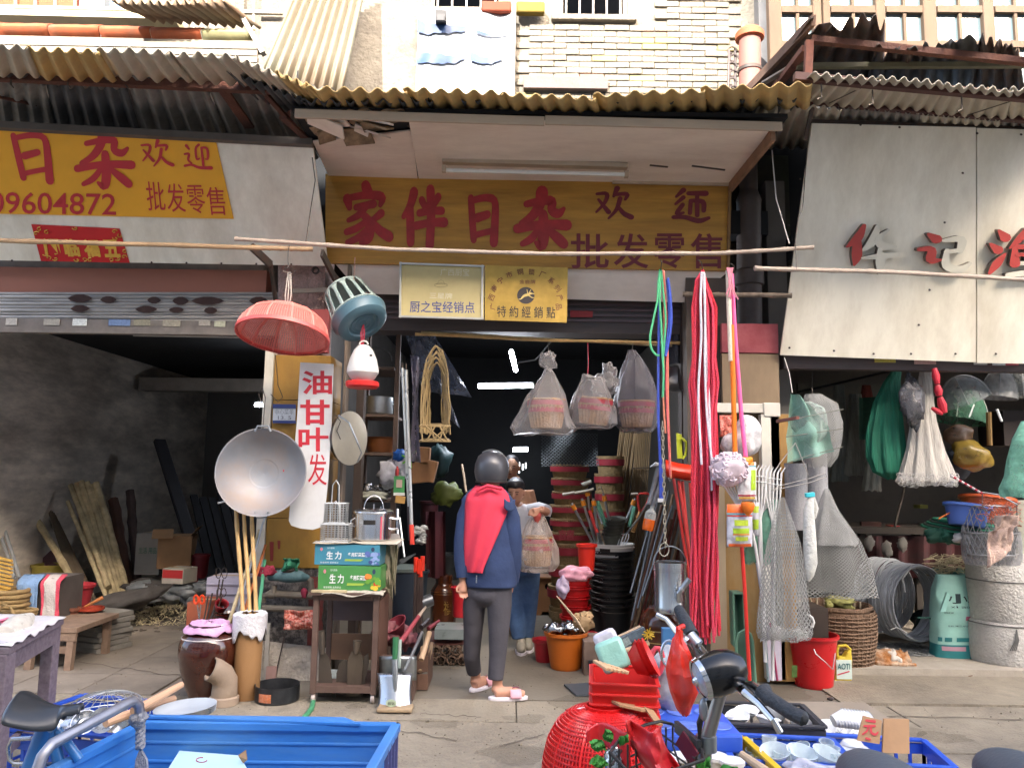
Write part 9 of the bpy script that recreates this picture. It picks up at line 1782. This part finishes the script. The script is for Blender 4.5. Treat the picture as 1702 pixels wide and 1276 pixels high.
for i in range(4): tag(ob('steel_ladle',MB().lathe([(0,-.03),(.03,-.025),(.05,0),(.052,0),(.03,-.03)],18,loc=W(110+i*30,1196+3*(i%2),3.4),rot=(30+i*20,i*15,0)),steel),('leftmost','second','third','rightmost')[i]+' small steel ladle bowl in the blue crate','ladle')
for i in range(4): c=HZ(308,1190-i*3.5,.42+.02*i); tag(ob('metal_plate',MB().lathe([(0,0),(.09,0),(.125,.016),(.128,.016),(.09,-.006)],30,loc=c,rot=(0,-4,0)),M('plate_st','c4cacc',r=.35,m=.1)),('lowest','second lowest','second highest','highest')[i]+' of four pale metal plates behind the blue cargo bed','plate')
tag(ob('plate_stand',MB().bb(z_(HZ(308,1196,.4),0)-V((.07,.05,0)),z_(HZ(308,1196,.4),.4)+V((.07,.06,0))),M('stand_gr','77736c',r=.8),smooth=0),'grey block carrying the four metal plates','block')
c=HZ(1005,1240,.33); r0=.275; t=thing('colander','huge glossy red plastic sieve basket upside down at the bottom','colander',V((c.x,c.y,0)))
c=V((c.x,c.y,.08)); rp=M('red_glossy','cf2020',r=.3,v=.05,coat=.2); pr=[(r0,0),(r0,.08),(r0*.98,.19),(r0*.9,.28),(r0*.76,.35),(r0*.55,.395),(r0*.3,.41)]
def pa(v): x=v*(len(pr)-1); i=min(int(x),len(pr)-2); f=x-i; return pr[i][0]*(1-f)+pr[i+1][0]*f,pr[i][1]*(1-f)+pr[i+1][1]*f
m=MB()
for j in range(26): r_,z=pa(j/26); m.tube([c+V((r_*math.cos(a*.1309),r_*math.sin(a*.1309),z)) for a in range(48)],.0042,5,closed=True)
ob('hoops',m,rp,t); m=MB()
for j in range(96): a=6.283*j/96; m.tube([c+V((pa(v/8)[0]*math.cos(a),pa(v/8)[0]*math.sin(a),pa(v/8)[1])) for v in range(9)],.0036 if j%8 else .007,4)
ob('ribs',m,rp,t,kind='stuff'); ob('liner',MB().lathe([(a*.985,z-.004) for a,z in pr]+[(0,.405)],48,loc=c),rp,t)
ob('rim',MB().lathe([(r0,-.02),(r0+.014,-.02),(r0+.014,.0),(r0,.006)],56,loc=c),rp,t); ob('base_ring',MB().lathe([(r0*.3,.405),(r0*.32,.425),(r0*.28,.425),(r0*.28,.405)],36,loc=c),rp,t)
ob('foot',MB().lathe([(r0*.96,-.08),(r0*1.0,-.02),(r0*.9,-.02),(r0*.88,-.08)],36,loc=c),rp,t)
cc=HZ(1042,1125,.62); c=V((cc.x,cc.y+.12,0)); t0=None
for i in range(11):
    z=.06+.044*i; t=thing('red_tub',('lowest','second','third','fourth','fifth','middle','seventh','eighth','ninth','tenth','topmost')[i]+' in the stack of nested rectangular red tubs','tub',c+V((0,0,z)),'nested rectangular red tubs')
    w,dp,h=.29,.34,.1; m=MB(); Rm=Euler((0,0,R(-6))).to_matrix()
    q=lambda s,z_: [c+V((0,0,z+z_))+Rm@V((s*w/2*a,s*dp/2*b_,0)) for a,b_ in ((-1,-1),(1,-1),(1,1),(-1,1))]
    A,B,Ci=q(.86,0),q(1,h),q(.97,h); m.add(A+B+Ci,[(3,2,1,0)]+[(j,(j+1)%4,(j+1)%4+4,j+4) for j in range(4)]+[(j+4,(j+1)%4+4,(j+1)%4+8,j+8) for j in range(4)]); A2_=q(.84,.01); m.add(A2_+Ci,[(0,1,2,3)]+[(j+4,(j+1)%4+4,(j+1)%4,j) for j in range(4)])
    ob('body',m,red_pl,t,smooth=0,bev=.004);
    for j in range(4): ob('rim',MB().bar(B[j],B[(j+1)%4],.02,.01),red_pl,t,smooth=0,bev=.003)
zt=.06+.44+.1
tag(ob('wrapped_slab',MB().box(W(1018,1088,c.y-.05),(.13,.05,.14),rot=(-12,-22,0)),M('slab_mint','8fbfae',r=.3,v=.15,s=8,b=.5,bs=14),bev=.02),'mint green slab wrapped in clear plastic standing in the top red tub','packet')
tag(ob('wrapped_slab',MB().box(W(1014,1078,c.y+.0),(.11,.04,.17),rot=(-12,-24,0)),film('slab_film','d0ccd4',a=.7,b=.6),bev=.02),'white plastic wrapping around the mint green slab','wrapping')
for i in range(3): tag(ob('red_bowl',MB().lathe([(0,0),(.05,0),(.08,.05),(.09,.055),(.085,.05),(.05,.008),(0,.008)],28,loc=W(1052+i*6,1102-i*1.5,c.y-.02),rot=(10,62,0)),red_pl),('front','middle','back')[i]+' of three nested red bowls tipped in the top red tub','bowl')
for i in range(6): tag(ob('wooden_brush',MB().bar(W(988+i*7,1098+i*2.3,c.y-.1-.02*i),W(1010+i*7,1112+i*1.2,c.y-.22),.018,.014),M('brush_w','c8a078',r=.6,v=.12),smooth=0,bev=.003),('leftmost','second','third','fourth','fifth','rightmost')[i]+' of six wooden brush handles on the edge of the top red tub','brush')
t=thing('cardboard_strip','torn strip of cardboard leaning from the red sieve basket to the blue tray','cardboard',W(1080,1190,3.6)); ob('strip',MB().prism([W(1008,1162,3.55),W(1024,1164,3.55),W(1078,1178,3.5),W(1088,1184,3.5),W(1066,1182,3.45),W(1030,1174,3.45)],(0,.0,.01)),card,t,smooth=0); ob('strip',MB().prism([W(1070,1176,3.48),W(1086,1182,3.48),W(1102,1206,3.4),W(1090,1204,3.4)],(0,.0,.008)),card,t,smooth=0)
def at(px,py,z): return HZ(px,py,z)
c=at(1135,1192,.4); t=thing('blue_tray','blue plastic lid tray with round dimples behind the bicycle','tray',V((c.x,c.y,.3))); ob('tray',MB().box(c-V((0,0,.04)),(.42,.46,.08)),bp,t,smooth=0,bev=.012)
for i in range(6): ob('dimple',MB().lathe([(0,.002),(.05,.003),(.056,.006),(.06,.002)],20,loc=c+V((-.13+.13*(i%3),-.12+.2*(i//3),0))),M('tray_lt','5a78c8',r=.4),t)
tag(ob('stand_block',MB().box(V((c.x,c.y+.02,c.z/2-.04)),(.38,.4,c.z-.09)),M('block_bl','24489c',r=.6),smooth=0),'deep blue box under the dimpled blue tray','box')
yc=M('crate_yellow','d8b020',r=.4,v=.06); c=at(1165,1262,.3); crate('yellow_crate',V((c.x,c.y-.05,.12)),.5,.4,.22,4,yc,'yellow plastic crate with white tubs behind the bicycle basket')
for i in range(5):
    p=at(1105+i*28,1262-(i%2)*8,.34); tag(ob('white_tub',MB().lathe([(0,-.1),(.04,-.1),(.046,-.015),(.052,-.015),(.052,0),(0,.002)],24,loc=p),white_pl),('leftmost','second','middle','fourth','rightmost')[i]+' of five white lidded tubs in the yellow crate','tub')
c=at(1277,1184,.36); t,P_=crate('black_crate',V((c.x,c.y+.05,.14)),.46,.36,.2,-4,M('crate_black','34353a',r=.5,v=.1),'black slotted crate of white bowls right of the bicycle lamp')
for i in range(5): tag(ob('white_bowl',MB().lathe([(0,-.03),(.03,-.03),(.06,0),(.062,.0),(.03,-.036),(0,-.036)],28,loc=P_(-.15+.075*i,-.06+.12*(i%2),.2),rot=(20-i*12,i*14-20,0)).lathe([(0,.02),(.05,.0),(.055,-.01)],24,loc=P_(-.15+.075*i,-.06+.12*(i%2),.2),rot=(-12,i*9,0)),white_ce),('leftmost','second','middle','fourth','rightmost')[i]+' white porcelain bowl in the black crate','bowl')
m=MB()
for i in range(13): m.lathe([(0,0),(.05,.004),(.055,.02),(.04,.02)],18,loc=P_(-.18+.03*i,-.12,.09),rot=(0,88,0))
tag(ob('plate_row',m,white_ce,kind='stuff'),'row of white plates standing on edge inside the black crate','plates')
c=at(1300,1238,.33); t,P_=crate('blue_crate',V((c.x,c.y-.02,.1)),.5,.34,.22,-6,bp,'blue crate full of drinking glasses, lower right')
gl=film('glass_cup','d4e0e0',a=.4,b=.1,r=.06)
for i in range(18):
    p=P_(-.2+.08*(i%6),-.1+.1*(i//6),.1+.02*(i%3)); tag(ob('drinking_glass',MB().lathe([(0,0),(.026,0),(.034,.1),(.031,.1),(.024,.008),(0,.008)],18,loc=p,rot=((i*37)%30-15,(i*53)%40-20,0)),gl),'clear drinking glass piled in the blue crate','glass','glasses in the blue crate')
for i in range(3): c_=P_(-.06+.1*i,-.12,.21); tag(ob('glass_bowl',MB().lathe([(0,0),(.03,0),(.065,.05),(.062,.05),(.028,.006)],24,loc=c_,rot=(12,(-8,6,14)[i],0)),gl),('left','middle','right')[i]+' stemless glass bowl atop the glasses','glass bowl')
tag(ob('card_piece',MB().box(P_(.08,-.13,.15),(.13,.03,.05),rot=(30,10,0)),card,smooth=0),'brown card scrap among the drinking glasses','card')
c=at(1470,1246,.28); t,P_=crate('blue_crate',V((c.x-.02,c.y,.07)),.5,.36,.21,-8,bp,'second blue crate with teapot and cardboard signs, far lower right')
c=P_(-.12,.0,.17); t=thing('teapot','white porcelain teapot lying in the far right blue crate','teapot',c); ob('body',MB().blob(c,(.1,.085,.065),24),white_ce,t); ob('spout',MB().tube([c+V((-.08,0,.0)),c+V((-.12,0,.03)),c+V((-.135,0,.07))],[.024,.016,.012],12),white_ce,t); ob('knob',MB().blob(c+V((.105,-.01,.0)),.016,10),white_ce,t); ob('lid',MB().lathe([(0,.02),(.04,.012),(.05,0)],24,loc=c+V((0,0,.06))),white_ce,t)
PQ=Plane(W(1432,1250,3.5),W(1467,1256,3.46),W(1438,1190,3.58)); t=thing('price_sign','brown cardboard price sign with red handwriting 一元','sign',PQ.hit(1450,1250))
ob('card',MB().prism([PQ.hit(*p) for p in ((1425,1230),(1435,1189),(1466,1197),(1462,1236))],(0,.008,0)),card,t,smooth=0)
m=MB(); brush(m,bbox(PQ,1430,1192,1462,1228,.003),[[(.3,.88,.1),(.75,.82,.13)],[(.2,.62,.1),(.75,.62,.12)],[(.42,.6,.1),(.38,.4,.1),(.12,.24,.08)],[(.56,.6,.1),(.54,.3,.12),(.8,.2,.12),(.92,.34,.06)],[(.3,.05,.1),(.5,.0,.1)]],1.); ob('lettering',m,red_ink,t,smooth=0)
tag(ob('cardboard_sheet',MB().prism([W(1467,1250,3.5),W(1512,1252,3.48),W(1511,1195,3.56),W(1469,1194,3.58)],(0,.01,0)),card,smooth=0),'plain brown cardboard sheet standing right of the price sign','cardboard')
for i in range(9): c=at(1385+i*5.2,1198+.6*i,.27); tag(ob('white_cup',MB().lathe([(0,0),(.03,0),(.042,.07),(.045,.07),(.04,.068),(.028,.006)],24,loc=c,rot=(0,74,8)),white_ce),('first','second','third','fourth','fifth','sixth','seventh','eighth','ninth')[i]+' from the left in the row of nested white cups','cup','nested white cups')
for i in range(6): c=at(1352+i*13,1212+3*(i%2),.16); tag(ob('white_dish',MB().lathe([(0,0),(.05,0),(.075,.02),(.077,.02),(.05,-.005)],24,loc=c,rot=(10,-8,0)),white_ce),('leftmost','second','third','fourth','fifth','rightmost')[i]+' white dish spread below the nested cups','dish')
c=at(1395,1222,.05); tag(ob('display_plank',MB().box(V((c.x,c.y+.15,.07)),(.62,.4,.14)),M('plank_disp','8a7f70',r=.8),smooth=0,bev=.005),'low plank platform under the white cups','platform')
for i in range(4): tag(ob('wooden_brush',MB().tube([W(1232+i*6,1252+i*5,2.9),W(1275+i*5,1282+i*4,2.8)],[.012,.016],9),M('handle_w')),('topmost','second','third','lowest')[i]+' wooden brush handle in front of the glasses','brush')
tag(ob('plastic_wrap',MB().blob(W(1345,1288,2.9),(.11,.07,.04),18,nz=.7,seed=7),film('wrap_clear','d4d4da',a=.4,b=.9,bs=14)),'crumpled clear plastic wrap at the bottom right','plastic wrap')
def seat(px,py,w,d,lab):
    c=W(px,py+44,d); k=mpp(d)*.88; t=thing('scooter',lab,'scooter',c-V((0,0,.5)))
    ob('seat',MB().blob(c-V((0,0,.05)),(w*k/2,.26,.085),24),M('seat_grey','4c5258',r=.5,v=.06,b=.1,bs=80),t); ob('body',MB().box(c-V((0,.02,.3)),(w*k*.5,.3,.36)),black_pl,t,bev=.05)
seat(1490,1252,150,1.9,'scooter with dark grey seat cut off at the bottom right of the nested cups'); seat(1740,1250,140,1.9,'scooter seat cut off in the bottom right corner')
D=2.2; t=thing('bicycle','bicycle front with chrome handlebar, black lamp and wire basket, seen close up','bicycle',W(1170,1300,D)-V((0,0,.5))); ch=M('chrome','c8c8c8',r=.14,m=1,v=.05)
ob('handlebar',MB().tube([W(1148,1052,2.5),W(1162,1075,2.42),W(1175,1092,2.35),W(1182,1130,2.25),W(1196,1152,2.2),W(1222,1142,2.15),W(1252,1140,2.08),W(1278,1158,2.0)],.0125,12),ch,t)
rb_=M('grip_rubber','2c2e30',r=.6,v=.1,b=.4,bs=60)
ob('grip',MB().tube([W(1128,1012,2.6),W(1137,1028,2.55),W(1146,1046,2.5),W(1150,1056,2.48)],[.017,.02,.02,.024],14),rb_,t); ob('grip',MB().tube([W(1268,1146,2.02),W(1276,1158,2.0),W(1312,1182,1.93),W(1336,1194,1.9),W(1340,1196,1.9)],[.022,.018,.0175,.018,.012],14),rb_,t)
ob('brake_lever',MB().tube([W(1092,1021,2.5),W(1108,1029,2.48),W(1124,1048,2.45),W(1144,1066,2.42)],[.009,.008,.01,.012],9),ch,t); ob('brake_lever',MB().tube([W(1238,1150,2.05),W(1262,1170,2.0),W(1285,1196,1.95),W(1296,1216,1.95)],[.012,.009,.008,.009],9),ch,t)
ob('lever_clamp',MB().tube([W(1146,1056,2.44),W(1160,1072,2.42)],.02,12),galv,t); ob('lever_clamp',MB().tube([W(1232,1143,2.1),W(1252,1160,2.05)],.014,12),ch,t)
hc=W(1194,1118,2.12); ax=(W(1150,1134,2.11)-hc).normalized(); q=ax.to_track_quat('Z','Y').to_matrix()
l_=ob('headlamp',MB().lathe([(0,-.075),(.03,-.07),(.05,-.045),(.058,-.01),(.056,.03),(.05,.045)],32,loc=hc,rot=q),M('lamp_black','0c0d0f',r=.22,v=.05,coat=.2,spec=.4),t)
ob('chrome_ring',MB().lathe([(.05,.043),(.056,.045),(.052,.058),(.046,.056)],32,loc=hc,rot=q),ch,l_); ob('lens',MB().lathe([(.048,.052),(.03,.062),(0,.066)],28,loc=hc,rot=q),M('lens','b4b8bc',r=.1,v=.2,s=60,m=.4),l_); ob('bulb',MB().blob(hc+q@V((0,0,.062)),.014,10),ch,l_)
ob('stem',MB().tube([W(1196,1150,2.2),W(1188,1180,2.2),W(1172,1240,2.2),W(1168,1300,2.2)],[.02,.019,.019,.02],16),M('stem_gr','9c9890',r=.3,m=.7,v=.12),t); ob('stem_collar',MB().lathe([(.02,-.02),(.028,-.02),(.028,.02),(.02,.02)],18,loc=W(1174,1234,2.2)),galv,t)
ob('bracket',MB().tube([W(1215,1135,2.15),W(1206,1128,2.1),W(1216,1112,2.12),(W(1226,1120,2.12))],.007,8),ch,t)
ob('reflector',MB().blob(W(1169,1178,2.12),(.012,.012,.03),12),M('refl','8a8e92',r=.2,m=.5),t)
for i in range(3): ob('cable',MB().tube([W(1150+i*4,1070+i*6,2.4),W(1168+i*4,1110,2.25),W(1180-i*4,1165,2.16),W(1166-i*3,1200,2.15),W(1158+i*4,1250,2.18)],.004,7),ink,t)
bk=ob('basket_rim',MB().tube([W(1014,1250,2.0),W(1034,1222,2.15),W(1072,1204,2.3),W(1098,1198,2.35),W(1118,1203,2.35),W(1166,1245,2.15),W(1170,1262,2.05),W(1060,1300,1.95)],.0045,7,closed=True),ink,t)
for i in range(9):
    f=i/8; a=W(1014,1250,2.0).lerp(W(1118,1203,2.35),f); b_=W(1060,1300,1.95).lerp(W(1170,1250,2.12),f); ob('basket_wire',MB().tube([a,a-V((0,0,.06)),(a+b_)/2-V((0,0,.13)),b_-V((0,0,.06)),b_],.003,5),ink,bk)
for i in range(3): o=V((0,0,-.03*(i+1))); ob('basket_wire',MB().tube([W(1016+i*3,1250,2.0)+o,W(1036,1222,2.15)+o,W(1096,1199,2.33)+o,W(1160,1243,2.13)+o],.003,5),ink,bk)
ob('basket_bracket',MB().bar(W(1124,1206,2.3),W(1162,1240,2.15),.012,.03),M('plate_gry','3a3c3e',r=.4),bk,smooth=0)
tag(ob('number_plate',MB().bar(W(1130,1224,2.2),W(1155,1262,2.15),.006,.05),M('plate_red','6a1a20',r=.3,v=.3),smooth=0),'dark red reflector plate behind the bicycle basket','plate')
t=thing('red_bag','orange-red plastic bag hanging from the bicycle handlebar','bag',W(1133,1186,2.36)); fr_=film('bag_red','e02c14',a=.95,b=.7,bs=12,r=.3)
ob('bag',bagmesh([(1130,1046,4),(1127,1062,8),(1130,1085,17),(1134,1115,26),(1137,1145,24),(1137,1170,14),(1138,1186,7),(1138,1187,1)],2.38,.05,4,20),fr_,t); ob('handle_loop',MB().tube([W(1128,1062,2.38),W(1127,1044,2.4),W(1136,1040,2.42)],.008,7),fr_,t)
t=thing('red_bag','pinkish red shopping bag with cut handles in the bicycle basket','bag',W(1080,1300,2.1)); rs=M('bag_redshop','c8242c',r=.35,v=.12,b=.4,bs=9,d='d8604c',da=.4,ds=6)
ob('bag',MB().grid(lambda u,v: W(1040+58*u+44*v-8*math.sin(v*4),1195+110*v+14*u*(1-v)+8*math.sin(u*4),2.1)+V((0,.04*math.sin(u*6+v*3)+.03*noise.noise((u*4,v*4,2)),0)),16,16),rs,t,solid=.003)
ob('handle',MB().grid(lambda u,v: W(975+70*u,1215+60*v*(.3+.7*u)-10*math.sin(u*3.1),2.15)+V((0,.03*math.sin(u*5),0)),10,8),rs,t,solid=.003)
t=thing('leafy_greens','fresh green vegetable leaves sticking out of the bicycle basket','greens',W(1010,1270,2.1)); lf=M('leaf_green','3f8a34',r=.5,v=.25,s=14,b=.3,bs=20)
for i,(px,py,l,a) in enumerate(((1008,1246,34,150),(1016,1236,30,110),(1030,1240,26,60),(1004,1260,26,190),(1012,1270,30,170),(1150,1290,40,20),(1160,1286,36,60),(1190,1292,40,30))):
    f=lambda u,v: W(px+l*v*math.cos(R(a))+l*.32*(u-.5)*2*math.sin(3.14*min(1,v*1.02))*math.sin(R(a)),py-l*v*math.sin(R(a))+l*.32*(u-.5)*2*math.sin(3.14*min(1,v*1.02))*math.cos(R(a)),2.08)+V((0,.02*abs(u-.5)-.02*v+.006*math.sin(v*14+u*9),0)); ob('leaf',MB().grid(f,6,9),lf,t)
tag(ob('steel_bag',MB().blob(W(1024,1262,2.15),(.035,.03,.04),14,nz=.4,seed=3),silver_card),'shiny silver packet among the greens in the bicycle basket','packet')
tag(ob('grey_bag',MB().blob(W(1112,1140,3.9),(.12,.1,.16),20,nz=.4,seed=12),film('bag_greyclear','a8acb0',a=.75,b=.8,bs=12)),'grey clear plastic bundle behind the orange-red bag','bag')
tag(ob('pink_scissors',MB().tube([W(1092+10*math.cos(a*.5),1098+22*math.sin(a*.5),3.8) for a in range(13)],.012,8),M('scis_pk','c84850',r=.4)),'coral plastic scissor loop left of the orange-red bag','scissors')
tag(ob('round_mirror',MB().tube([W(1112+13*math.cos(a*.4),1086+22*math.sin(a*.4),3.4) for a in range(16)],.006,7,closed=True),steel),'steel wire ring behind the orange-red bag','ring')
tag(ob('blue_sheet_board',MB().bb(W(1102,1075,4.6),W(1126,1042,4.65)),M('bl_board','3c6c98',r=.5),smooth=0),'blue board behind the bicycle brake lever','board')
